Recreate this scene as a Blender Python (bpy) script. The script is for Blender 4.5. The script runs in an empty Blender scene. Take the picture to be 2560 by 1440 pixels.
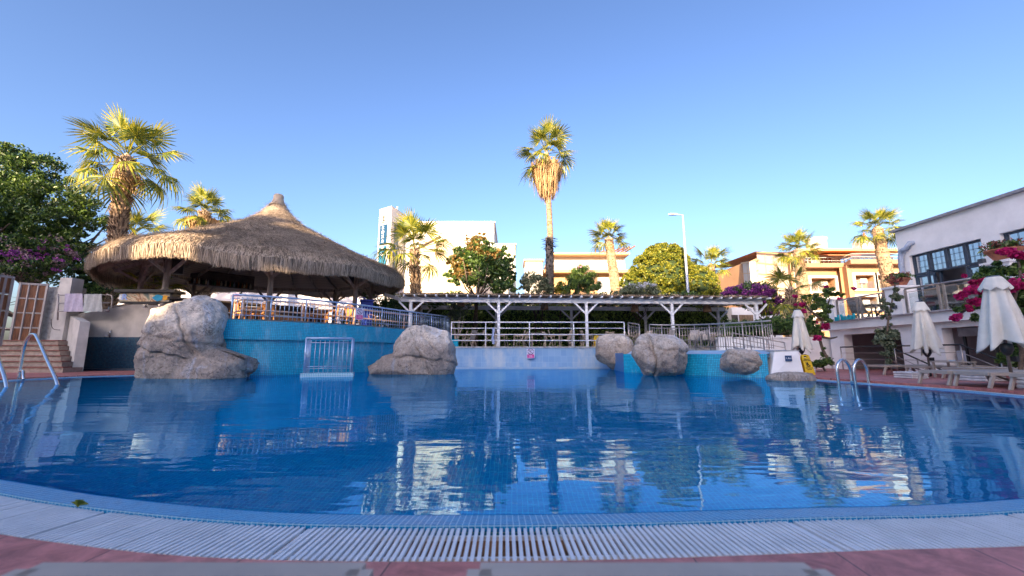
import bpy, bmesh, math, random
import numpy as np
from mathutils import Vector, Matrix, noise
from math import sin, cos, pi, atan, radians, sqrt, tan
random.seed(7); RNG = np.random.default_rng(11)
SC = bpy.context.scene
COL = SC.collection
# ------------------------------------------------------------------ camera
F = 1031.1; TH = atan(165 / F); CZ = 0.7
cam = bpy.data.cameras.new("camera"); co = bpy.data.objects.new("camera", cam); COL.objects.link(co)
cam.sensor_width = 36; cam.lens = 36 * F / 2560; cam.clip_start = 0.02; cam.clip_end = 3000
co.location = (0, 0, CZ); co.rotation_euler = (pi / 2 + TH, 0, 0); SC.camera = co
cam.dof.use_dof = True; cam.dof.focus_distance = 13; cam.dof.aperture_fstop = 2.4
# ------------------------------------------------------------------ sky and sun
SUN_EL = radians(18); SUN_AZ = radians(18)            # sun stands behind the camera, a little to the left
W = bpy.data.worlds.new("World"); SC.world = W; W.use_nodes = True
nt = W.node_tree; bg = nt.nodes["Background"]
sky = nt.nodes.new("ShaderNodeTexSky"); sky.sky_type = 'NISHITA'; sky.sun_disc = False
sky.sun_elevation = SUN_EL; sky.sun_rotation = pi + SUN_AZ
sky.altitude = 0; sky.air_density = 1.0; sky.dust_density = 3.2; sky.ozone_density = 3.8
gm = nt.nodes.new("ShaderNodeGamma"); gm.inputs[1].default_value = 1.2; tn = nt.nodes.new("ShaderNodeMixRGB"); tn.blend_type = 'MULTIPLY'; tn.inputs[0].default_value = 1
tn.inputs[2].default_value = (1.02, .89, .88, 1)
nt.links.new(sky.outputs[0], gm.inputs[0]); nt.links.new(gm.outputs[0], tn.inputs[1]); nt.links.new(tn.outputs[0], bg.inputs[0]); bg.inputs[1].default_value = 0.105
sl = bpy.data.lights.new("sun", 'SUN'); so = bpy.data.objects.new("sun", sl); COL.objects.link(so)
sl.energy = 4.9; sl.angle = radians(0.4); sl.color = (1.0, 0.74, 0.46)
SDIR = Vector((-sin(SUN_AZ) * cos(SUN_EL), -cos(SUN_AZ) * cos(SUN_EL), sin(SUN_EL)))   # towards the sun
so.rotation_euler = SDIR.to_track_quat('Z', 'Y').to_euler()
SC.view_settings.view_transform = 'Standard'; SC.view_settings.look = 'None'
SC.view_settings.exposure = 1.75; SC.view_settings.gamma = 1.0

# ------------------------------------------------------------------ placing helpers
def at(px, py, Y):
    dx = (px - 1280) / F; dy = (720 - py) / F
    d = Vector((dx, cos(TH) - dy * sin(TH), sin(TH) + dy * cos(TH))); t = Y / d.y
    return Vector((d.x * t, Y, CZ + d.z * t))
def gr(px, py, z=0.0):
    dx = (px - 1280) / F; dy = (720 - py) / F
    d = Vector((dx, cos(TH) - dy * sin(TH), sin(TH) + dy * cos(TH))); t = (z - CZ) / d.z
    return Vector((d.x * t, d.y * t, z))
V = Vector
def tag(o, label=None, cat=None, group=None, kind=None):
    if label: o["label"] = label
    if cat: o["category"] = cat
    if group: o["group"] = group
    if kind: o["kind"] = kind
    return o
def empty(name, loc=(0, 0, 0), label=None, cat=None, group=None, rz=0):
    o = bpy.data.objects.new(name, None); o.empty_display_size = .2; COL.objects.link(o)
    o.location = loc; o.rotation_euler = (0, 0, rz); return tag(o, label, cat, group)
WORLD = set()
def wthing(name, loc, label, cat, group=None):
    """a thing whose parts are modelled in place (world coordinates) under an Empty at its base"""
    o = empty(name, loc, label, cat, group); WORLD.add(o.name); return o
def par(o, parent):
    if parent is None: return
    o.parent = parent
    if parent.name in WORLD: o.matrix_parent_inverse = Matrix.Translation(-parent.location)
def children(o): return [c for c in bpy.data.objects if c.parent == o]
def copy_tree(o, parent=None, kids=None):
    if kids is None:
        kids = {}
        for c in bpy.data.objects:
            if c.parent: kids.setdefault(c.parent.name, []).append(c)
    c = o.copy(); COL.objects.link(c)
    if parent: c.parent = parent
    for k in kids.get(o.name, []): copy_tree(k, c, kids)
    return c

class MB:
    def __init__(s): s.v = []; s.f = []; s.uv = []; s.smooth = []
    def face(s, idx, uv=None, sm=False): s.f.append(tuple(idx)); s.uv.append(uv); s.smooth.append(sm)
    def quad(s, a, b, c, d, uv=None):
        n = len(s.v); s.v += [tuple(a), tuple(b), tuple(c), tuple(d)]; s.face((n, n + 1, n + 2, n + 3), uv); return s
    def box(s, c, d, rz=0, M=None):
        """box with centre c and full size d, turned about z"""
        n = len(s.v); cs, sn = cos(rz), sin(rz)
        for z in (-.5, .5):
            for x, y in ((-.5, -.5), (.5, -.5), (.5, .5), (-.5, .5)):
                X, Y, Z = x * d[0], y * d[1], z * d[2]
                p = V((c[0] + X * cs - Y * sn, c[1] + X * sn + Y * cs, c[2] + Z))
                s.v.append(tuple(M @ p if M else p))
        for q in ((0, 3, 2, 1), (4, 5, 6, 7), (0, 1, 5, 4), (1, 2, 6, 5), (2, 3, 7, 6), (3, 0, 4, 7)):
            s.face([n + i for i in q])
        return s
    def bar(s, a, b, w, h=None):
        """square bar from a to b"""
        a, b = V(a), V(b); h = h or w; t = (b - a).normalized()
        up = V((0, 0, 1)) if abs(t.z) < .95 else V((0, 1, 0))
        x = t.cross(up).normalized(); y = x.cross(t)
        n = len(s.v)
        for p in (a, b):
            for i, j in ((-1, -1), (1, -1), (1, 1), (-1, 1)): s.v.append(tuple(p + x * (i * w / 2) + y * (j * h / 2)))
        for q in ((0, 3, 2, 1), (4, 5, 6, 7), (0, 1, 5, 4), (1, 2, 6, 5), (2, 3, 7, 6), (3, 0, 4, 7)):
            s.face([n + i for i in q])
        return s
    def tube(s, pts, r, k=8, cap=True):
        pts = [V(p) for p in pts]; R = r if isinstance(r, (list, tuple)) else [r] * len(pts)
        n0 = len(s.v); px = None
        for i, p in enumerate(pts):
            t = (pts[min(i + 1, len(pts) - 1)] - pts[max(i - 1, 0)]).normalized()
            if px is None:
                u = V((0, 0, 1)) if abs(t.z) < .9 else V((1, 0, 0)); px = t.cross(u).normalized()
            px = (px - t * px.dot(t)).normalized(); py = t.cross(px)
            for j in range(k):
                a = 2 * pi * j / k; s.v.append(tuple(p + (px * cos(a) + py * sin(a)) * R[i]))
        for i in range(len(pts) - 1):
            for j in range(k):
                a = n0 + i * k + j; b = n0 + i * k + (j + 1) % k
                s.face((a, b, b + k, a + k), sm=True)
        if cap:
            s.face([n0 + j for j in range(k)][::-1]); s.face([n0 + (len(pts) - 1) * k + j for j in range(k)])
        return s
    def lathe(s, prof, c=(0, 0, 0), k=24, a0=0, sm=True):
        """prof: list of (r, z)"""
        n0 = len(s.v)
        for r, z in prof:
            for j in range(k):
                a = a0 + 2 * pi * j / k; s.v.append((c[0] + r * cos(a), c[1] + r * sin(a), c[2] + z))
        for i in range(len(prof) - 1):
            for j in range(k):
                a = n0 + i * k + j; b = n0 + i * k + (j + 1) % k
                s.face((a, b, b + k, a + k), sm=sm)
        return s
    def prism(s, poly, z0, z1, bottom=True):
        """poly: ccw xy list"""
        n = len(s.v); k = len(poly)
        for z in (z0, z1):
            for p in poly: s.v.append((p[0], p[1], z))
        for i in range(k):
            j = (i + 1) % k; s.face((n + i, n + j, n + k + j, n + k + i))
        s.face([n + k + i for i in range(k)])
        if bottom: s.face([n + i for i in range(k)][::-1])
        return s
    def slab(s, pts, thick):
        """planar polygon (3d points) given a thickness along its own normal (backwards)"""
        pts = [V(p) for p in pts]; nn = V((0, 0, 0))
        for i in range(len(pts)):
            a, b = pts[i], pts[(i + 1) % len(pts)]
            nn += V(((a.y - b.y) * (a.z + b.z), (a.z - b.z) * (a.x + b.x), (a.x - b.x) * (a.y + b.y)))
        nn.normalize(); n = len(s.v); k = len(pts)
        for p in pts: s.v.append(tuple(p))
        for p in pts: s.v.append(tuple(p - nn * thick))
        s.face([n + i for i in range(k)]); s.face([n + k + i for i in range(k)][::-1])
        for i in range(k):
            j = (i + 1) % k; s.face((n + j, n + i, n + k + i, n + k + j))
        return s
    def build(s, name, m=None, parent=None, bevel=0):
        me = bpy.data.meshes.new(name); me.from_pydata(s.v, [], s.f)
        if any(u is not None for u in s.uv):
            ul = me.uv_layers.new(name="uv"); li = 0
            for f, u in zip(s.f, s.uv):
                for k in range(len(f)):
                    ul.data[li].uv = u[k] if u is not None else (0, 0)
                    li += 1
        if any(s.smooth): me.polygons.foreach_set("use_smooth", s.smooth)
        if m: me.materials.append(m)
        me.update()
        o = bpy.data.objects.new(name, me); COL.objects.link(o)
        par(o, parent)
        if bevel:
            b = o.modifiers.new("b", 'BEVEL'); b.width = bevel; b.segments = 2; b.limit_method = 'ANGLE'
        return o
def fast(name, v, quads, m=None, parent=None, smooth=False, k=4):
    """big mesh of equal-sized faces from numpy arrays"""
    me = bpy.data.meshes.new(name); n = len(quads)
    me.vertices.add(len(v)); me.vertices.foreach_set("co", np.asarray(v, dtype=np.float32).ravel())
    me.loops.add(n * k); me.loops.foreach_set("vertex_index", np.asarray(quads, dtype=np.int32).ravel())
    me.polygons.add(n); me.polygons.foreach_set("loop_start", np.arange(0, n * k, k, dtype=np.int32))
    me.update(calc_edges=True); me.validate()
    if smooth: me.polygons.foreach_set("use_smooth", [True] * n)
    if m: me.materials.append(m)
    o = bpy.data.objects.new(name, me); COL.objects.link(o)
    par(o, parent)
    return o

# ------------------------------------------------------------------ materials
def nodes(m): m.use_nodes = True; return m.node_tree.nodes, m.node_tree.links, m.node_tree.nodes["Principled BSDF"]
MC = {}
def M(name, col, rough=.6, metal=0, var=.15, scale=4, bump=0, bscale=40, island=0, col2=None, trans=0, coat=0, spec=.5, stretch=None, sat=0, detail=5):
    """procedural material: noise-mottled colour, optional per-leaf variation, bump and translucency"""
    if name in MC: return MC[name]
    m = bpy.data.materials.new(name); N, L, P = nodes(m)
    tc = N.new("ShaderNodeTexCoord"); vec = tc.outputs["Object"]
    if stretch:
        mp = N.new("ShaderNodeMapping"); mp.inputs["Scale"].default_value = stretch; L.new(vec, mp.inputs[0]); vec = mp.outputs[0]
    n = N.new("ShaderNodeTexNoise"); n.inputs["Scale"].default_value = scale; n.inputs["Detail"].default_value = detail
    n.inputs["Roughness"].default_value = .62; L.new(vec, n.inputs["Vector"])
    c2 = col2 or tuple(max(0, x * (1 - 2.2 * var)) for x in col); c1 = col if col2 else tuple(min(1, x * (1 + var)) for x in col)
    r = N.new("ShaderNodeValToRGB"); r.color_ramp.elements[0].position = .33; r.color_ramp.elements[1].position = .68
    r.color_ramp.elements[0].color = (*c2, 1); r.color_ramp.elements[1].color = (*c1, 1)
    out = r.outputs[0]
    if island:
        g = N.new("ShaderNodeNewGeometry"); mx = N.new("ShaderNodeMath"); mx.operation = 'MULTIPLY_ADD'
        mx.inputs[1].default_value = island; mx.inputs[2].default_value = -island / 2
        L.new(g.outputs["Random Per Island"], mx.inputs[0])
        ad = N.new("ShaderNodeMath"); ad.operation = 'ADD'; L.new(n.outputs[0], ad.inputs[0]); L.new(mx.outputs[0], ad.inputs[1])
        L.new(ad.outputs[0], r.inputs[0])
    else: L.new(n.outputs[0], r.inputs[0])
    L.new(out, P.inputs["Base Color"])
    P.inputs["Roughness"].default_value = rough; P.inputs["Metallic"].default_value = metal
    P.inputs["Coat Weight"].default_value = coat; P.inputs["Specular IOR Level"].default_value = spec
    if bump:
        nb = N.new("ShaderNodeTexNoise"); nb.inputs["Scale"].default_value = bscale; nb.inputs["Detail"].default_value = 6
        L.new(vec, nb.inputs["Vector"]); b = N.new("ShaderNodeBump"); b.inputs["Strength"].default_value = 1
        b.inputs["Distance"].default_value = bump; L.new(nb.outputs[0], b.inputs["Height"]); L.new(b.outputs[0], P.inputs["Normal"])
    if trans:
        t = N.new("ShaderNodeBsdfTranslucent"); L.new(out, t.inputs[0]); mix = N.new("ShaderNodeMixShader"); mix.inputs[0].default_value = trans
        o = N["Material Output"]; L.new(P.outputs[0], mix.inputs[1]); L.new(t.outputs[0], mix.inputs[2]); L.new(mix.outputs[0], o.inputs[0])
    MC[name] = m; return m
def mosaic(name, c1, c2, grout, size, uv=False, rough=.18, stain=None, mortar=.09, coat=0, spec=.5):
    """small square tiles with grout lines, size in metres"""
    m = bpy.data.materials.new(name); N, L, P = nodes(m); tc = N.new("ShaderNodeTexCoord")
    b = N.new("ShaderNodeTexBrick"); b.offset = 0; b.squash = 1; b.inputs["Scale"].default_value = 1
    b.inputs["Brick Width"].default_value = size; b.inputs["Row Height"].default_value = size
    b.inputs["Mortar Size"].default_value = size * mortar; b.inputs["Mortar Smooth"].default_value = .2
    b.inputs["Color1"].default_value = (*c1, 1); b.inputs["Color2"].default_value = (*c2, 1); b.inputs["Mortar"].default_value = (*grout, 1)
    L.new(tc.outputs["UV" if uv else "Object"], b.inputs["Vector"]); out = b.outputs[0]
    if stain:
        n = N.new("ShaderNodeTexNoise"); n.inputs["Scale"].default_value = stain[1]; n.inputs["Detail"].default_value = 7
        n.inputs["Roughness"].default_value = .7
        mp = N.new("ShaderNodeMapping"); mp.inputs["Scale"].default_value = (1, 1, .35); L.new(tc.outputs["Object"], mp.inputs[0]); L.new(mp.outputs[0], n.inputs["Vector"])
        rr = N.new("ShaderNodeValToRGB"); rr.color_ramp.elements[0].position = stain[2]; rr.color_ramp.elements[1].position = stain[2] + .2
        L.new(n.outputs[0], rr.inputs[0]); mx = N.new("ShaderNodeMixRGB"); mx.inputs[2].default_value = (*stain[0], 1)
        mm = N.new("ShaderNodeMath"); mm.operation = 'MULTIPLY'; mm.inputs[1].default_value = stain[3]; L.new(rr.outputs[0], mm.inputs[0])
        L.new(mm.outputs[0], mx.inputs[0]); L.new(out, mx.inputs[1]); out = mx.outputs[0]
    L.new(out, P.inputs["Base Color"]); P.inputs["Roughness"].default_value = rough; P.inputs["Coat Weight"].default_value = coat; P.inputs["Specular IOR Level"].default_value = spec
    bp = N.new("ShaderNodeBump"); bp.inputs["Distance"].default_value = .002; bp.inputs["Strength"].default_value = .5; bp.invert = True
    L.new(b.outputs["Fac"], bp.inputs["Height"]); L.new(bp.outputs[0], P.inputs["Normal"])
    return m
WHITE = M("white_render", (.93, .89, .86), .8, var=.05, scale=1.2, bump=.002, bscale=60)
CREAM = M("cream_render", (.58, .55, .51), .85, var=.10, scale=1.6, bump=.004, bscale=35)
ROUGHCAST = M("roughcast", (.42, .40, .37), .9, var=.18, scale=6, bump=.02, bscale=25)
CHROME = M("brushed_steel", (.72, .76, .80), .22, 1, var=.06, scale=8)
BRONZE = M("bronze_steel", (.55, .47, .42), .35, .85, var=.12, scale=8)
RAILW = M("pale_rail_steel", (.52, .60, .70), .35, .45, var=.12, scale=6)
WPAINT = M("white_painted_timber", (.84, .86, .90), .6, var=.12, scale=3, stretch=(1, 1, 6))
WOODD = M("dark_timber", (.10, .075, .06), .65, var=.25, scale=3, bump=.003, bscale=30)
WOODG = M("grey_brown_timber", (.34, .28, .24), .6, var=.22, scale=2.5, stretch=(4, 4, 1))
TEAK = M("teak", (.33, .20, .11), .6, var=.2, scale=4, stretch=(3, 3, 1))
TAUPE = M("taupe_resin", (.42, .35, .29), .5, var=.06, scale=5)
BLACK = M("black_plastic", (.02, .02, .022), .45, var=.2)
DARK = M("dark_frame", (.045, .055, .07), .4, var=.1)
CANVAS = M("ivory_canvas", (.92, .88, .78), .85, var=.05, scale=3, bump=.002, bscale=120, trans=.18)
TERRA = M("terracotta", (.42, .15, .08), .8, var=.2, scale=6)
CONC = M("weathered_concrete", (.46, .46, .46), .9, var=.2, scale=5, bump=.006, bscale=20)
STRAW = M("thatch_straw", (.60, .48, .36), .85, island=.95, scale=1.1, col2=(.20, .155, .115), trans=.12)
PALMG = M("palm_leaf", (.40, .37, .035), .45, island=.7, scale=3, col2=(.10, .15, .025), trans=.3)
PALMD = M("palm_dead_leaf", (.62, .43, .22), .8, island=.7, scale=3, col2=(.30, .18, .08), trans=.2)
PTRUNK = M("palm_bark", (.58, .42, .28), .9, island=.9, scale=6, col2=(.14, .09, .06))
PTRUNKB = M("pale_palm_bark", (.46, .33, .21), .9, island=.9, scale=5, col2=(.16, .10, .06))
BARK = M("tree_bark", (.16, .12, .09), .9, var=.25, scale=9, bump=.01, bscale=25)
LEAFD = M("dark_leaf", (.13, .205, .03), .42, island=.9, scale=.9, col2=(.018, .055, .014), trans=.2)
LEAFM = M("glossy_leaf", (.15, .24, .05), .35, island=.9, scale=1.2, col2=(.03, .075, .02), trans=.18)
LEAFO = M("rusty_leaf", (.33, .19, .05), .5, island=.9, scale=1.2, col2=(.11, .10, .02), trans=.2)
LEAFY = M("yellow_green_leaf", (.34, .33, .03), .5, island=.8, scale=1.5, col2=(.08, .12, .012), trans=.25)
LEAFG = M("grey_green_leaf", (.26, .30, .19), .6, island=.8, scale=1.5, col2=(.07, .10, .05), trans=.2)
PURPLE = M("purple_flower", (.40, .08, .34), .6, island=.8, scale=2, col2=(.18, .03, .2), trans=.3)
MAGENTA = M("magenta_flower", (.75, .02, .22), .6, island=.8, scale=2, col2=(.42, .01, .10), trans=.3)
DUSTYP = M("dusty_pink_flower", (.42, .26, .30), .7, island=.8, scale=2, col2=(.22, .14, .13), trans=.3)
WFLOWER = M("white_flower", (.78, .78, .82), .7, island=.3, scale=2, trans=.3)
PFLOWER = M("pink_flower", (.75, .38, .48), .7, island=.3, scale=2, trans=.3)
def glass_mat(name, dark=(.04, .06, .08), mirror=.55):
    m = bpy.data.materials.new(name); N, L, P = nodes(m)
    P.inputs["Base Color"].default_value = (*dark, 1); P.inputs["Roughness"].default_value = .25
    g = N.new("ShaderNodeBsdfGlossy"); g.inputs[0].default_value = (.85, .9, .95, 1); g.inputs[1].default_value = .015
    tc = N.new("ShaderNodeTexCoord"); n = N.new("ShaderNodeTexNoise"); n.inputs["Scale"].default_value = .7; L.new(tc.outputs["Object"], n.inputs[0])
    b = N.new("ShaderNodeBump"); b.inputs["Distance"].default_value = .01; L.new(n.outputs[0], b.inputs["Height"]); L.new(b.outputs[0], g.inputs["Normal"])
    mx = N.new("ShaderNodeMixShader"); mx.inputs[0].default_value = mirror
    L.new(P.outputs[0], mx.inputs[1]); L.new(g.outputs[0], mx.inputs[2]); L.new(mx.outputs[0], N["Material Output"].inputs[0]); return m
WINGLASS = glass_mat("window_glass")
def clear_mat(name, tint=(.9, .95, .97), gl=.12):
    m = bpy.data.materials.new(name); N, L, P = nodes(m); t = N.new("ShaderNodeBsdfTransparent"); t.inputs[0].default_value = (*tint, 1)
    g = N.new("ShaderNodeBsdfGlossy"); g.inputs[1].default_value = .02; mx = N.new("ShaderNodeMixShader"); mx.inputs[0].default_value = gl
    L.new(t.outputs[0], mx.inputs[1]); L.new(g.outputs[0], mx.inputs[2]); L.new(mx.outputs[0], N["Material Output"].inputs[0]); return m
RAILGLASS = clear_mat("balustrade_glass")
def flat(name, col, rough=.6): return M(name, col, rough, var=.03, scale=5)
def text(s, size, m, parent, loc, rot, depth=.004, name="lettering", align='CENTER', space=1.0, bold=0):
    cu = bpy.data.curves.new("t", 'FONT'); cu.body = s; cu.size = size; cu.extrude = depth; cu.align_x = align; cu.align_y = 'CENTER'
    cu.space_line = space; cu.offset = bold
    to = bpy.data.objects.new("t", cu); COL.objects.link(to)
    dg = bpy.context.evaluated_depsgraph_get(); me = bpy.data.meshes.new_from_object(to.evaluated_get(dg)); bpy.data.objects.remove(to)
    me.materials.clear(); me.materials.append(m)
    o = bpy.data.objects.new(name, me); COL.objects.link(o); o.location = loc; o.rotation_euler = rot
    par(o, parent)
    return o
def catmull(pts, step=.25, closed=False):
    pts = [V(p) for p in pts]; out = []; n = len(pts)
    for i in range(n if closed else n - 1):
        if closed: p0, p1, p2, p3 = (pts[(i + k) % n] for k in (-1, 0, 1, 2))
        else: p0, p1, p2, p3 = pts[max(i - 1, 0)], pts[i], pts[i + 1], pts[min(i + 2, n - 1)]
        k = max(1, int((p2 - p1).length / step))
        for j in range(k):
            t = j / k
            out.append(.5 * ((2 * p1) + (p2 - p0) * t + (2 * p0 - 5 * p1 + 4 * p2 - p3) * t * t + (3 * p1 - p0 - 3 * p2 + p3) * t ** 3))
    if not closed: out.append(pts[-1].copy())
    return out
def resample(pts, step):
    out = [pts[0]]; acc = 0
    for a, b in zip(pts, pts[1:]):
        L = (b - a).length
        if L == 0: continue
        d = step - acc
        while d <= L: out.append(a.lerp(b, d / L)); d += step
        acc = (acc + L) % step if d > L else 0
        acc = L - (d - step)
    return out
def offset(pts, d):
    """offset an open xy polyline to its right-hand side by d"""
    out = []
    for i, p in enumerate(pts):
        t = (pts[min(i + 1, len(pts) - 1)] - pts[max(i - 1, 0)]); t.z = 0; t.normalize()
        out.append(V((p.x + t.y * d, p.y - t.x * d, p.z)))
    return out

# ------------------------------------------------------------------ foliage
def leaves(name, blobs, n, ll, lw, m, parent=None, sub=60, spread=.22, shell=.55, seed=1, up=0.0, clip=None, droop=0):
    """leaf-sized folded quads gathered in clumps inside ellipsoids; blobs: (centre, (rx,ry,rz))"""
    R = np.random.default_rng(seed)
    vol = np.array([(b[1][0] * b[1][1] * b[1][2]) ** .66 for b in blobs]); pr = vol / vol.sum()
    ci = R.choice(len(blobs), sub, p=pr); C = np.array([b[0][:] for b in blobs])[ci]; RR = np.array([b[1] for b in blobs], dtype=float)[ci]
    d = R.normal(size=(sub, 3)); d /= np.linalg.norm(d, axis=1)[:, None]
    rad = (shell + (1 - shell) * R.random(sub)) ; rad = np.where(R.random(sub) < .22, rad * R.random(sub), rad)
    cc = C + d * RR * rad[:, None]
    li = R.integers(0, sub, n); sc = RR[li].mean(1) * spread * (0.6 + .8 * R.random(sub))[li]
    g = R.normal(size=(n, 3)); g /= (np.linalg.norm(g, axis=1)[:, None] + 1e-6); g *= (R.random(n) ** .45)[:, None]
    P = cc[li] + g * sc[:, None] * np.array([1, 1, .72])
    if clip is not None: k = clip(P); P = P[k]; n = len(P)
    a = R.normal(size=(n, 3)); a[:, 2] += up; a[:, 2] -= droop; a /= np.linalg.norm(a, axis=1)[:, None]
    b = np.cross(a, R.normal(size=(n, 3))); b /= (np.linalg.norm(b, axis=1)[:, None] + 1e-6)
    s = (.65 + .7 * R.random(n))[:, None]; nrm = np.cross(a, b)
    v0 = P - a * ll * .5 * s; v2 = P + a * ll * .5 * s; v1 = P + b * lw * .5 * s + nrm * lw * .12; v3 = P - b * lw * .5 * s + nrm * lw * .12
    v = np.stack([v0, v1, v2, v3], 1).reshape(-1, 3)
    return fast(name, v, np.arange(4 * n).reshape(-1, 4), m, parent)
def limbs(base, h, spread, n, r, m, parent, seed=3, name="trunk", split=.45, lean=(0, 0)):
    R = random.Random(seed); b = MB(); base = V(base)
    top = base + V((lean[0] * h, lean[1] * h, h * split))
    b.tube([base, base.lerp(top, .5) + V((R.uniform(-.05, .05), R.uniform(-.05, .05), 0)), top], [r, r * .85, r * .7], 9)
    for i in range(n):
        a = 2 * pi * i / n + R.uniform(-.4, .4); q = top + V((cos(a) * spread * R.uniform(.5, 1), sin(a) * spread * R.uniform(.5, 1), h * (1 - split) * R.uniform(.6, 1)))
        mid = top.lerp(q, .5) + V((cos(a) * .12 * spread, sin(a) * .12 * spread, -.05 * h))
        b.tube([top - V((0, 0, r)), mid, q], [r * .5, r * .33, r * .1], 6)
        for k in range(3):
            q2 = mid + V((R.uniform(-1, 1) * spread * .5, R.uniform(-1, 1) * spread * .5, h * .2 * R.uniform(.4, 1.2)))
            b.tube([mid.lerp(q, .2 * k), q2], [r * .2, r * .06], 5)
    return b.build(name, m, parent)

# ------------------------------------------------------------------ palms
def frond_mesh(seed, dead=False, nseg=26, droop=.35, R0=.88, pet=.92, split=.46):
    """unit fan frond growing along +X: petiole then a folded fan whose tips split and droop"""
    R = random.Random(seed); v = []; f = []
    def add(*p):
        n = len(v); v.extend([tuple(q) for q in p]); f.append((n, n + 1, n + 2, n + 3))
    def curve(x): return V((x, 0, -.10 * x * x))
    w = .022
    for i in range(4):
        a, b = curve(pet * i / 4), curve(pet * (i + 1) / 4)
        add(a + V((0, -w, 0)), a + V((0, w, 0)), b + V((0, w * .8, 0)), b + V((0, -w * .8, 0)))
        add(a + V((0, -w, 0)), b + V((0, -w * .8, 0)), b + V((0, 0, -w)), a + V((0, 0, -w)))
    hub = curve(pet); span = radians(R.uniform(105, 140))
    for k in range(nseg):
        t = (k + .5) / nseg * 2 - 1; a = t * span; da = span / nseg
        r = R0 * (1 - .22 * t * t) * R.uniform(.86, 1.05); dr = droop * R.uniform(.6, 1.5)
        def P(rad, ang, lift=0):
            s = rad / R0
            return hub + V((cos(ang) * rad * (1 - .25 * dr * s * s), sin(ang) * rad * (1 - .12 * s), -dr * s ** 2.2 * .9 * R0 - abs(sin(a)) * .10 * s + lift))
        m1 = split * r; fold = .028 * R0
        add(hub, P(m1, a - da), P(m1, a, fold), hub + V((0.001, 0, .002)))
        add(hub, P(m1, a, fold), P(m1, a + da), hub + V((0.001, 0, .002)))
        m2 = (split + 1) * .5 * r; j = R.uniform(-.25, .25) * da
        add(P(m1, a - da * .95), P(m1, a + da * .95), P(m2, a + da * .45 + j), P(m2, a - da * .45 + j))
        add(P(m2, a - da * .45 + j), P(m2, a + da * .45 + j), P(r, a + .03 * da + 2 * j), P(r, a - .03 * da + 2 * j))
    return v, f
FR = {}
def frond_data(kind, k):
    key = (kind, k)
    if key not in FR:
        pr = {"up": dict(droop=.12), "mid": dict(droop=.38), "low": dict(droop=.75), "dead": dict(droop=1.15, nseg=20, split=.25, pet=.45)}[kind]
        v, f = frond_mesh(k * 17 + len(kind), **pr)
        me = bpy.data.meshes.new("frond"); me.from_pydata(v, [], f); me.materials.append(PALMD if kind == "dead" else PALMG); FR[key] = me
    return FR[key]
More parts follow.
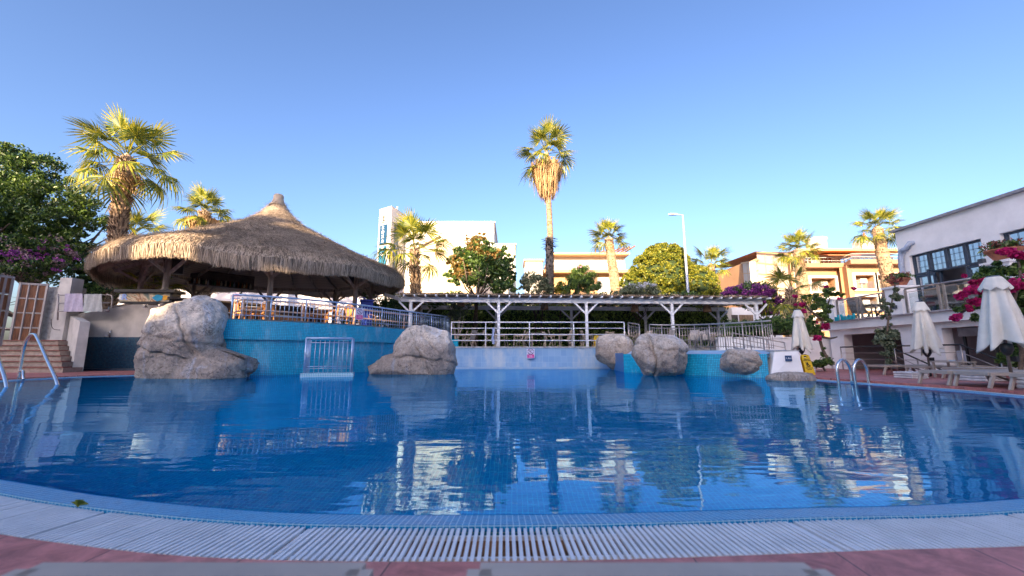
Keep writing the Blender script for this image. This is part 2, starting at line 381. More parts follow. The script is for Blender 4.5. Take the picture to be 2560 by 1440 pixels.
def palm(base, top, r0, r1, size, n, label, cat="palm tree", name="fan_palm", skirt=0, boots=1.0, seed=1, bark=None, lowdead=4, loc_group="fan palms around the pool", elmax=85, elmin=-25, trunk_hidden=False, hidden_z=None, bootout=1):
    base = V(base); top = V(top); base = top.lerp(base, top.z / max(.1, top.z - base.z)) if base.z > 0 else base; base.z = 0
    R = random.Random(seed); root = empty(name, base, label, cat, loc_group)
    h = (top - base); b = MB(); K = 14; pts = []; rr = []
    side = V((h.y, -h.x, 0)) * .0
    for i in range(K):
        t = i / (K - 1); pts.append(h * t + V((sin(t * 3) * .04 * h.length * .3, 0, 0)) * (1 - t) * t * 4); rr.append((r0 + (r1 - r0) * t) * R.uniform(.94, 1.06))
    b.tube(pts + [h + V((0, 0, .10 * size)), h + V((0, 0, .20 * size))], rr + [r1 * .62, r1 * .2], 12)
    L = h.length; rows = int(L / (.085 if boots > .5 else .14)); per = max(7, int(2 * pi * r0 / .11))
    for i in range(rows):
        t = (i + R.random()) / rows; c = V((0, 0, 0)); x = t * (K - 1); i0 = min(int(x), K - 2); c = pts[i0].lerp(pts[i0 + 1], x - i0); rad = r0 + (r1 - r0) * t
        for j in range(per):
            a = 2 * pi * (j + .5 * (i % 2)) / per + R.uniform(-.1, .1); o = V((cos(a), sin(a), 0)); tn = V((-sin(a), cos(a), 0))
            wl = rad * 2 * pi / per * .42; ln = boots * R.uniform(.10, .24) * (.5 + rad * 1.6)
            p0 = c + o * (rad * .96); out = bootout * R.uniform(.25, .9); tip = p0 + o * (ln * out) + V((0, 0, ln * R.uniform(.5, 1)))
            n0 = len(b.v); b.v += [tuple(p0 - tn * wl), tuple(p0 + tn * wl), tuple(tip + tn * wl * .45), tuple(tip - tn * wl * .45), tuple(p0 + o * .02 + V((0, 0, -.03)))]
            b.face((n0, n0 + 1, n0 + 2, n0 + 3)); b.face((n0 + 4, n0 + 1, n0 + 2)); b.face((n0 + 4, n0 + 3, n0))
    b.build("trunk", bark or PTRUNK, root)
    ga = 2.39996
    for i in range(n):
        t = i / max(1, n - 1); el = elmax + (elmin - elmax) * t ** .85 + R.uniform(-9, 9); az = i * ga + R.uniform(-.25, .25)
        kind = "up" if el > 48 else ("mid" if el > 5 else "low")
        o = bpy.data.objects.new("frond", frond_data(kind, R.randrange(3))); COL.objects.link(o); o.parent = root
        sc = size * R.uniform(.82, 1.08) * (.85 if el > 70 else 1)
        o.scale = (sc, sc, sc); o.location = h + V((0, 0, .16 * size * (1 - 2.2 * t)))
        o.rotation_euler = (R.uniform(-.5, .5), -radians(el), az)
    for i in range(lowdead):
        az = R.uniform(0, 2 * pi); el = R.uniform(-55, -25)
        o = bpy.data.objects.new("dead_frond", frond_data("dead", R.randrange(3))); COL.objects.link(o); o.parent = root
        sc = size * R.uniform(.55, .8); o.scale = (sc, sc, sc); o.location = h - V((0, 0, .3 * size)); o.rotation_euler = (R.uniform(-.6, .6), -radians(el), az)
    if skirt:
        nb = 1500; Rn = np.random.default_rng(seed); az = Rn.random(nb) * 2 * pi; t = Rn.random(nb); z0 = -skirt * .60 * t; l = skirt * (.18 + .42 * Rn.random(nb) ** 1.5) * (1 - .3 * t)
        rad = (size * (.50 * (1 - t ** 2) + .14) * Rn.random(nb) ** .35 + r1); x = np.cos(az) * rad; y = np.sin(az) * rad
        z0 = z0 - (rad - r1) * .55; k2 = .50 + .45 * Rn.random(nb)
        w = .028 + .03 * Rn.random(nb); tx, ty = -np.sin(az), np.cos(az); jx = Rn.normal(size=nb) * .08; jy = Rn.normal(size=nb) * .08
        p0 = np.stack([x + tx * w, y + ty * w, z0], 1); p1 = np.stack([x - tx * w, y - ty * w, z0], 1)
        p2 = np.stack([x * k2 - tx * w * .3 + jx, y * k2 - ty * w * .3 + jy, z0 - l], 1); p3 = np.stack([x * k2 + tx * w * .3 + jx, y * k2 + ty * w * .3 + jy, z0 - l], 1)
        v = np.stack([p0, p1, p2, p3], 1).reshape(-1, 3) + np.array(h - V((0, 0, .12 * size)))
        fast("dead_skirt", v, np.arange(4 * nb).reshape(-1, 4), PALMD, root)
    return root
# ================================================================== GROUND, DECK, POOL
SH = [(-12.1, 15.0), (-12.53, 14.08), (-13.43, 13.1), (-13.54, 11.16), (-13.2, 9), (-12, 7.2), (-9.8, 5.3), (-6.8, 3.85), (-4.2, 2.78), (-2.59, 2.22), (-2.04, 2.05),
      (-1.49, 1.92), (-1.08, 1.85), (-.6, 1.82), (.0, 1.82), (.5, 1.84), (1.3, 1.90), (2.27, 1.98), (4, 2.35), (6, 3.1), (7.4, 4.3), (8.15, 5.6), (8.5, 6.9), (8.68, 8.25), (8.6, 9.48), (8.35, 11.2), (8.3, 12.6)]
shore = catmull([(x, y, 0) for x, y in SH], .1)
shore = resample(shore, .15)
out28 = offset(shore, .28); out36 = offset(shore, .36)
def ring(name, inner, outer, z0, z1, m, uvw=None, kind="structure"):
    """strip between two polylines, top at z1, with an inner riser down to z0"""
    b = MB(); u = 0
    for i in range(len(inner) - 1):
        a, c = inner[i], inner[i + 1]; d, e = outer[i], outer[i + 1]; du = (c - a).length; w = (d - a).length
        P = lambda p, z: V((p.x, p.y, z))
        b.quad(P(a, z1), P(d, z1), P(e, z1), P(c, z1), [(u, 0), (u, w), (u + du, w), (u + du, 0)])
        b.quad(P(a, z0), P(a, z1), P(c, z1), P(c, z0), [(u, z0), (u, z1), (u + du, z1), (u + du, z0)])
        u += du
    o = b.build(name, m); tag(o, kind=kind); return o
def sheet(name, outer, hole, z, m):
    """flat sheet with a hole"""
    from mathutils.geometry import tessellate_polygon
    pts = [V((p[0], p[1], z)) for p in outer]; hp = [V((p[0], p[1], z)) for p in hole]
    tr = tessellate_polygon([pts, hp]); b = MB(); b.v = [tuple(p) for p in pts + hp]
    for t in tr:
        a, c, d = (V(b.v[i]) for i in t)
        b.face(t if (c - a).cross(d - a).z > 0 else t[::-1])
    o = b.build(name, m); tag(o, kind="structure"); return o
# deck stone: large red slabs with dark joints
def deck_mat():
    m = bpy.data.materials.new("red_stone_slabs"); N, L, P = nodes(m); tc = N.new("ShaderNodeTexCoord")
    mp = N.new("ShaderNodeMapping"); mp.inputs["Rotation"].default_value = (0, 0, radians(4)); L.new(tc.outputs["Object"], mp.inputs[0])
    b = N.new("ShaderNodeTexBrick"); b.offset = .37; b.inputs["Scale"].default_value = 1; b.inputs["Brick Width"].default_value = .52; b.inputs["Row Height"].default_value = .9
    b.inputs["Mortar Size"].default_value = .004; b.inputs["Mortar Smooth"].default_value = .4
    b.inputs["Color1"].default_value = (.42, .135, .115, 1); b.inputs["Color2"].default_value = (.52, .19, .16, 1); b.inputs["Mortar"].default_value = (.12, .05, .05, 1)
    L.new(mp.outputs[0], b.inputs["Vector"])
    n = N.new("ShaderNodeTexNoise"); n.inputs["Scale"].default_value = 7; n.inputs["Detail"].default_value = 9; n.inputs["Roughness"].default_value = .68; n.inputs["Distortion"].default_value = .6
    L.new(tc.outputs["Object"], n.inputs[0]); r = N.new("ShaderNodeValToRGB"); r.color_ramp.elements[0].position = .36; r.color_ramp.elements[1].position = .7
    r.color_ramp.elements[0].color = (.62, .6, .62, 1); r.color_ramp.elements[1].color = (1.45, 1.5, 1.55, 1); L.new(n.outputs[0], r.inputs[0])
    x = N.new("ShaderNodeMixRGB"); x.blend_type = 'MULTIPLY'; x.inputs[0].default_value = 1; L.new(b.outputs[0], x.inputs[1]); L.new(r.outputs[0], x.inputs[2])
    L.new(x.outputs[0], P.inputs["Base Color"]); P.inputs["Roughness"].default_value = .55
    bp = N.new("ShaderNodeBump"); bp.inputs["Distance"].default_value = .004; L.new(n.outputs[0], bp.inputs["Height"]); L.new(bp.outputs[0], P.inputs["Normal"])
    return m
DECKM = deck_mat()
polyhole = [(p.x, p.y) for p in out28] + [(8.6, 13.2), (8.9, 21.2), (-4, 22.8), (-8.6, 17.8), (-12.2, 16.2)]
DECKO = [(-24, -9), (19, -9), (19, 28), (-24, 28)]
sheet("pool_deck", DECKO, polyhole, 0.0, DECKM)
sheet("ground", [(-900, -900), (900, -900), (900, 1500), (-900, 1500)], DECKO, -0.02, M("dry_ground", (.24, .21, .17), .95, var=.2, scale=.5))
# raised kerb and deck to the right and to the left of the water
ri = [p for p in out28 if p.x > 5.0 and p.y < 12.0 and p.y > 2.5]
mb = MB(); poly = [(p.x, p.y) for p in ri][::-1]
mb.prism([(9.3, 12.9), (9.3, 14.3), (12.6, 19.0), (18.6, 19.0), (18.6, 2.4), (ri[0].x, 2.4)][::-1][::-1] and [(ri[0].x, ri[0].y)] + [(18.6, ri[0].y), (18.6, 19.0), (12.6, 19.0), (9.3, 14.3), (8.9, 12.9)] + poly[:-1], .004, .055)
tag(mb.build("right_deck", DECKM), kind="structure")
li = [p for p in out28 if p.x < -11.9 and p.y > 7.0]
mb = MB(); poly = [(p.x, p.y) for p in li]
mb.prism(([(-11.9, 16.5), (-15.0, 18.2), (-23.9, 18.2), (-23.9, poly[-1][1])] + poly[::-1]), .004, .03); tag(mb.build("left_deck", DECKM), kind="structure")
# gutter under the grating
ring("gutter_channel", shore, out28, -.03, -.12, M("gutter_grime", (.30, .22, .15), .9, var=.35, scale=9))
# sloping wet tile lip between grating and water
LIP = mosaic("lip_mosaic", (.004, .20, .44), (.01, .29, .56), (.40, .62, .74), .026, uv=True, spec=.12, rough=.35, stain=((.55, .5, .55), 3.0, .62, .35), mortar=.08, coat=.0)
inn = offset(shore, -.17); inn2 = offset(shore, -.32)
lb = MB(); u = 0
for i in range(len(shore) - 1):
    du = (shore[i + 1] - shore[i]).length
    rows = [(offset([shore[i], shore[i + 1]], 0), .012)]
    def Q(A, i, z): return V((A[i].x, A[i].y, z))
    a = [(shore, -.02, 0), (shore, .010, .03), (inn, -.014, .20)]
    for (A, za, va), (B, zb, vb) in zip(a, a[1:]):
        lb.quad(Q(A, i, za), Q(A, i + 1, za), Q(B, i + 1, zb), Q(B, i, zb), [(u, va), (u + du, va), (u + du, vb), (u, vb)])
    u += du
tag(lb.build("pool_edge", LIP), kind="structure")
# basin floor with small tiles
bw = MB(); u = 0
BAS = mosaic("basin_mosaic", (.001, .26, .58), (.002, .35, .70), (.05, .56, .80), .042, rough=.4, mortar=.075)
for i in range(len(shore) - 1):
    du = (shore[i + 1] - shore[i]).length
    for (A, za, va), (B, zb, vb) in (((inn, -.0145, 0), (inn2, -.25, .3)), ((inn2, -.25, .3), (inn2, -1.36, 1.4))):
        bw.quad(Q(A, i, za), Q(A, i + 1, za), Q(B, i + 1, zb), Q(B, i, zb), [(u, va), (u + du, va), (u + du, vb), (u, vb)])
    u += du
tag(bw.build("pool_wall", mosaic("basin_wall_mosaic", (.001, .19, .52), (.002, .26, .64), (.08, .46, .72), .042, uv=True, rough=.4, mortar=.075)), kind="structure")
fb = MB(); fb.quad((-16, 0.5, -1.35), (11, .5, -1.35), (11, 24, -1.35), (-16, 24, -1.35)); tag(fb.build("pool_floor", BAS), kind="structure")
# water surface: swell as real geometry, ripples as bump
def water_mat():
    m = bpy.data.materials.new("pool_water"); N, L, P = nodes(m); N.remove(P)
    tc = N.new("ShaderNodeTexCoord"); H = []
    for sc_, st, amp, dist in ((2.2, (.45, 1.15, 1), .0050, .9), (7.5, (.38, 1.35, 1), .0013, .5), (.7, (.7, 1, 1), .015, .3)):
        mp = N.new("ShaderNodeMapping"); mp.inputs["Scale"].default_value = st; mp.inputs["Rotation"].default_value = (0, 0, radians(12))
        L.new(tc.outputs["Object"], mp.inputs[0]); n = N.new("ShaderNodeTexNoise"); n.inputs["Scale"].default_value = sc_; n.inputs["Detail"].default_value = 1.2
        n.inputs["Distortion"].default_value = dist; L.new(mp.outputs[0], n.inputs[0])
        k = N.new("ShaderNodeMath"); k.operation = 'MULTIPLY'; k.inputs[1].default_value = amp; L.new(n.outputs[0], k.inputs[0]); H.append(k)
    s1 = N.new("ShaderNodeMath"); L.new(H[0].outputs[0], s1.inputs[0]); L.new(H[1].outputs[0], s1.inputs[1])
    s2 = N.new("ShaderNodeMath"); L.new(s1.outputs[0], s2.inputs[0]); L.new(H[2].outputs[0], s2.inputs[1])
    b = N.new("ShaderNodeBump"); b.inputs["Strength"].default_value = 1; b.inputs["Distance"].default_value = 1.0; L.new(s2.outputs[0], b.inputs["Height"])
    rf = N.new("ShaderNodeBsdfRefraction"); rf.inputs["IOR"].default_value = 1.33; rf.inputs["Roughness"].default_value = 0; rf.inputs[0].default_value = (.32, .98, 1.0, 1)
    g = N.new("ShaderNodeBsdfGlossy"); g.inputs["Roughness"].default_value = 0.0; g.inputs[0].default_value = (.46, .76, 1.0, 1)
    fr = N.new("ShaderNodeFresnel"); fr.inputs[0].default_value = 1.30
    for x in (rf, g, fr): L.new(b.outputs[0], x.inputs["Normal"])
    mx = N.new("ShaderNodeMixShader"); L.new(fr.outputs[0], mx.inputs[0]); L.new(rf.outputs[0], mx.inputs[1]); L.new(g.outputs[0], mx.inputs[2])
    L.new(mx.outputs[0], N["Material Output"].inputs[0]); return m
WATER = water_mat()
inw = offset(shore, -.172)
wp = [(p.x, p.y) for p in inw] + [(8.4, 14), (8.7, 21.0), (-4, 22.6), (-8.6, 17.6), (-12.0, 16.0)]
from mathutils.geometry import tessellate_polygon
wv = [V((x, y, -.012)) for x, y in wp]; b = MB(); b.v = [tuple(p) for p in wv]
for t in tessellate_polygon([wv]):
    a, c, d = (wv[i] for i in t); b.face(t if (c - a).cross(d - a).z > 0 else t[::-1])
tag(b.build("water", WATER), kind="structure")

# overflow grating all round the pool
GR = M("grating_plastic", (.68, .70, .72), .5, var=.06, scale=7)
grate = wthing("overflow_grating", (0, 1.7, 0), "white slatted overflow grating running round the near edge of the pool", "grating")
sl_ = [p for p in resample(shore, .0245)]; so_ = offset(sl_, .275); gb = MB()
for i in range(2, len(sl_) - 2):
    a, c = sl_[i], so_[i]; far = a.length > 5
    if far and i % 2: continue
    dn = (c - a).normalized(); w = .0135 * (1.7 if far else 1)
    q = random.uniform(-.0012, .0012)
    if i % 41 == 7 and not far: q -= .007
    if i % 41 in (8, 9) and not far: dn = (dn + V((dn.y, -dn.x, 0)) * random.uniform(-.03, .03)).normalized(); c = a + dn * .275
    gb.bar(a + dn * .006 + V((0, 0, -.006 + q)), c + V((0, 0, -.006 + q)), w, .012)
gb.build("slats", GR, grate)
rb = MB()
for o in (.05, .225):
    line = offset(sl_, o)[::6]
    for a, c in zip(line, line[1:]): rb.bar(a + V((0, 0, -.02)), c + V((0, 0, -.02)), .012, .016)
rb.build("support_rail", GR, grate)
# a fallen leaf on the lip
lf = leaves("fallen_leaf", [(gr(194, 1262, .016), (.02, .02, .004))], 3, .07, .03, LEAFY, None, sub=1, seed=4); tag(lf, "small yellow leaf lying on the wet blue tile lip", "leaf")

# ================================================================== RAISED TERRACES
WALLT = mosaic("wall_mosaic", (.009, .37, .58), (.016, .50, .74), (.015, .15, .27), .055, uv=True, rough=.22, stain=((.50, .66, .74), 1.3, .53, .5), mortar=.10)
def curtain(b, pts, z0, z1, u0=0, lean=0):
    u = u0
    for a, c in zip(pts, pts[1:]):
        du = (V(c) - V(a)).length
        n = V(((c[1] - a[1]), -(c[0] - a[0]), 0)).normalized() * lean
        b.quad(V((a[0], a[1], z0)) + n, V((c[0], c[1], z0)) + n, (c[0], c[1], z1), (a[0], a[1], z1), [(u, z0), (u + du, z0), (u + du, z1), (u, z1)]); u += du
# terrace of the thatched bar
WA = catmull([(x, y, 0) for x, y in [(-12.2, 15.9), (-11.4, 14.6), (-9.9, 13.55), (-8.4, 14.05), (-7.2, 15.15), (-6.1, 16.6), (-5.1, 18.6), (-3.6, 21.4)]], .3)
TZ = 1.85
FLOORS = M("terrace_floor_stone", (.36, .32, .29), .8, var=.12, scale=3)
ta = wthing("bar_terrace", (-9, 18, 0), "raised terrace with blue mosaic wall under the thatched bar", "terrace")
b = MB(); o1 = offset(WA, .10)
curtain(b, [p[:2] for p in WA], -1.4, 1.18); curtain(b, [p[:2] for p in o1], 1.18, TZ); 
for i in range(len(WA) - 1): b.quad((WA[i].x, WA[i].y, 1.18), (WA[i + 1].x, WA[i + 1].y, 1.18), (o1[i + 1].x, o1[i + 1].y, 1.18), (o1[i].x, o1[i].y, 1.18), [(0, 0)] * 4)
b.build("mosaic_wall", WALLT, ta)
b = MB(); b.prism([(p.x, p.y) for p in o1] + [(-3.4, 26), (-24, 30), (-24, 18.35), (-15.0, 18.35)], TZ - .05, TZ); b.build("floor_slab", FLOORS, ta)
b = MB(); curtain(b, [(-3.5, 21.45), (-3.4, 26)], -1.4, TZ); curtain(b, [(-3.62, 21.42), (-3.3, 21.15), (-2.75, 21.3)], -1.4, 1.45); b.build("side_wall", WALLT, ta)
# terrace of the pergola with the pale painted wall
PAINT = mosaic("worn_blue_paint", (.16, .32, .54), (.22, .38, .58), (.26, .42, .60), .3, uv=True, rough=.6, stain=((.46, .52, .55), 1.1, .48, .8), mortar=.03)
tb = wthing("pergola_terrace", (2, 23, 0), "raised terrace with worn pale blue wall under the pergola", "terrace")
b = MB(); curtain(b, [(-3.3, 20.6), (5.4, 20.6)], -1.4, 1.0, lean=.35); b.build("painted_wall", PAINT, tb)
b = MB(); b.prism([(-3.3, 20.6), (12, 20.6), (22, 20.6), (22, 29), (-3.3, 29)], .96, 1.05); b.build("floor_slab", FLOORS, tb)
b = MB(); b.box((1.2, 20.62, 1.03), (9.2, .16, .07)); b.build("coping", CONC, tb)
b = MB(); b.box((1.0, 20.25, .03), (9, .3, .09)); b.build("ledge", PAINT, tb)
# waterfall terrace on the right
tc_ = wthing("waterfall_terrace", (6, 15, 0), "low blue mosaic terrace with boulders set in its waterfall wall", "terrace")
WC = [(4.75, 20.6), (4.42, 16.6), (5.3, 15.2), (6.4, 13.75), (7.6, 12.45)]
b = MB(); curtain(b, WC[1:], -1.4, .70); b.build("mosaic_wall", WALLT, tc_)
b = MB(); curtain(b, WC[:2], -1.4, .74); b.build("end_wall", mosaic("plain_blue_mosaic", (.006, .14, .42), (.010, .18, .48), (.03, .18, .38), .05, uv=True, rough=.3, mortar=.08), tc_)
b = MB(); b.prism([(4.44, 16.6), (5.32, 15.22), (6.42, 13.77), (7.6, 12.48), (9.3, 14.0), (12.9, 20.5), (4.77, 20.55)], .60, .68); b.build("wet_floor", WALLT, tc_)
b = MB()
for a, c in ((WC[1], WC[2]), (WC[2], WC[3]), (WC[3], WC[4])):
    d = (V((c[0], c[1], 0)) - V((a[0], a[1], 0))).normalized(); n = V((-d.y, d.x, 0)) * .22
    b.quad((a[0] + n.x, a[1] + n.y, .70), (a[0], a[1], .701), (c[0], c[1], .701), (c[0] + n.x, c[1] + n.y, .70)); b.quad((a[0] + n.x, a[1] + n.y, .70), (c[0] + n.x, c[1] + n.y, .70), (c[0] + 2 * n.x, c[1] + 2 * n.y, .80), (a[0] + 2 * n.x, a[1] + 2 * n.y, .80))
b.prism([(6.3, 15.7), (6.9, 16.0), (9.6, 14.95), (9.4, 14.3), (8.3, 15.3)], .68, .84)
b.build("weir_lip", PAINT, tc_)
# white pier with plaque
pr = wthing("depth_marker_pier", gr(1960, 940), "white rendered pier at the waterfall end with small dark depth plaque", "pier")
b = MB(); P0 = [(7.58, 12.35), (8.45, 12.15), (8.75, 12.75), (8.2, 13.6), (7.7, 13.1)]
n = len(b.v); k = 5; top = [(7.86, 12.5), (8.42, 12.28), (8.6, 12.8), (8.2, 13.5), (7.8, 13.05)]
for p in P0: b.v.append((p[0], p[1], -1.2))
for p in P0: b.v.append((p[0], p[1], 0))
for p in top: b.v.append((p[0], p[1], .78))
for L_ in (0, 1):
    for i in range(k): j = (i + 1) % k; b.face((L_ * k + i, L_ * k + j, L_ * k + k + j, L_ * k + k + i))
b.face([2 * k + i for i in range(k)]); b.build("pier_body", WHITE, pr)
b = MB(); b.prism([(p[0] * 1.0 + (.03 if p[0] > 8.2 else -.03), p[1] - .02) for p in top], .78, .81); b.build("cap", CONC, pr)
v1 = (V((8.42, 12.28, .78)) + V((7.86, 12.5, .78)) + V((7.58, 12.35, 0)) + V((8.45, 12.15, 0))) / 4
dx = (V((8.42, 12.28, 0)) - V((7.86, 12.5, 0))).normalized(); nx = V((dx.y, -dx.x, .12)).normalized()
rz = math.atan2(dx.y, dx.x); pc = V((8.12, 12.30, .57)) + nx * .035
pl = MB().box((0, 0, 0), (.17, .012, .16)).build("plaque", flat("navy_plaque", (.01, .05, .14)), None); pl.location = pc; pl.rotation_euler = (-.1, 0, rz); par(pl, pr)
t_ = text("1.4m", .075, flat("plaque_white", (.8, .8, .8)), None, (0, -.009, 0), (pi / 2, 0, 0), .002); t_.parent = pl

# ================================================================== BOULDERS
def rock_mat():
    m = bpy.data.materials.new("artificial_rock"); N, L, P = nodes(m); tc = N.new("ShaderNodeTexCoord")
    def noise_(s, d=6, st=None, dist=0):
        n = N.new("ShaderNodeTexNoise"); n.inputs["Scale"].default_value = s; n.inputs["Detail"].default_value = d; n.inputs["Roughness"].default_value = .65; n.inputs["Distortion"].default_value = dist
        if st:
            mp = N.new("ShaderNodeMapping"); mp.inputs["Scale"].default_value = st; L.new(tc.outputs["Object"], mp.inputs[0]); L.new(mp.outputs[0], n.inputs[0])
        else: L.new(tc.outputs["Object"], n.inputs[0])
        return n
    a = noise_(1.1); r = N.new("ShaderNodeValToRGB"); e = r.color_ramp.elements
    e[0].position = .3; e[0].color = (.34, .31, .28, 1); e[1].position = .7; e[1].color = (.92, .80, .66, 1); x = e.new(.5); x.color = (.66, .58, .50, 1)
    L.new(a.outputs[0], r.inputs[0])
    # bluish lime streaks running down
    s = noise_(1.6, 7, (1.6, 1.6, .35), .8); sr = N.new("ShaderNodeValToRGB"); sr.color_ramp.elements[0].position = .56; sr.color_ramp.elements[1].position = .66; L.new(s.outputs[0], sr.inputs[0])
    mx = N.new("ShaderNodeMixRGB"); mx.inputs[2].default_value = (.64, .68, .76, 1); k = N.new("ShaderNodeMath"); k.operation = 'MULTIPLY'; k.inputs[1].default_value = .75
    L.new(sr.outputs[0], k.inputs[0]); L.new(k.outputs[0], mx.inputs[0]); L.new(r.outputs[0], mx.inputs[1])
    # wet algae band near the water
    sp = N.new("ShaderNodeSeparateXYZ"); L.new(tc.outputs["Object"], sp.inputs[0]); n3 = noise_(2.5, 5)
    ad = N.new("ShaderNodeMath"); ad.operation = 'MULTIPLY_ADD'; ad.inputs[1].default_value = -1.6; ad.inputs[2].default_value = .8; L.new(n3.outputs[0], ad.inputs[0])
    z2 = N.new("ShaderNodeMath"); L.new(sp.outputs[2], z2.inputs[0]); L.new(ad.outputs[0], z2.inputs[1])
    wr = N.new("ShaderNodeMapRange"); wr.inputs[1].default_value = .55; wr.inputs[2].default_value = .05; L.new(z2.outputs[0], wr.inputs[0])
    m2 = N.new("ShaderNodeMixRGB"); m2.blend_type = 'MULTIPLY'; m2.inputs[2].default_value = (.58, .54, .52, 1); L.new(wr.outputs[0], m2.inputs[0]); L.new(mx.outputs[0], m2.inputs[1])
    cn = noise_(1.7, 4, None, 1.6); cc = N.new("ShaderNodeValToRGB"); q_ = cc.color_ramp.elements; q_[0].position = .485; q_[0].color = (1, 1, 1, 1); q_[1].position = .515; q_[1].color = (1, 1, 1, 1); y = q_.new(.5); y.color = (.22, .2, .19, 1); L.new(cn.outputs[0], cc.inputs[0])
    gn = noise_(16, 8); gc = N.new("ShaderNodeValToRGB"); gc.color_ramp.elements[0].position = .3; gc.color_ramp.elements[0].color = (.74, .72, .70, 1); gc.color_ramp.elements[1].position = .62; gc.color_ramp.elements[1].color = (1.12, 1.12, 1.12, 1); L.new(gn.outputs[0], gc.inputs[0])
    m3 = N.new("ShaderNodeMixRGB"); m3.blend_type = 'MULTIPLY'; m3.inputs[0].default_value = .8; L.new(m2.outputs[0], m3.inputs[1]); L.new(cc.outputs[0], m3.inputs[2]); m4 = N.new("ShaderNodeMixRGB"); m4.blend_type = 'MULTIPLY'; m4.inputs[0].default_value = 1; L.new(m3.outputs[0], m4.inputs[1]); L.new(gc.outputs[0], m4.inputs[2])
    L.new(m4.outputs[0], P.inputs["Base Color"]); P.inputs["Roughness"].default_value = .75
    f = noise_(9, 10); b = N.new("ShaderNodeBump"); b.inputs["Distance"].default_value = .03; L.new(f.outputs[0], b.inputs["Height"])
    g = noise_(2.2, 3, None, 2.2); cr = N.new("ShaderNodeValToRGB"); ce = cr.color_ramp.elements; ce[0].position = .47; ce[0].color = (1, 1, 1, 1); ce[1].position = .53; ce[1].color = (1, 1, 1, 1); q = ce.new(.5); q.color = (0, 0, 0, 1)
    L.new(g.outputs[0], cr.inputs[0]); b2 = N.new("ShaderNodeBump"); b2.inputs["Distance"].default_value = .012; L.new(cr.outputs[0], b2.inputs["Height"]); L.new(b.outputs[0], b2.inputs["Normal"])
    L.new(b2.outputs[0], P.inputs["Normal"]); return m
ROCK = rock_mat()
def boulder(loc, lumps, label, seed=1, amp=.10, sub=6, cracks=(), chips=14, chip=.86):
    """star-shaped union of blocky lumps, chipped by random planes; lumps: (offset, (rx,ry,rz)); cracks: (point, normal, depth)"""
    bm = bmesh.new(); bmesh.ops.create_icosphere(bm, subdivisions=sub, radius=1); off = V((seed * 13.1, seed * 7.7, seed * 3.3))
    D = np.array([v.co.normalized()[:] for v in bm.verts]); T = np.linspace(.05, 3.2, 320); best = np.full(len(D), .15)
    for c, r in lumps:
        c = np.array(c); r = np.array(r)
        for t in T:
            ins = ((np.abs(D * t - c) / r) ** 2.6).sum(1) < 1; best = np.where(ins & (t > best), t, best)
    P = D * best[:, None]; R = np.random.default_rng(seed + 40); ext = np.abs(P).max(0)
    for k in range(chips):
        n = R.normal(size=3); n /= np.linalg.norm(n); h = P @ n; d = h.max() * chip * (.9 + .15 * R.random()); ov = np.maximum(0, h - d); P = P - n * (ov * .88)[:, None]
    for v, p in zip(bm.verts, P):
        p = V(p); d = p.normalized(); q = p * .9 + off; n = noise.fractal(q, 1.0, 2.1, 5) * amp * .7
        n += noise.fractal(q * 3.5, 1.0, 2, 4) * amp * .28 + abs(noise.noise(q * 1.9)) * amp * .5 - max(0, .07 - abs(noise.noise(p * 1.35 + off * 2))) * amp * 3.2
        for cp, cn, dep in cracks:
            dist = (p - V(cp)).dot(V(cn).normalized()) + noise.noise(p * 2.5 + off) * .10
            n -= dep * math.exp(-(dist / .035) ** 2); n += dep * .35 * math.exp(-((dist - .12) / .10) ** 2)
        v.co = p + d * n
    me = bpy.data.meshes.new("boulder"); bm.to_mesh(me); bm.free(); me.polygons.foreach_set("use_smooth", [True] * len(me.polygons)); me.materials.append(ROCK)
    o = bpy.data.objects.new("boulder", me); COL.objects.link(o); o.location = loc
    return tag(o, label, "boulder", "artificial boulders around the pool")
# sizes in metres at each rock's own distance
boulder(at(462, 850, 13.3), [((.1, 0, -.3), (1.12, .95, 1.72)), ((-.15, 0, -1.0), (.98, .8, 1.0)), ((1.55, -.25, -1.15), (1.62, .8, .72)), ((.3, 0, .3), (.9, .75, .92)), ((-.15, 0, .75), (.75, .7, .60))],
        "largest boulder, tall sunlit pale rock left of the blue mosaic wall", 1, .17, 6, (((0, 0, -.5), (.25, .1, 1), .10), ((.6, 0, 0), (1, .1, .5), .14), ((-.3, 0, .1), (.2, 0, 1), .05), ((-.6, 0, 0), (1, 0, -.25), .08)))
boulder(at(1062, 878, 15.6), [((0, 0, 0), (1.15, .9, 1.0)), ((-.6, -.1, -.55), (1.15, .75, .5)), ((-1.35, -.25, -.78), (1.05, .55, .28)), ((.2, 0, -.5), (1.0, .9, .8))],
        "broad boulder with a low tongue in the water, right end of the blue mosaic wall", 2, .12, 6, (((-.2, 0, .2), (1, 0, .6), .08), ((0, 0, -.45), (.1, .2, 1), .08), ((.45, 0, .2), (1, 0, .8), .05)))
boulder(at(1532, 872, 19.2), [((0, 0, 0), (.95, .6, .68)), ((.3, 0, .15), (.6, .5, .45)), ((.3, -.2, -.5), (.6, .5, .6))],
        "rounded grey boulder between the pale blue wall and the blue end wall", 3, .09, 5, (((.2, 0, 0), (1, 0, .4), .05),))
boulder(at(1646, 888, 14.2), [((0, 0, 0), (1.0, .8, .72)), ((-.5, 0, .1), (.55, .7, .6)), ((.5, 0, -.15), (.58, .6, .5)), ((-.1, 0, .3), (.7, .6, .42))],
        "big round boulder with a vertical cleft on the waterfall wall", 4, .08, 6, (((-.45, 0, 0), (1, .1, .12), .12), ((0, 0, .15), (.15, .1, 1), .06)))
boulder(at(1852, 903, 13.0), [((0, 0, 0), (.60, .5, .38)), ((-.2, 0, .1), (.4, .4, .28)), ((.2, 0, -.1), (.4, .42, .34))],
        "smallest round boulder set in the waterfall wall beside the white pier", 5, .08, 5, (((0, 0, 0), (.5, 0, 1), .05),))
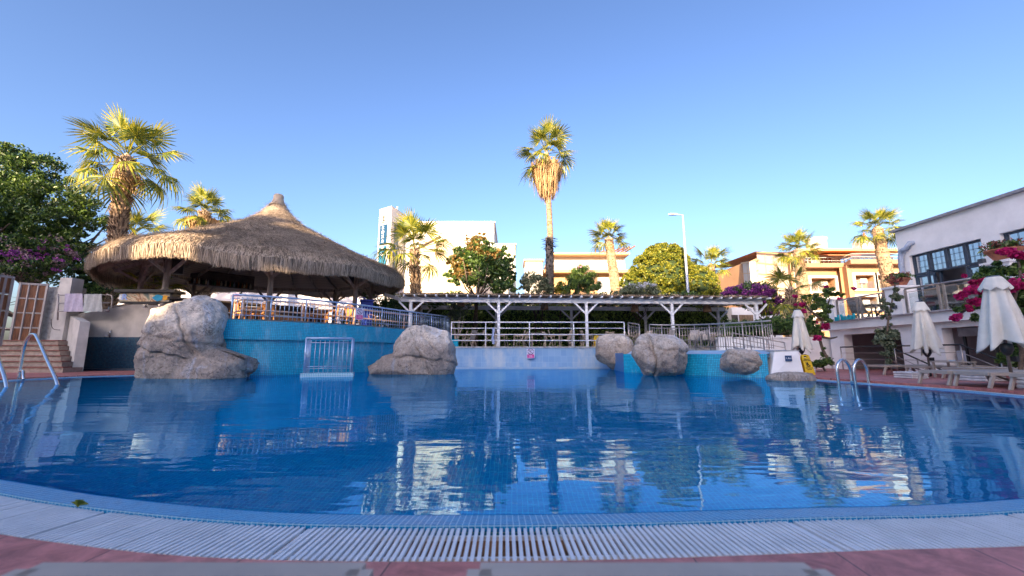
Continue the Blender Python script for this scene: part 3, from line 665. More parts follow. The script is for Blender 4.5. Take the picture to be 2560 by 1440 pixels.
boulder(at(1985, 949, 11.6), [((0, 0, 0), (.72, .4, .20)), ((-.15, 0, .05), (.4, .35, .16))],
        "flat low rock at the foot of the white pier and yellow sign", 6, .04, 5)
# ================================================================== THATCHED BAR PAVILION
GC = at(697, 490, 20.8); gx, gy = GC.x, GC.y; RE = 6.45
gz = wthing("thatched_pavilion", (gx, gy, TZ), "big round open-air bar pavilion with a conical straw thatch roof", "pavilion")
PROF = [(0.0, 8.75), (.25, 8.55), (.45, 8.25), (.75, 7.85), (1.4, 7.3), (2.3, 6.78), (3.3, 6.25), (4.4, 5.68), (5.3, 5.28), (5.95, 5.0), (6.3, 4.82), (RE, 4.6)]
def roofz(r):
    for (a, za), (c, zc) in zip(PROF, PROF[1:]):
        if r <= c: return za + (zc - za) * (r - a) / (c - a)
    return PROF[-1][1]
def sag(a): return .10 * sin(3 * a + 1) + .06 * sin(7 * a) + .04 * sin(13 * a + 2) + .32 * max(0, sin(a))
b = MB(); K = 72; n0 = 0
for r, z in PROF + [(RE + .03, 4.25), (RE - .25, 4.2), (RE - .5, 4.55)]:
    for j in range(K):
        a = 2 * pi * j / K; b.v.append((gx + r * cos(a), gy + r * sin(a), z + sag(a) * (r / RE) ** 2))
m_ = len(PROF) + 3
for i in range(m_ - 1):
    for j in range(K):
        p = i * K + j; q = i * K + (j + 1) % K; b.face((p, q, q + K, p + K), sm=True)
thatch = b.build("thatch_roof", STRAW, gz)
# straw lying on the slope and hanging fringe
def straw():
    R = np.random.default_rng(5); pr = np.array([p[0] for p in PROF]); pz = np.array([p[1] for p in PROF]); out = []
    n = 70000; a = R.random(n) * 2 * pi; r = RE * np.sqrt(R.random(n)) * .99; z = np.interp(r, pr, pz)
    dz = (np.interp(r + .1, pr, pz) - np.interp(r - .1, pr, pz)) / .2
    sg = (.10 * np.sin(3 * a + 1) + .06 * np.sin(7 * a) + .04 * np.sin(13 * a + 2) + .32 * np.maximum(0, np.sin(a))) * (r / RE) ** 2
    rad = np.stack([np.cos(a), np.sin(a), dz], 1); rad /= np.linalg.norm(rad, axis=1)[:, None]; tn = np.stack([-np.sin(a), np.cos(a), 0 * a], 1); nn = np.cross(rad, tn); nn *= np.sign(nn[:, 2:3])
    P = np.stack([gx + r * np.cos(a), gy + r * np.sin(a), z + sg], 1) + nn * (.015 + .05 * R.random(n))[:, None]
    ja = R.normal(size=n) * .75; d = rad * np.cos(ja)[:, None] + tn * np.sin(ja)[:, None] + nn * (R.normal(size=n) * .16)[:, None]
    s = np.cross(d, nn); L_ = (.22 + .30 * R.random(n))[:, None]; w = (.006 + .008 * R.random(n))[:, None]
    out.append(np.stack([P - s * w, P + s * w, P + d * L_ + s * w * .4, P + d * L_ - s * w * .4], 1))
    # fringe: rows of hanging straw, slightly clumped
    n = 62000; a = R.random(n) * 2 * pi; cl = np.sin(a * 57) * .5 + np.sin(a * 131 + 1) * .5
    r = RE - .02 - .42 * R.random(n) ** 1.6; inner = R.random(n) < .18; r = np.where(inner, RE - .35 - .15 * R.random(n), r)
    sg = (.10 * np.sin(3 * a + 1) + .06 * np.sin(7 * a) + .04 * np.sin(13 * a + 2) + .32 * np.maximum(0, np.sin(a)))
    z0 = np.interp(r, pr, pz) + sg + .03; ln = .66 + .13 * R.random(n) + .05 * cl + .05 * np.sin(a * 5 + .5); ln = np.where(inner, ln + .25, ln) * (1 - .38 * np.maximum(0, np.sin(a)) ** .5)
    out_ = .10 * R.random(n) + .03 * cl; tw = R.normal(size=n) * .10
    ca, sa = np.cos(a), np.sin(a); w = .007 + .010 * R.random(n)
    def pt(rr, zz, t): return np.stack([gx + rr * ca - sa * t, gy + rr * sa + ca * t, zz], 1)
    A = pt(r, z0, -w); B_ = pt(r, z0, w); C_ = pt(r + .14 + out_, z0 - ln * .35, w + tw * .3); D_ = pt(r + .14 + out_, z0 - ln * .35, -w + tw * .3)
    E_ = pt(r + .10 + out_ * 1.1, z0 - ln, w * .3 + tw); F_ = pt(r + .10 + out_ * 1.1, z0 - ln, -w * .3 + tw)
    out.append(np.stack([A, B_, C_, D_], 1)); out.append(np.stack([D_, C_, E_, F_], 1))
    return np.concatenate([o.reshape(-1, 3) for o in out])
v = straw(); st = fast("straw", v, np.arange(len(v)).reshape(-1, 4), STRAW, None); st.parent = thatch
cap = MB().lathe([(0, .32), (.20, .31), (.25, .22), (.24, .08), (.27, 0), (.30, -.15), (.42, -.3)], (gx, gy, 8.72), 20).build("finial", STRAW, gz)
# ceiling boards under the thatch, rafters, ring beam, posts, braces
CEIL = M("ceiling_boards", (.14, .105, .085), .7, var=.3, scale=1.5)
def board_mat():
    m = bpy.data.materials.new("ceiling_boards_ring"); N, L, P = nodes(m); tc = N.new("ShaderNodeTexCoord"); sp = N.new("ShaderNodeSeparateXYZ"); L.new(tc.outputs["UV"], sp.inputs[0])
    w = N.new("ShaderNodeMath"); w.operation = 'FRACT'; k = N.new("ShaderNodeMath"); k.operation = 'MULTIPLY'; k.inputs[1].default_value = 6.5; L.new(sp.outputs[1], k.inputs[0]); L.new(k.outputs[0], w.inputs[0])
    r = N.new("ShaderNodeValToRGB"); e = r.color_ramp.elements; e[0].color = (.02, .015, .012, 1); e[0].position = .06; e[1].color = (.36, .29, .25, 1); e[1].position = .12; L.new(w.outputs[0], r.inputs[0])
    L.new(r.outputs[0], P.inputs["Base Color"]); P.inputs["Roughness"].default_value = .7; return m
b = MB(); NS = 8; A0 = math.atan2(-gy, -gx)
def ringp(r, a): 
    # octagonal ring radius
    k = (a - A0) / (2 * pi / NS); f_ = k - math.floor(k); h = (2 * pi / NS) * (f_ - .5)
    return r * cos(pi / NS) / cos(h)
for i in range(64):
    a, c = 2 * pi * i / 64, 2 * pi * (i + 1) / 64
    rs = [(5.95, 4.50), (4, 5.45), (2.2, 6.4), (.3, 7.4)]
    for (ra, za), (rb_, zb) in zip(rs, rs[1:]):
        b.quad((gx + ra * cos(a), gy + ra * sin(a), za), (gx + ra * cos(c), gy + ra * sin(c), za), (gx + rb_ * cos(c), gy + rb_ * sin(c), zb), (gx + rb_ * cos(a), gy + rb_ * sin(a), zb), [(0, ra), (1, ra), (1, rb_), (0, rb_)])
b.build("ceiling", board_mat(), gz)
PR = 5.0
def gp(r, a, z): return V((gx + r * cos(a), gy + r * sin(a), z))
for i in range(NS):
    a = A0 + 2 * pi * i / NS; p = gp(PR, a, 0); lit = i in (6, 7)
    MB().box((p.x, p.y, TZ + .04), (.34, .34, .08), a).tube([(p.x, p.y, TZ), (p.x, p.y, 4.68)], .105, 10).build("post", WOODG, gz)
    for s in (-1, 1):
        q = gp(PR * .83, a + s * 0.30, 4.78); MB().bar((p.x, p.y, 3.75), gp(PR, a, 0).lerp(gp(PR, a + s * 2 * pi / NS, 0), .2) + V((0, 0, 4.58)), .09, .11).build("brace", WOODG, gz)
    MB().bar((p.x, p.y, 3.85), gp(RE - .45, a, 4.42), .08, .10).build("brace", WOODG, gz)
    q = gp(PR, a + 2 * pi / NS, 0); MB().bar((p.x, p.y, 4.62), (q.x, q.y, 4.62), .12, .20).build("ring_beam", WOODG, gz)
for i in range(NS * 3):
    a = A0 + 2 * pi * i / (NS * 3); MB().bar(gp(.35, a, 7.25), gp(RE - .5, a, 4.30), .07, .14).build("rafter", WOODG, gz)
MB().tube([(gx, gy, 6.2), (gx, gy, 8.2)], .14, 8).build("king_post", WOODG, gz)
# things hanging under the roof
SPK = []
for px, py, Y, sz, lb_ in ((444, 668, 17.6, (.42, .36, .62), "black loudspeaker hanging under the thatch beside the sunlit post"), (880, 699, 20.5, (.34, .3, .55), "black loudspeaker under the right end of the thatch"), (675, 657, 18.2, (.22, .2, .12), "tiny black box speaker under the middle of the thatch front")):
    p = at(px, py, Y); o = wthing("loudspeaker", p, lb_, "loudspeaker", "loudspeakers under the thatched roof")
    MB().box(p, sz, .6).build("cabinet", BLACK, o, .02); MB().bar(p + V((0, 0, sz[2] / 2)), p + V((0, .25, .75)), .04).build("bracket", BLACK, o)
pf = at(805, 668, 18.6); MB().tube([at(790, 663, 17.6), at(850, 677, 18.0)], .06, 6).build("tube_lamp", BLACK); tag(bpy.data.objects["tube_lamp"], "long black tube lamp under the thatch, right of the front post", "lamp")
# bottle shelf
s0, s1 = at(465, 708, 21.5), at(628, 724, 23.6)
shf = wthing("bottle_shelf", s0.lerp(s1, .5), "long dark hanging shelf of bar bottles at the back of the pavilion", "shelf")
d = (s1 - s0); MB().bar(s0, s1, .30, .05).build("board", WOODD, shf); MB().bar(s0 + V((0, .2, .75)), s1 + V((0, .2, .75)), .12, .10).build("top_rail", WOODD, shf)
b = MB(); b.slab([s0 + V((0, .22, 0)), s1 + V((0, .22, 0)), s1 + V((0, .22, .75)), s0 + V((0, .22, .75))], .03); b.build("back_panel", WOODD, shf)
bcols = [M("bottle_%s" % k, c, .15, coat=.6) for k, c in (("clear", (.45, .50, .52)), ("green", (.05, .16, .07)), ("amber", (.35, .15, .04)), ("dark", (.03, .025, .03)), ("ivory", (.6, .55, .42)))]
base_b = {}
T1 = "first second third fourth fifth sixth seventh eighth ninth tenth eleventh twelfth thirteenth fourteenth fifteenth sixteenth seventeenth eighteenth nineteenth twentieth".split()
ORD = T1 + ["twenty-" + x for x in T1[:9]] + ["thirtieth"]
for i in range(30):
    t = (i + .5) / 30; p = s0.lerp(s1, t) + V((0, 0, .03)); k = random.randrange(5)
    if k not in base_b:
        hh = random.uniform(.27, .34); o = MB().lathe([(0, 0), (.042, 0), (.045, .02), (.045, hh * .6), (.018, hh * .76), (.016, hh), (0, hh)], (0, 0, 0), 8).build("bottle", bcols[k]); base_b[k] = o
    else: o = base_b[k].copy(); COL.objects.link(o)
    o.location = p; o.scale = (1.1, 1.1, random.uniform(.95, 1.2)); tag(o, "%s liquor bottle, %s from the left on the hanging bar shelf" % (["clear", "green", "amber", "black", "ivory labelled"][k], ORD[i]), "bottle", "bottles on the bar shelf")
# bar counter (dark) behind the rail, left
c0, c1 = at(505, 800, 16.2), at(604, 800, 17.2)
bc = wthing("bar_counter", c0.lerp(c1, .5), "dark brown boarded bar counter behind the largest boulder", "bar counter")
q0, q1 = V((c0.x - 1.2, c0.y - .3, TZ)), V((c1.x + 2.2, c1.y + 3.2, TZ))
b = MB(); b.slab([q0, q1, q1 + V((0, 0, .95)), q0 + V((0, 0, .95))], .08); b.build("front_panel", M("dark_boards", (.06, .035, .028), .6, var=.3, scale=6, stretch=(6, 6, .6)), bc)
MB().bar(q0 + V((0, -.05, 1.0)), q1 + V((0, -.05, 1.0)), .4, .07).build("counter_top", WOODD, bc)
MB().tube([q0 + V((.15, -.3, .55)), q1 + V((.15, -.3, .55))], .03, 6).build("foot_rail", RAILW, bc)
# parapet rails with two horizontals (pinkish timber) behind the white rail
hr = wthing("timber_rail", at(700, 790, 17), "low timber rail with two horizontal bars inside the bar terrace", "railing")
rp = [V((p.x, p.y, 0)) for p in offset(WA, -1.3) if p.x > -11][2:]
for z in (.42, .80): MB().tube([p + V((0, 0, TZ + z)) for p in rp], .035, 6).build("rail", M("pinkish_timber", (.62, .42, .30), .6, var=.1), hr)
for p in rp[::9]: MB().tube([p + V((0, 0, TZ)), p + V((0, 0, TZ + .82))], .035, 6).build("upright", MC["pinkish_timber"], hr)
# sign light-box over the shower wall
sb0, sb1 = at(296, 757, 15.6), at(428, 757, 15.9); SH_ = .40
sg_ = wthing("menu_sign_board", sb0, "long black-framed illustrated sign board above the shower wall", "sign")
dd = (sb1 - sb0); nrm = V((dd.y, -dd.x, 0)).normalized()
b = MB(); b.slab([sb0, sb1, sb1 + V((0, 0, SH_)), sb0 + V((0, 0, SH_))], .55)
b.build("box", BLACK, sg_); MB().bar(sb0 + V((-.15, .2, SH_ + .05)) , sb1 + V((.1, .25, SH_ + .05)), .75, .11).build("roof_edge", BLACK, sg_)
def art_mat():
    m = bpy.data.materials.new("painted_swirls"); N, L, P = nodes(m); tc = N.new("ShaderNodeTexCoord")
    n = N.new("ShaderNodeTexNoise"); n.inputs["Scale"].default_value = 1.5; n.inputs["Distortion"].default_value = 2.2; n.inputs["Detail"].default_value = 3; L.new(tc.outputs["Object"], n.inputs[0])
    r = N.new("ShaderNodeValToRGB"); e = r.color_ramp.elements; e[0].position = .25; e[0].color = (.06, .12, .16, 1); e[1].position = .8; e[1].color = (.75, .10, .03, 1)
    for p_, c_ in ((.40, (.30, .30, .18, 1)), (.48, (.70, .55, .35, 1)), (.56, (.32, .16, .09, 1)), (.64, (.80, .55, .25, 1))): x = e.new(p_); x.color = c_
    L.new(n.outputs[0], r.inputs[0]); L.new(r.outputs[0], P.inputs["Base Color"]); P.inputs["Roughness"].default_value = .35; return m
pa = [sb0 + nrm * .02 + V((.04, 0, .05)), sb1 + nrm * .02 + V((-.08, 0, .05)), sb1 + nrm * .02 + V((-.08, 0, SH_ - .03)), sb0 + nrm * .02 + V((.04, 0, SH_ - .03))]
b = MB(); b.slab(pa, .015); b.build("picture_panel", art_mat(), sg_)
rzs = math.atan2(dd.y, dd.x)
text("R", .30, flat("sign_blue", (.35, .50, .85)), sg_, sb0 + nrm * .035 + dd * .11 + V((0, 0, .21)), (pi / 2, 0, rzs), .006, bold=.012); text("E", .26, flat("sign_white", (.8, .85, .9)), sg_, sb0 + nrm * .035 + dd * .045 + V((0, 0, .21)), (pi / 2, 0, rzs), .006, bold=.01)
for fx, cc, s_ in ((.74, (.0, .30, .50), .13), (.88, (.85, .42, .02), .10)):
    p = sb0.lerp(sb1, fx) + nrm * .035 + V((0, 0, .19)); bb = MB(); k = 12; pts = [p + V((cos(2 * pi * i / k) * s_ * (1 + .35 * sin(i * 2.3)) * cos(rzs) * 1.3, cos(2 * pi * i / k) * s_ * sin(rzs), sin(2 * pi * i / k) * s_ * (1 + .2 * sin(i * 3.1)))) for i in range(k)]
    bb.slab(pts, .012); bb.build("painted_patch", flat("patch%.2f" % fx, cc), sg_)

# ---- white curved railing on the blue wall
WR = M("white_blue_rail", (.42, .55, .74), .3, .5, var=.1, scale=6)
rl = wthing("curved_railing", (-7.5, 15, TZ), "long curved pale blue metal railing on top of the blue mosaic wall", "railing")
line = [p for p in offset(WA, .02) if p.x > -9.35]; line = resample(line + [V((-3.45, 21.8, 0)), V((-3.5, 23.4, 0))], .08); RH = .80
MB().tube([p + V((0, 0, TZ + RH)) for p in line], .034, 8).build("top_rail", WR, rl)
b = MB().tube([p + V((0, 0, TZ + RH - .13)) for p in line], .014, 6); b.tube([p + V((0, 0, TZ + .13)) for p in line], .014, 6); b.build("rail_bar", WR, rl)
fine = resample(line, .14); b = MB()
for i, p in enumerate(fine):
    if i % 8: b.tube([p + V((0, 0, TZ - .02)), p + V((0, 0, TZ + RH - .06))], .012, 5)
b.build("balusters", WR, rl)
for p in fine[::8]: MB().tube([p + V((0, 0, TZ - .02)), p + V((0, 0, TZ + RH))], .026, 8).build("post", WR, rl)
# ---- no diving signs
SGW = flat("sign_face", (.62, .64, .80)); SGR = flat("sign_red", (.62, .08, .30)); SGK = flat("sign_ink", (.10, .04, .18))
def nodive(c, w, h, rz, label):
    o = empty("no_diving_sign", c, label, "sign", "no diving signs", rz)
    MB().box((0, 0, 0), (w, .012, h)).build("plate", SGW, o)
    MB().box((0, -.009, -h * .27), (w * .86, .006, h * .36)).build("red_panel", SGR, o)
    b = MB(); R_ = w * .34; k = 24
    for i in range(k):
        a, c_ = 2 * pi * i / k, 2 * pi * (i + 1) / k
        b.bar((cos(a) * R_, -.009, h * .20 + sin(a) * R_), (cos(c_) * R_, -.009, h * .20 + sin(c_) * R_), .006, w * .07)
    b.bar((-R_ * .7, -.010, h * .20 + R_ * .7), (R_ * .7, -.010, h * .20 - R_ * .7), .006, w * .05)
    b.build("prohibition_ring", SGK, o)
    b = MB(); b.bar((-R_ * .5, -.013, h * .22), (R_ * .35, -.013, h * .22 + R_ * .35), .006, w * .06); b.bar((0, -.013, h * .24), (R_ * .1, -.013, h * .2 - R_ * .35), .006, w * .05)
    b.bar((-R_ * .55, -.013, h * .2 - R_ * .55), (R_ * .2, -.013, h * .2 - R_ * .5), .006, w * .04); b.build("swimmer_mark", SGK, o)
    text("DİKKAT\nDALMAK\nYASAKTIR", h * .085, flat("sign_text", (.85, .75, .85)), o, (0, -.013, -h * .27), (pi / 2, 0, 0), .001, space=.95)
    return o
nodive(at(899, 785, 16.4), .30, .46, .75, "no diving sign hung on the curved pale blue railing")
nodive(V((at(1327, 884, 20.2).x, 20.36, at(1327, 884, 20.2).z)), .40, .46, 0, "no diving sign stuck on the worn pale blue pool wall")
# ---- small railing box on a mosaic plinth in front of the blue wall
c = gr(817, 941); kx = wthing("railed_platform", c, "small railed platform on a mosaic plinth standing in the water by the blue wall", "platform")
D0, D1 = gr(750, 942), gr(883, 940); ax = (D1 - D0).normalized(); ay = V((-ax.y, ax.x, 0)); Wd = (D1 - D0).length; dp = .85
def rect(o, w, d, z): return [o + V((0, 0, z)), o + ax * w + V((0, 0, z)), o + ax * w + ay * d + V((0, 0, z)), o + ay * d + V((0, 0, z))]
b = MB(); q = rect(D0, Wd, dp, 0); z0, z1 = -1.3, .10; u = 0
for i in range(4):
    a, e = q[i], q[(i + 1) % 4]; L_ = (e - a).length; b.quad((a.x, a.y, z0), (e.x, e.y, z0), (e.x, e.y, z1), (a.x, a.y, z1), [(u, z0), (u + L_, z0), (u + L_, z1), (u, z1)]); u += L_
b.quad(*[(p.x, p.y, z1) for p in q], [(0, 0), (Wd, 0), (Wd, dp), (0, dp)]); b.build("plinth", mosaic("pale_mosaic", (.06, .36, .48), (.10, .42, .54), (.55, .70, .78), .05, uv=True, mortar=.18), kx)
r0 = D0 + ax * .09 + ay * .08; rw, rd = Wd - .18, dp - .16; Q = rect(r0, rw, rd, .10); Ht = 1.10
for i in range(4): MB().tube([Q[i], Q[i] + V((0, 0, Ht))], .032, 8).build("post", WR, kx)
for i in (0, 1, 3): MB().tube([Q[i] + V((0, 0, Ht)), Q[(i + 1) % 4] + V((0, 0, Ht))], .036 if i == 0 else .024, 8).build("top_rail", WR, kx)
b = MB()
for i in (0, 1, 3):
    a, e = Q[i], Q[(i + 1) % 4]; n = 10 if i == 0 else 5
    for z in (.15, .21, Ht - .14): b.tube([a + V((0, 0, z)), e + V((0, 0, z))], .011, 5)
    for k in range(1, n): p = a.lerp(e, k / n); b.tube([p + V((0, 0, .02)), p + V((0, 0, Ht - .07))], .013, 5)
b.build("balusters", WR, kx)
# ---- wicker chairs and tables on the bar terrace
RAT = M("rattan", (.55, .25, .08), .5, var=.2, scale=9)
def rattan_chair():
    o = empty("rattan_chair", (0, 0, 0), "curved orange rattan chair", "chair")
    MB().lathe([(0, 0), (.22, 0), (.23, .02), (.22, .045), (0, .05)], (0, 0, .43), 16).build("seat", RAT, o)
    for x, y in ((-.17, -.17), (.17, -.17), (-.17, .17), (.17, .17)): MB().tube([(x * 1.2, y * 1.25, 0), (x, y, .44)], .017, 6).build("leg", RAT, o)
    a = [(-.22, .1, .45), (-.25, .20, .72), (-.17, .25, .92), (0, .27, .98), (.17, .25, .92), (.25, .20, .72), (.22, .1, .45)]
    MB().tube(catmull(a, .06), .017, 6).build("back_hoop", RAT, o)
    MB().slab([(-.15, .20, .5), (.15, .20, .5), (.16, .26, .9), (-.16, .26, .9)], .015).build("back_weave", RAT, o)
    for s in (-1, 1): MB().tube(catmull([(s * .22, .18, .68), (s * .27, -.02, .67), (s * .24, -.18, .60), (s * .18, -.18, .44)], .06), .015, 6).build("armrest", RAT, o)
    return o
def cafe_table():
    o = empty("cafe_table", (0, 0, 0), "", "table"); MB().lathe([(0, 0), (.45, 0), (.46, .015), (.45, .03), (0, .03)], (0, 0, .73), 24).build("top", M("table_white", (.7, .68, .66), .4), o)
    MB().tube([(0, 0, .02), (0, 0, .73)], .03, 8).build("column", RAT, o); MB().lathe([(0, .04), (.24, .03), (.25, 0)], (0, 0, 0), 16).build("foot", RAT, o); return o
ch0, tb0 = rattan_chair(), cafe_table(); first = True
specs = [(604, 16.4, 2.6), (640, 16.9, -.6), (668, 17.3, -2.3), (590, 17.4, .5), (770, 17.6, 1.2), (795, 18.4, .2), (828, 17.8, -1.0), (862, 18.6, -2.4), (882, 18.2, 2.8), (935, 19.6, 1.4)]
desc = ["left-hand chair of the sunlit group by the railing start", "second chair of the left group, turned sideways", "right-hand chair of the left group, leaning back to the rail", "chair at the back of the left group by the dark counter", "first chair right of the front post", "chair behind the right-hand table, facing the pool",
        "chair between the right-hand table and the rail", "chair with its back to the no diving sign", "chair closest to the no diving sign", "chair in the shade right of the blue bin"]
for (px, Y, rz), ds in zip(specs, desc):
    o = ch0 if first else copy_tree(ch0); first = False; p = at(px, 800, Y); o.location = (p.x, p.y, TZ); o.rotation_euler = (0, 0, rz); tag(o, "orange rattan chair, " + ds, "chair", "rattan chairs on the bar terrace")
for i, (px, Y, ds) in enumerate(((628, 17.0, "round white-topped table in the left group of rattan chairs"), (812, 17.9, "round white-topped table in the right group of rattan chairs"))):
    o = tb0 if i == 0 else copy_tree(tb0); p = at(px, 800, Y); o.location = (p.x, p.y, TZ); tag(o, ds, "table", "tables on the bar terrace")
# blue bin
p = at(915, 790, 19.6); bn = wthing("wheeled_bin", (p.x, p.y, TZ), "tall dark blue bin behind the curved railing near the right post", "bin"); BLU = flat("bin_blue", (.01, .03, .28), .4)
MB().box((p.x, p.y, TZ + .65), (.55, .55, 1.3), .4).build("body", BLU, bn, .03); MB().box((p.x, p.y - .02, TZ + 1.35), (.62, .62, .09), .4).build("lid", BLU, bn, .02)
MB().tube([p + V((-.45, -.1, TZ - p.z + .1)), p + V((-.45, -.1, TZ - p.z + 1.5)), p + V((-.05, -.1, TZ - p.z + 1.5))], .025, 6).build("handle", flat("bright_blue", (.02, .08, .7), .4), bn)

# ================================================================== PERGOLA
pg = wthing("pergola", (2, 22, 1.05), "long white timber pergola roofed with brown brushwood", "pergola")
def pY(px): return 20.9 + (px - 1028) / 860 * 1.1
FZ = 1.05; BT = 3.55
A_, B_ = V((at(1002, 745, pY(1002)).x, pY(1002), 0)), V((at(1905, 758, pY(1905)).x, pY(1905), 0)); dirp = (B_ - A_).normalized(); back = V((-dirp.y, dirp.x, 0)) * 3.6
MB().bar(A_ + V((0, 0, BT - .1)), B_ + V((0, 0, BT - .1)), .10, .24).build("front_beam", WPAINT, pg)
MB().bar(A_ + back + V((0, 0, BT - .1)), B_ + back + V((0, 0, BT - .1)), .10, .24).build("back_beam", WPAINT, pg)
def pp(px): return V((at(px, 750, pY(px)).x, pY(px), 0))
for px in (1028, 1247, 1465, 1678, 1888):
    for k, off in enumerate((V((0, 0, 0)), back)):
        p = pp(px) + off + dirp * (.0 if k == 0 else -.05)
        MB().bar(p + V((0, 0, FZ - .05)), p + V((0, 0, BT - .2)), .14).build("post", WPAINT, pg)
        for s in (-1, 1):
            if px == 1028 and s < 0 and k == 0: pass
            MB().bar(p + V((0, 0, BT - .80)), p + dirp * (.62 * s) + V((0, 0, BT - .2)), .07, .09).build("brace", WPAINT, pg)
MB().bar(A_ + V((-.05, 0, BT - .1)), A_ + V((-1.0, .6, BT + .25)), .09, .16).build("side_arm", WPAINT, pg)
L_ = (B_ - A_).length; nr = 36
for i in range(nr + 1):
    p = A_ + dirp * (.25 + (L_ - .15) * i / nr); MB().bar(p - back * .16 + V((0, 0, BT + .05)), p + back * 1.12 + V((0, 0, BT + .16)), .062, .095).build("rafter", WPAINT, pg)
BRU = M("brushwood", (.58, .44, .32), .9, island=.9, scale=2, col2=(.22, .16, .11))
def brush():
    R = np.random.default_rng(9); n = 26000; u = R.random(n) * (L_ + .1); w = R.random(n) * 1.22 - .12; w = np.where(R.random(n) < .25, -.12 + .05 * R.random(n), w); bl = back.length; bd = np.array(back.normalized()); dd_ = np.array(dirp)
    P = np.array(A_) + dd_ * u[:, None] + bd * (w * bl)[:, None]; P[:, 2] = BT + .13 + .045 * (w) + .07 * R.random(n)
    a = R.normal(size=n) * .35; d = bd * np.cos(a)[:, None] + dd_ * np.sin(a)[:, None]; d[:, 2] = R.normal(size=n) * .10; s = np.cross(d, [0, 0, 1]); l = (.2 + .4 * R.random(n))[:, None]; q = .011
    up = np.array([0, 0, 1.0]); wv_ = s * q; wv_[n // 2:] = up * q
    return np.stack([P - wv_, P + wv_, P + d * l + wv_ * .5, P + d * l - wv_ * .5], 1).reshape(-1, 3)
v = brush(); fast("brushwood_roof", v, np.arange(len(v)).reshape(-1, 4), BRU, pg)
b = MB(); b.slab([A_ - back * .12 + V((0, 0, BT + .125)), B_ - back * .12 + V((0, 0, BT + .125)), B_ + back * 1.1 + V((0, 0, BT + .25)), A_ + back * 1.1 + V((0, 0, BT + .25))], .02); b.build("mat", BRU, pg)
# wicker lamps
WICK = M("wicker", (.30, .18, .10), .8, var=.3, scale=12, stretch=(1, 1, .3))
for px, py, ds in ((1152, 757, "leftmost, half hidden by the pale shrub"), (1361, 764, "hanging left of the second bay post"), (1587, 769, "hanging between the middle posts"), (1768, 770, "hanging in the right-hand bay")):
    p = at(px, py, 22.6); o = wthing("wicker_lamp", p, "brown wicker pendant lamp under the pergola, " + ds, "lamp", "wicker lamps under the pergola")
    MB().lathe([(.09, .16), (.14, .15), (.20, -.03), (.23, -.22), (.21, -.22), (.17, -.02), (.08, .13)], p, 14).build("shade", WICK, o); MB().tube([p + V((0, 0, .13)), p + V((0, 0, BT - p.z))], .01, 4).build("cord", BLACK, o)
# four-bar rail on the pale wall
hr = wthing("white_bar_railing", (1, 20.66, FZ), "white four-bar railing on the worn pale blue pool wall", "railing")
x0, x1 = at(1127, 850, 20.66).x, at(1562, 850, 20.66).x
for z, r in ((2.27, .03), (1.97, .022), (1.66, .022), (1.36, .022)): MB().tube([(x0, 20.66, z), (x1, 20.66, z)], r, 8).build("rail", WPAINT, hr)
for px in (1128, 1214, 1324, 1435, 1562): MB().tube([(at(px, 850, 20.66).x, 20.66, FZ), (at(px, 850, 20.66).x, 20.66, 2.27)], .026, 8).build("upright", WPAINT, hr)
# bronze vertical-bar fences on the right
def barfence(name, pts, z0f, z1f, n, label, mid=None):
    o = wthing(name, (pts[0][0], pts[0][1], z0f[0]), label, "railing", "bronze steel railings"); pts = catmull([V((p[0], p[1], 0)) for p in pts], .15); tot = len(pts) - 1
    def z(i, f_): t = i / tot; return f_[0] + (f_[1] - f_[0]) * t + (f_[2] if len(f_) > 2 else 0) * 4 * t * (1 - t)
    MB().tube([p + V((0, 0, z(i, z1f))) for i, p in enumerate(pts)], .03, 8).build("top_rail", BRONZE, o)
    b = MB().tube([p + V((0, 0, z(i, z1f) - .14)) for i, p in enumerate(pts)], .014, 6); b.tube([p + V((0, 0, z(i, z0f) + .10)) for i, p in enumerate(pts)], .014, 6); b.build("rail_bar", BRONZE, o); b = MB()
    for k in range(n + 1):
        i = tot * k / n; p = pts[int(i)].lerp(pts[min(int(i) + 1, tot)], i - int(i)); base = p + V((0, 0, z(i, z0f))); top_ = p + V((0, 0, z(i, z1f)))
        if k % 6 == 0: MB().tube([base - V((0, 0, .08)), top_], .024, 6).build("post", BRONZE, o)
        else: b.tube([base + V((0, 0, .05)), top_ - V((0, 0, .1))], .0115, 5)
    b.build("balusters", BRONZE, o); return o
barfence("bar_fence", [at(1625, 850, 18.2)[:2], at(1720, 850, 17.3)[:2], at(1830, 850, 15.8)[:2], at(1932, 850, 14.7)[:2]], (.98, .83, 0), (1.98, 1.87, -.05), 46, "long bronze bar railing behind the round boulders")
barfence("bar_fence", [at(1572, 850, 19.4)[:2], at(1600, 850, 18.6)[:2]], (1.0, .98), (2.16, 2.0), 6, "short bronze bar railing left of the long one, at the end of the white rails")
rr = wthing("ramp_handrail", at(1900, 870, 17), "sloping bronze handrail with three lower bars beside the white garden wall", "handrail")
r0, r1 = at(1829, 832, 17.6), at(1960, 856, 15.9)
for k in range(4): MB().tube([r0 + V((0, 0, -.2 * k)), r1 + V((0, 0, -.2 * k))], .026 if k == 0 else .014, 6).build("rail", BRONZE, rr)
for t in (0, .35, .7, 1): MB().tube([r0.lerp(r1, t), r0.lerp(r1, t) + V((.1, 0, -.85))], .022, 6).build("upright", BRONZE, rr)
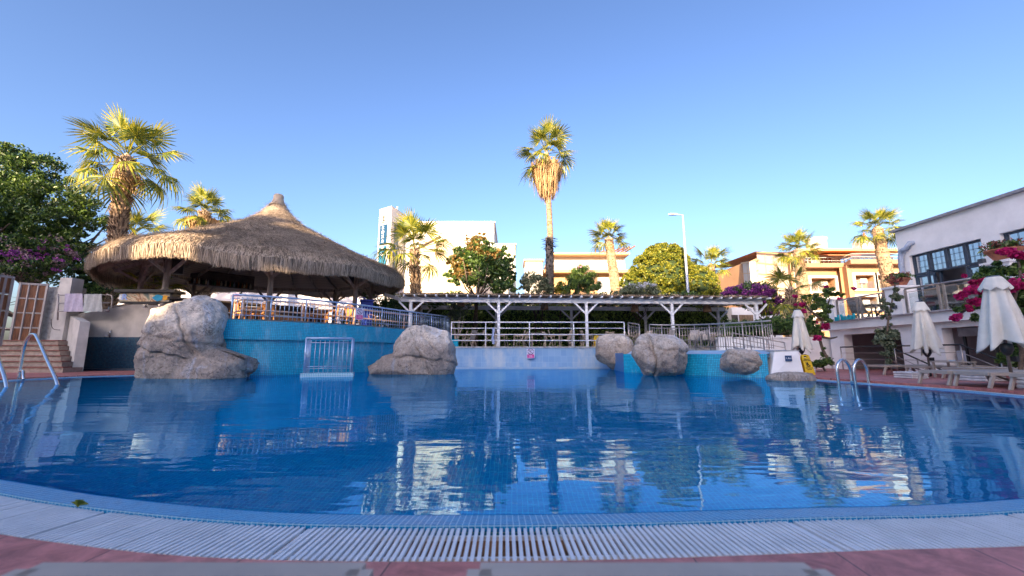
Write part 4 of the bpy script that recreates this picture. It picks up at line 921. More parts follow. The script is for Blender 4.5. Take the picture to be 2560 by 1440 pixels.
# patio chairs and tables under the pergola
SLG = M("taupe_sling", (.48, .43, .38), .7, var=.06)
def patio_chair():
    o = empty("patio_chair", (0, 0, 0), "", "chair")
    MB().slab([(-.23, -.22, .42), (.23, -.22, .42), (.23, .20, .40), (-.23, .20, .40)], .02).build("seat", SLG, o)
    MB().slab([(-.23, .20, .42), (.23, .20, .42), (.22, .34, .88), (-.22, .34, .88)], .02).build("backrest", SLG, o)
    for s in (-1, 1):
        MB().bar((s * .25, -.26, 0), (s * .25, -.20, .62), .035, .025).build("leg", TAUPE, o); MB().bar((s * .25, .34, 0), (s * .25, .16, .46), .035, .025).build("leg", TAUPE, o)
        MB().bar((s * .25, .18, .40), (s * .25, .36, .90), .03, .03).build("back_post", TAUPE, o); MB().bar((s * .25, -.24, .63), (s * .25, .28, .64), .045, .025).build("armrest", TAUPE, o)
    return o
def patio_table(w=.8, n="patio_table"):
    o = empty(n, (0, 0, 0), "", "table"); MB().box((0, 0, .73), (w, .8, .035)).build("top", M("table_top_grey", (.55, .53, .52), .4), o)
    for x in (-1, 1):
        for y in (-1, 1): MB().bar((x * (w / 2 - .06), y * .34, 0), (x * (w / 2 - .06), y * .34, .72), .04).build("leg", TAUPE, o)
    return o
pc0, pt0 = patio_chair(), patio_table(); first = True
CH = [(1152, 22.4, 1.4, "leftmost chair, half hidden behind the end of the blue terrace"), (1172, 21.8, 2.0, "left chair of the first table"), (1225, 22.0, -1.8, "right chair of the first table, towel post side"), (1255, 22.8, -1.3, "chair just right of the white post"),
      (1296, 22.0, 1.5, "outer chair of the pair left of the second table"), (1306, 22.9, 1.3, "inner chair of the pair left of the second table"), (1388, 21.9, -1.5, "right chair of the second table"), (1374, 23.0, -1.2, "back chair of the second table"),
      (1412, 22.3, 1.5, "chair left of the back post"), (1470, 22.1, -1.6, "chair straight behind the front post above the yellow sign"), (1503, 23.0, 1.5, "left chair of the far right pair above the grey boulder"), (1517, 23.4, 1.2, "second chair of the far right pair above the grey boulder"), (1578, 23.0, -1.5, "chair behind the short bronze railing"),
      (1610, 22.2, 1.3, "chair to the left of the long bronze railing"), (1668, 21.6, 2.5, "chair behind the long railing near the front post"), (1725, 19.6, 1.2, "front left chair at the table behind the long bronze railing"), (1738, 20.6, 1.5, "back left chair at the table behind the long bronze railing"), (1768, 20.8, .2, "far chair at the table behind the long bronze railing"), (1788, 19.6, -1.4, "right chair at the table behind the long bronze railing")]
for px, Y, rz, ds in CH:
    o = pc0 if first else copy_tree(pc0); first = False; z = FZ if px < 1690 else .98; p = at(px, 860, Y); o.location = (p.x, p.y, z if Y > 20.6 else .95); o.rotation_euler = (0, 0, -rz); tag(o, "taupe sling armchair, " + ds, "chair", "patio chairs on the pergola terrace")
first = True
for px, Y, ds in ((1198, 22.2, "first grey-topped patio table from the left under the pergola"), (1346, 22.3, "second grey-topped patio table, below the wicker lamp"), (1540, 23.2, "grey-topped patio table above the grey boulder"), (1440, 23.2, "grey-topped patio table between the back post and the white post"), (1762, 20.0, "grey-topped patio table behind the long bronze railing")):
    o = pt0 if first else copy_tree(pt0); first = False; p = at(px, 860, Y); o.location = (p.x, p.y, FZ if Y > 20.6 else .95); tag(o, ds, "table", "patio tables on the pergola terrace")
b = MB(); b.slab([(11, 24.5, 1.0), (4.9, 20.55, 1.0)] and [(4.9, 20.59, .80), (12.9, 20.59, .80), (12.9, 20.59, 1.0), (4.9, 20.59, 1.0)], .02); b.build("step_riser", CREAM, tb)
# towel on the rail, yellow A sign under the pergola
p = V((at(1233, 822, 20.6).x, 20.6, 2.0))
b = MB(); cols = 7
for i in range(cols):
    for j in range(8):
        f_ = lambda i, j: V((p.x - .06 + .12 * i / cols + .02 * sin(j + i), 20.60 - .03 * sin(i * 2.1 + j * .6) - .012 * j, p.z - .82 * j / 8))
        b.quad(f_(i, j + 1), f_(i + 1, j + 1), f_(i + 1, j), f_(i, j))
tag(b.build("hanging_towel", M("pale_blue_towel", (.55, .62, .78), .9, var=.15, scale=14, col2=(.30, .38, .60))), "narrow blue and white cloth hanging from the white rail beside the first white post", "towel")
def floor_sign(loc, rz, h, label, txt=True):
    Y_ = flat("safety_yellow", (.80, .52, .01), .45); o = empty("floor_sign", loc, label, "sign", "yellow floor signs", rz); w = .28 * h / .62; s = h * .30
    for sg2, nm in ((-1, "front_panel"), (1, "back_panel")):
        yb, yt = sg2 * s, sg2 * .02
        def P(x, z): t = z / h; return V((x * (1 - .12 * t), yb + (yt - yb) * t, z))
        q = [(-w * .55, 0), (-w * .28, 0), (-w * .25, .06 * h), (w * .25, .06 * h), (w * .28, 0), (w * .55, 0), (w * .5, h * .86)]
        b = MB(); cells = [[(-w * .55, 0), (-w * .30, 0), (-w * .26, .08 * h), (-w * .54, .08 * h)], [(w * .30, 0), (w * .55, 0), (w * .54, .08 * h), (w * .26, .08 * h)], [(-w * .54, .08 * h), (w * .54, .08 * h), (w * .5, .86 * h), (-w * .5, .86 * h)],
             [(-w * .5, .86 * h), (-w * .26, .86 * h), (-w * .24, .94 * h), (-w * .5, .94 * h)], [(w * .26, .86 * h), (w * .5, .86 * h), (w * .5, .94 * h), (w * .24, .94 * h)], [(-w * .5, .94 * h), (w * .5, .94 * h), (w * .42, h), (-w * .42, h)]]
        for c_ in cells:
            pts = [P(x, z) for x, z in c_]; b.slab(pts if sg2 < 0 else pts[::-1], .012)
        pan = b.build(nm, Y_, o)
        if txt and sg2 < 0:
            ang = math.atan2(s - .02, h); INK = flat("sign_black", (.02, .02, .02))
            for z, tt, sz in ((.77, "DİKKAT", .05), (.70, "KAYGAN ZEMİN", .034), (.33, "WET FLOOR", .042), (.26, "CAUTION", .032)):
                pz = P(0, z * h); text(tt, sz * h / .62, INK, o, pz + V((0, -.006, 0)), (pi / 2 - ang, 0, 0), .001, bold=.0015)
            m_ = MB(); q0 = lambda x, z: P(x * w, z * h) + V((0, -.008, 0))
            for a_, c_ in (((-.25, .60), (.02, .50)), ((.02, .50), (.24, .42)), ((-.05, .62), (.02, .50)), ((-.25, .44), (.0, .40)), ((0, .40), (.25, .44)), ((-.22, .52), (-.05, .46))): m_.bar(q0(*a_), q0(*c_), .004, .022)
            m_.build("slipping_mark", INK, o)
    return o
# ================================================================== LEFT SIDE: STEPS, GATES, SHOWER WALL
STRED = M("red_stone_nosing", (.26, .09, .07), .6, var=.2, scale=8)
st_ = wthing("stone_steps", (-19, 16.5, 0), "wide stone steps with red nosings leading up to the wooden gates", "steps")
for i in range(6):
    y0 = 15.3 + i * .34; z = .205 * (i + 1); x1 = -16.35 - i * .44
    MB().box(((-26 + x1) / 2, y0 + (.35 if i < 5 else 1.5), z / 2), (x1 + 26, .70 if i < 5 else 3.0, z)).build("riser", M("step_stone", (.38, .30, .25), .85, var=.15, scale=5), st_); MB().box(((-26 + x1) / 2, y0 + .12, z + .018), (x1 + 26 + .02, .34, .034)).build("tread_nosing", STRED, st_)
b = MB(); b.prism([(-30, 18.4), (-16.5, 18.4), (-16.5, 30), (-30, 30)], 0, 1.235); tag(b.build("upper_path", M("path_stone", (.33, .31, .28), .9, var=.2, scale=6)), kind="structure")
# gates
GF = M("gate_grey_frame", (.36, .33, .32), .5, var=.08); GW = M("gate_wood_slats", (.22, .085, .035), .5, var=.3, scale=6, stretch=(5, 5, .4))
def gate(p0, p1, H, rows, cols, label):
    o = wthing("wooden_gate", p0, label, "gate", "brown gates with grey frames"); d = p1 - p0; d.z = 0; L = d.length; d.normalize(); n = V((-d.y, d.x, 0)); up = V((0, 0, 1))
    b = MB(); fw = .085
    for i in range(cols + 1): x = fw / 2 + (L - fw) * i / cols; b.bar(p0 + d * x, p0 + d * x + up * H, fw if i in (0, cols) else .05, .06)
    for j in range(rows + 1): z = fw / 2 + (H - fw) * j / rows; b.bar(p0 + up * z + n * .002, p0 + d * L + up * z + n * .002, .055, fw if j in (0, rows) else .05)
    b.build("frame", GF, o)
    for i in range(cols):
        for j in range(rows):
            x0, x1_ = fw * .6 + (L - fw) * i / cols, (L - fw) * (i + 1) / cols; z0_, z1_ = fw * .6 + (H - fw) * j / rows, (H - fw) * (j + 1) / rows
            q = MB(); q.slab([p0 + d * x0 + up * z0_, p0 + d * x1_ + up * z0_, p0 + d * x1_ + up * z1_, p0 + d * x0 + up * z1_], .02); q.build("slatted_panel", GW, o)
ga0 = gr(22, 858, 1.24); 
g1 = V((-21.0, 17.15, 1.24)); g2 = V((-19.95, 17.6, 1.24))
gate(at(20, 858, 17.2) * 1 , at(97, 858, 17.6), 2.55, 4, 3, "brown slatted gate in a grey frame, shut, right-hand one")
gate(at(-40, 864, 15.8), at(4, 862, 16.3), 2.75, 4, 2, "brown slatted gate cut off by the left edge, standing ajar")
# gate pillar and boundary wall
gp0 = at(112, 850, 17.8)
pw = wthing("gate_pillar", gp0, "rough cream pillar beside the brown gates", "pillar")
MB().box((at(128, 850, 17.9).x, 18.05, 2.1), (1.5, .5, 3.0)).build("shaft", ROUGHCAST, pw); q = at(150, 720, 17.5); MB().box((at(156, 790, 17.6).x, 17.75, 2.45), (.52, .5, 3.0)).build("front_shaft", CREAM, pw)
b = MB(); b.tube(catmull([at(128, 798, 17.4), at(129, 815, 17.4), at(135, 823, 17.4), at(150, 825, 17.4)], .05), .012, 5).build("cable", BLACK, pw)
# retaining wing wall at the side of the steps
wg = wthing("wing_wall", gr(185, 925), "cream rendered wing wall with sloping top at the side of the steps", "wall")
e0, e1 = at(180, 926, 16.0), at(208, 926, 16.2); e0.z = e1.z = 0; bk = V((-2.9, 2.2, 0)); b = MB(); ztop = 1.95
b.v = [tuple(p) for p in (e0, e1, e1 + bk, e0 + bk)] + [(e0.x + .0, e0.y, ztop), (e1.x - .02, e1.y, ztop - .02), (e1.x + bk.x, e1.y + bk.y, 2.42), (e0.x + bk.x, e0.y + bk.y, 2.42)]
for q in ((0, 1, 5, 4), (1, 2, 6, 5), (2, 3, 7, 6), (3, 0, 4, 7), (4, 5, 6, 7)): b.face(q)
b.build("wall_body", CREAM, wg)
# shower wall with mosaic lower half
sy = 17.9; sw = wthing("shower_wall", (at(290, 920, sy).x, sy, 0), "cream shower wall with dark blue mosaic lower half", "wall")
def sx(px, y=sy, py=850): return at(px, py, y).x
x0, x1 = sx(180), sx(408)
b = MB(); b.slab([(x0, sy, 1.42), (x1, sy, 1.42), (x1, sy, at(405, 764, sy).z), (sx(320), sy, at(318, 761, sy).z), (sx(262), sy, at(262, 771, sy).z), (x0, sy, at(196, 786, sy).z)], .3); b.build("rendered_upper", CREAM, sw)
b = MB(); b.quad((x0, sy - .03, 0), (x1, sy - .03, 0), (x1, sy - .03, 1.42), (x0, sy - .03, 1.42), [(0, 0), (x1 - x0, 0), (x1 - x0, 1.42), (0, 1.42)])
b.quad((x0, sy - .03, 1.42), (x1, sy - .03, 1.42), (x1, sy, 1.42), (x0, sy, 1.42), [(0, 0)] * 4)
b.build("mosaic_lower", mosaic("dark_mosaic", (.03, .10, .17), (.05, .16, .24), (.10, .10, .11), .06, uv=True, rough=.25, stain=((.16, .15, .15), 1.2, .5, .7)), sw)
MB().bar((sx(262), sy + .05, at(262, 771, sy).z + .06), (sx(320), sy + .05, at(318, 761, sy).z + .06), .07).build("coping_rail", WOODG, sw)
tag(MB().box((sx(330), sy - .5, .07), (2.6, .8, .07)).build("shower_tray", M("dark_tray", (.03, .05, .08), .4)), "low dark tray on the deck at the foot of the shower wall", "tray")
for px, py, ds in ((280, 772, "left shower head on the cream shower wall"), (374, 757 + 4, "right shower head, under the menu sign board")):
    p = at(px, py, sy); o = wthing("wall_shower", p, ds, "shower", "showers on the cream wall")
    MB().tube([p + V((0, 0, .05)), p + V((0, -.14, .08)), p + V((0, -.18, -.08))], .025, 8).build("arm", CHROME, o); MB().lathe([(0, 0), (.03, 0), (.09, -.07), (.09, -.09), (0, -.09)], p + V((0, -.18, -.08)), 14).build("rose", CHROME, o)
for px, py, ds in ((278, 836, "left brass tap on the cream shower wall"), (365, 837, "right tap on the shower wall, beside the largest boulder")):
    p = at(px, py, sy); o = wthing("wall_tap", p, ds, "tap", "taps on the cream wall")
    MB().tube([p + V((0, 0, .18)), p + V((0, -.06, .10)), p + V((0, -.07, -.14))], .028, 8).build("body", CHROME, o); MB().tube([p + V((0, -.07, -.06)), p + V((-.12, -.14, -.05)), p + V((-.13, -.15, -.12))], .016, 6).build("spout", CHROME, o); MB().box(p + V((0, -.09, .06)), (.11, .03, .03)).build("handle", CHROME, o)
# towel rail with two towels
ty = 17.3; tr = wthing("towel_rail", at(215, 775, ty), "pale metal rail on the left wall carrying two towels", "railing")
for py in (735, 755, 775): MB().tube([at(145, py + 3, ty), at(276 if py == 735 else 274, py + 2, ty)], .028, 8).build("rail", GF, tr)
MB().tube([at(146, 735, ty), at(144, 800, ty)], .03, 8).build("upright", GF, tr); MB().tube(catmull([at(268, 736, ty), at(279, 739, ty), at(281, 746, ty), at(279, 770, ty)], .05), .03, 8).build("upright", GF, tr)
def towel(px0, px1, py0, py1, m, label):
    b = MB(); n = 10; y = ty - .07
    for i in range(n):
        for j in range(6):
            def f_(i, j): p = at(px0 + (px1 - px0) * i / n - (j * .6 if i < n else 0), py0 + (py1 - py0) * j / 6, y); p.y += .014 * sin(i * 1.7 + j * .5); return p
            b.quad(f_(i, j + 1), f_(i + 1, j + 1), f_(i + 1, j), f_(i, j))
    o = b.build("towel", m); s = o.modifiers.new("s", 'SOLIDIFY'); s.thickness = .01; return tag(o, label, "towel", "towels on the left rail")
towel(162, 207, 734, 779, M("lilac_towel", (.50, .45, .56), .95, var=.08, scale=10), "lilac towel hung on the rail, nearer the gate pillar")
towel(210, 255, 735, 779, M("grey_towel", (.42, .44, .44), .95, var=.08, scale=10), "grey-green towel hung on the rail, right of the lilac one")
# ladders
def sladder(shift, label):
    o = wthing("pool_handrail", (-13.4 + shift[0], 11.4 + shift[1], 0), label, "handrail", "steel handrails at the left pool steps"); S = V((shift[0], shift[1], 0))
    b = MB(); b.tube(catmull([V(p) + S for p in ((-13.75, 11.75, .02), (-13.72, 11.72, .9), (-13.5, 11.6, 1.18), (-13.15, 11.4, 1.24), (-12.8, 11.2, 1.12), (-11.8, 10.6, .60), (-10.75, 9.98, .02), (-10.3, 9.7, -.5))], .1), .036, 10)
    b.build("rail", CHROME, o); MB().tube(catmull([V(p) + S for p in ((-13.72, 11.73, .22), (-13.5, 11.6, .25), (-13.3, 11.45, .18), (-13.15, 11.35, 0.02))], .05), .03, 8).build("hook", CHROME, o)
sladder((0, 0), "steel pool handrail with its full loop in view, left pool steps"); sladder((-.35, -.70), "nearer steel pool handrail, its top cut by the left edge")
ld = wthing("pool_ladder", gr(2130, 957), "steel pool ladder with two hooped handrails at the right pool edge", "ladder")
for dx_, dy_ in ((0, 0), (.30, -.12)):
    bp = gr(2130, 957) if dx_ == 0 else gr(2172, 957.5); fp = bp + V((-.42, -.12, 0))
    MB().tube(catmull([bp, bp + V((0, 0, .34)), bp.lerp(fp, .2) + V((0, 0, .50)), bp.lerp(fp, .5) + V((0, 0, .56)), bp.lerp(fp, .8) + V((0, 0, .50)), fp + V((0, 0, .34)), fp, fp + V((0, 0, -1.1))], .06), .034, 10).build("hoop_rail", CHROME, ld)
for z in (-.25, -.5, -.75): q = gr(2133, 957) + V((-.52, -.15, z)); MB().bar(q, q + V((.33, -.29, 0)), .08, .03).build("rung", CHROME, ld)

# ================================================================== VEGETATION
# left big tree and bougainvillea
tr_ = wthing("broadleaf_tree", (-24, 21, 1.2), "large dark green tree filling the left edge behind the gates", "tree")
def B(px, py, Y, rx, rz, ry=None): return (at(px, py, Y), (rx, ry or rx * .8, rz))
limbs((at(60, 780, 21.5).x, 21.5, 1.2), 7.5, 3.0, 7, .35, BARK, tr_, 4)
leaves("crown", [B(55, 450, 21.5, 2.2, 1.9), B(-40, 480, 21.5, 2.6, 2.8), B(130, 510, 21, 1.9, 1.7), B(160, 570, 20.5, 1.75, 1.6), B(30, 570, 20.5, 2.6, 2.2), B(205, 560, 21, 1.0, .9), B(-70, 600, 20, 2.6, 2.4), B(120, 640, 20.5, 2.0, 1.4)], 62000, .17, .075, LEAFD, tr_, sub=460, spread=.24, shell=.62, seed=21, up=.5)
bg_ = wthing("bougainvillea", at(80, 690, 18.8), "bougainvillea with faded pink and purple flowers above the gates", "flowering shrub")
limbs((at(60, 780, 19.2).x, 19.2, 1.2), 2.6, 2.0, 6, .10, BARK, bg_, 5)
bl = [B(20, 640, 18.8, 1.5, .9), B(100, 625, 19, 1.4, .75), B(-40, 620, 18.6, 1.4, 1.1), B(155, 655, 18.8, .65, .75), B(60, 668, 18.4, 1.3, .55)]
leaves("foliage", bl, 17000, .12, .07, LEAFD, bg_, sub=260, spread=.28, seed=22); leaves("blossom", bl, 4200, .075, .06, DUSTYP, bg_, sub=120, spread=.2, seed=23, shell=.9); leaves("blossom", [B(165, 650, 18.4, .5, .7), B(70, 650, 18.0, 1.2, .35), B(110, 620, 18.3, .8, .3)], 800, .075, .06, PURPLE, bg_, sub=34, spread=.22, seed=24, shell=.9)
hd = wthing("garden_hedge", at(260, 705, 22.5), "leafy green hedge behind the towel rail and menu sign", "hedge")
leaves("foliage", [B(215, 700, 21.5, 1.0, .8), B(265, 690, 22.5, 1.1, .8), B(310, 702, 23, .9, .7), B(240, 730, 21.5, 1.7, .5), B(330, 718, 23, .7, .4)], 15000, .15, .07, LEAFM, hd, sub=240, spread=.26, seed=25, up=.4); limbs((at(265, 760, 22.5).x, 22.5, 1.2), 2.4, 1.0, 5, .1, BARK, hd, 6)
# palms
palm(at(262, 760, 21.5), at(317, 398, 19.5), .38, .31, 1.55, 24, "tall shaggy fan palm towering behind the left end of the thatched roof", seed=3, lowdead=5, elmax=80, elmin=-32, boots=1.15, bootout=1.0)
palm(at(338, 760, 23), at(332, 588, 23), .22, .2, 1.25, 12, "low fan palm just right of the tallest left palm, above the thatch edge", seed=4, lowdead=0, elmax=80, elmin=20)
palm(at(505, 760, 29), at(512, 532, 28), .40, .34, 1.2, 21, "fan palm with dead fronds showing over the middle left of the thatch", seed=5, lowdead=8, elmax=75, elmin=-20, skirt=1.5)
palm(at(382, 770, 20), at(384, 722, 20), .16, .14, .95, 10, "small green fan palm behind the menu sign board", seed=6, lowdead=0, elmax=50, elmin=-10)
palm(at(1036, 770, 24.5), at(1036, 625, 24.2), .34, .25, 1.5, 17, "bushy fan palm in front of the white sign tower", seed=7, lowdead=0, elmax=82, elmin=-18, bootout=1.3)

tp = palm(at(1374, 870, 26.5), at(1366, 385, 26.5), .22, .17, 1.5, 18, "tallest slender fan palm with a long skirt of dead fronds", seed=8, lowdead=7, skirt=3.2, boots=.4, elmax=85, elmin=-25, bark=PTRUNKB, bootout=.6)

b = MB(); Rr = random.Random(4); q0_, q1_ = at(1376, 740, 26.5), at(1373, 594, 26.5)
for i in range(330):
    t = Rr.random(); c_ = q0_.lerp(q1_, t); a = Rr.uniform(0, 2 * pi); o_ = V((cos(a), sin(a), 0)); tn = V((-sin(a), cos(a), 0)); top_ = t > .82; rad = .27 + (.12 if top_ else 0)
    l = Rr.uniform(.15, .34) * (1.5 if top_ else 1); w = Rr.uniform(.03, .07); p0 = c_ + o_ * .24; tip = c_ + o_ * (rad + Rr.uniform(.02, .28 if top_ else .14)) + V((0, 0, Rr.uniform(-.25, .1) if top_ else l * Rr.uniform(-.3, .8)))
    n0 = len(b.v); b.v += [tuple(p0 - tn * w), tuple(p0 + tn * w), tuple(tip + tn * w * .4), tuple(tip - tn * w * .4)]; b.face((n0, n0 + 1, n0 + 2, n0 + 3))
b.tube([q0_, q1_], .26, 10); ob = b.build("old_leaf_bases", M("grey_bark", (.20, .17, .15), .9, island=.8, scale=5, col2=(.06, .05, .045))); ob.parent = tp; ob.matrix_parent_inverse = Matrix.Translation(-tp.location)
palm(at(1540, 760, 34), at(1522, 598, 34), .52, .36, 1.15, 23, "sunlit fan palm in front of the cream building, left of the round bush", seed=9, lowdead=3, boots=.4, elmax=85, elmin=-8, bark=PTRUNKB, bootout=.6)
palm(at(1785, 760, 42), at(1777, 664, 42), .4, .34, 1.45, 21, "fan palm peeping out right of the round yellow-green bush", seed=10, lowdead=0, boots=.4, elmax=80, elmin=-25, bark=PTRUNKB)
palm(at(2012, 800, 32), at(1994, 628, 32), .50, .34, 1.15, 21, "pale-trunked fan palm in front of the white panelled facade", seed=12, lowdead=3, boots=.45, elmax=80, elmin=-15, bark=PTRUNKB, bootout=.7)
palm(at(2228, 760, 29), at(2193, 572, 29), .56, .33, 1.12, 22, "thick pale-trunked fan palm beside the white building's drainpipe", seed=13, lowdead=0, boots=.5, elmax=80, elmin=-25, bark=PTRUNKB, bootout=.7)
palm(at(1977, 830, 22), at(1977, 726, 22), .30, .22, 1.15, 13, "small dark fan palm behind the purple bougainvillea", seed=14, lowdead=0, elmax=80, elmin=-30)
# magnolia-like tree
mg = wthing("magnolia_tree", at(1190, 860, 24.5), "magnolia-like tree with rusty sunlit top between the palms", "tree")
limbs(at(1190, 864, 24.5), 5.2, 1.5, 8, .12, BARK, mg, 8, split=.55)
mb_ = [B(1200, 680, 24.5, 1.2, 1.1), B(1160, 650, 24.5, .85, .9), B(1215, 635, 24.5, .75, .95), B(1250, 665, 24.3, .95, .8), B(1190, 615, 24.5, .45, .65), B(1140, 690, 24.5, .6, .6), B(1255, 715, 24.3, .9, .55), B(1262, 632, 24.3, .35, .4), B(1130, 655, 24.6, .35, .3), B(1280, 690, 24.4, .3, .4)]
leaves("crown", mb_, 21000, .18, .085, LEAFM, mg, sub=420, spread=.30, seed=31, up=.6, shell=.5); leaves("rusty_foliage", [B(1190, 625, 24.5, .7, .95), B(1150, 665, 24.3, .7, .8), B(1205, 590, 24.5, .22, .4), B(1168, 592, 24.5, .15, .25), B(1120, 655, 24.5, .25, .2), B(1235, 640, 24.2, .6, .5)], 7500, .17, .08, LEAFO, mg, sub=150, spread=.32, seed=32, up=.8, shell=.5)
# shrubs over the pergola
def shrub(name, blobs, n, m, label, base, seed, ll=.14, lw=.05, fl=None, cat="shrub", up=.3, trunk=True, r=.05, **k):
    o = wthing(name, base, label, cat); leaves("foliage", blobs, n, ll, lw, m, o, seed=seed, up=up, **k)
    if trunk: limbs(base, max(.6, (blobs[0][0] - V(base)).z), blobs[0][1][0] * .9, 6, r, BARK, o, seed)
    if fl: leaves("blossom", fl[0], fl[1], fl[3] if len(fl) > 3 else .07, .06, fl[2], o, sub=fl[4] if len(fl) > 4 else 30, spread=.16, shell=.95, seed=seed + 1)
    return o
shrub("olive_bush", [B(1335, 705, 25.2, .85, .75), B(1312, 715, 25.2, .4, .5), B(1365, 715, 25.2, .5, .5)], 6500, LEAFG, "grey-green bushy shrub left of the tallest palm trunk", at(1340, 860, 25.2), 41, .13, .045, sub=110, spread=.30)
shrub("oleander_bush", [B(1452, 695, 25.2, .85, .85), B(1430, 720, 25.2, .6, .45), B(1475, 715, 25.2, .6, .5)], 8000, LEAFM, "oleander with a few pink flowers right of the tallest palm trunk", at(1450, 860, 25.2), 43, .22, .04, fl=([B(1449, 672, 24.8, .35, .3)], 160, PFLOWER, .09, 6), cat="flowering shrub", up=1.0, sub=100, spread=.30)
shrub("oleander_bush", [B(1600, 728, 25.2, 1.1, .45), B(1560, 735, 25.2, .6, .3)], 7000, LEAFG, "oleander covered in white flowers just above the pergola roof", at(1600, 860, 25.2), 45, .18, .035, fl=([B(1602, 717, 25.0, .95, .22)], 1500, WFLOWER, .08, 40), cat="flowering shrub", up=1.0, sub=90, spread=.30)
shrub("lime_bush", [B(1405, 728, 27, .6, .6)], 2200, LEAFY, "small lime-green sunlit bush glimpsed between palm trunk and pink oleander", at(1405, 860, 27), 47, .14, .06, sub=40, spread=.35)
rb_ = shrub("round_bush", [B(1655, 690, 30, 2.35, 2.2), B(1735, 715, 30, 1.75, 1.5), B(1590, 720, 30, 1.2, 1.3), B(1660, 650, 30, 1.7, 1.25), B(1770, 735, 30, 1.0, .8)], 95000, LEAFY, "huge rounded yellow-green clipped bush behind the lamp post", at(1680, 860, 30), 49, .125, .075, sub=2200, spread=.10, shell=.93, r=.25)
# dense inner shells keep the thick crowns from reading hollow
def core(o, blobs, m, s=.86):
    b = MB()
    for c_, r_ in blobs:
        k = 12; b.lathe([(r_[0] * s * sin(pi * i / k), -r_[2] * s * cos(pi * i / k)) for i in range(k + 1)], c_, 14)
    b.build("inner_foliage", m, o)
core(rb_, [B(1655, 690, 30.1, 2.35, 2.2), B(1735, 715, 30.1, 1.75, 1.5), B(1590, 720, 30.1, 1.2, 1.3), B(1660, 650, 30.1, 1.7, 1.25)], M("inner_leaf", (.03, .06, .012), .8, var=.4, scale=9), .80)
# pale shrub with thin trunks under the pergola left end
o = shrub("pale_shrub", [B(1150, 770, 22.8, .65, .45), B(1135, 790, 22.8, .4, .3)], 2500, LEAFG, "thin-stemmed grey-green shrub growing up at the left end of the pergola", at(1143, 862, 22.6), 51, .11, .03, sub=60, spread=.35, trunk=False)
b = MB(); bs = at(1140, 864, 22.6)
for q in ((1133, 800), (1146, 795), (1160, 790), (1152, 775), (1125, 790)): b.tube([bs, bs.lerp(at(q[0], q[1], 22.6), .5) + V((.05, 0, 0)), at(q[0], q[1], 22.6)], [.035, .025, .012], 6)
b.build("stems", M("pale_stem", (.45, .40, .36), .8), o)
# tall hedge behind the pergola
hg = wthing("tall_hedge", (2, 26.5, 1.05), "long dark ivy hedge behind the pergola tables", "hedge")
def hedge_pts(n, x0, x1, y, z0, z1, seed, ll, lw, m, nm, thick=.35):
    R = np.random.default_rng(seed); x = x0 + (x1 - x0) * R.random(n); z = z0 + (z1 - z0) * R.random(n) ** .9; cx = np.sin(x * 2.1) * .22 + np.sin(z * 3.3 + x) * .16 + np.sin(x * 5.7 + z * 4) * .10
    P = np.stack([x, y + cx + R.normal(size=n) * thick * .35, z + .15 * np.sin(x * 1.3) * (z - z0) / (z1 - z0)], 1); a = R.normal(size=(n, 3)); a[:, 2] -= .3; a /= np.linalg.norm(a, axis=1)[:, None]; b_ = np.cross(a, R.normal(size=(n, 3))); b_ /= np.linalg.norm(b_, axis=1)[:, None]
    s = (.6 + .8 * R.random(n))[:, None]; nr_ = np.cross(a, b_); v = np.stack([P - a * ll * .5 * s, P + b_ * lw * .5 * s + nr_ * .02, P + a * ll * .5 * s, P - b_ * lw * .5 * s + nr_ * .02], 1).reshape(-1, 3)
    return fast(nm, v, np.arange(4 * n).reshape(-1, 4), m, hg)
HX0, HX1 = at(985, 800, 26).x, at(1815, 800, 26).x
HLEAF = M("hedge_leaf", (.42, .56, .14), .4, island=.95, scale=1.0, col2=(.05, .11, .03), trans=.2)
hedge_pts(34000, HX0, HX1, 25.9, 1.0, 4.0, 61, .15, .11, HLEAF, "foliage"); hedge_pts(9000, HX0 - 2, HX1, 26.2, 3.5, 4.5, 62, .14, .09, LEAFM, "top_foliage", .8); hedge_pts(500, at(1580, 800, 26).x, HX1, 25.7, 3.3, 4.1, 63, .09, .08, DUSTYP, "blossom")
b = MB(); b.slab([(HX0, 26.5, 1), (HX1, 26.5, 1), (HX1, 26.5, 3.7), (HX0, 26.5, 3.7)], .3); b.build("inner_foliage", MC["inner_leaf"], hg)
b = MB()
for px in (1180, 1352, 1398, 1430): p = at(px, 864, 25.3); b.tube([p, p + V((.05, 0, 1.4)), p + V((.2, .1, 2.6))], [.05, .04, .03], 6)
b.build("stems", BARK, hg)
shrub("green_hedge", [B(1000, 770, 25, 1.6, .6), B(960, 765, 25, 1.2, .5), B(1080, 780, 25.5, 1.5, .6), B(930, 780, 24.5, 1, .6), B(980, 803, 24, 1.4, .6), B(900, 800, 24, 1.0, .5)], 14000, LEAFM, "green hedge between the thatch end and the pergola", at(1000, 860, 25), 53, .14, .08, sub=170, spread=.3, trunk=False)
# right of pergola: purple bougainvillea, green hedge
pb = shrub("purple_bougainvillea", [B(1885, 738, 23.5, 1.35, .75), B(1840, 740, 23.5, .9, .5), B(1930, 770, 23.3, .8, .6), B(1915, 800, 23.2, .5, .4)], 10500, LEAFM, "mass of purple bougainvillea over the right end of the pergola", at(1925, 862, 23.4), 55, .12, .06, fl=([B(1870, 734, 23.2, 1.35, .5), B(1925, 760, 22.9, .8, .6), B(1830, 742, 23.0, .7, .25)], 11000, PURPLE, .075, 260), cat="flowering shrub", sub=150, spread=.28, r=.08)
shrub("clipped_hedge", [B(1850, 822, 19.6, .9, .35), B(1905, 820, 19.6, .7, .38), B(1955, 812, 19.9, .9, .42), B(2010, 818, 20, .7, .45)], 15000, LEAFM, "bright green hedge rising over the white garden wall", at(1940, 850, 19.8), 57, .12, .055, sub=230, spread=.26, up=.5, r=.04)
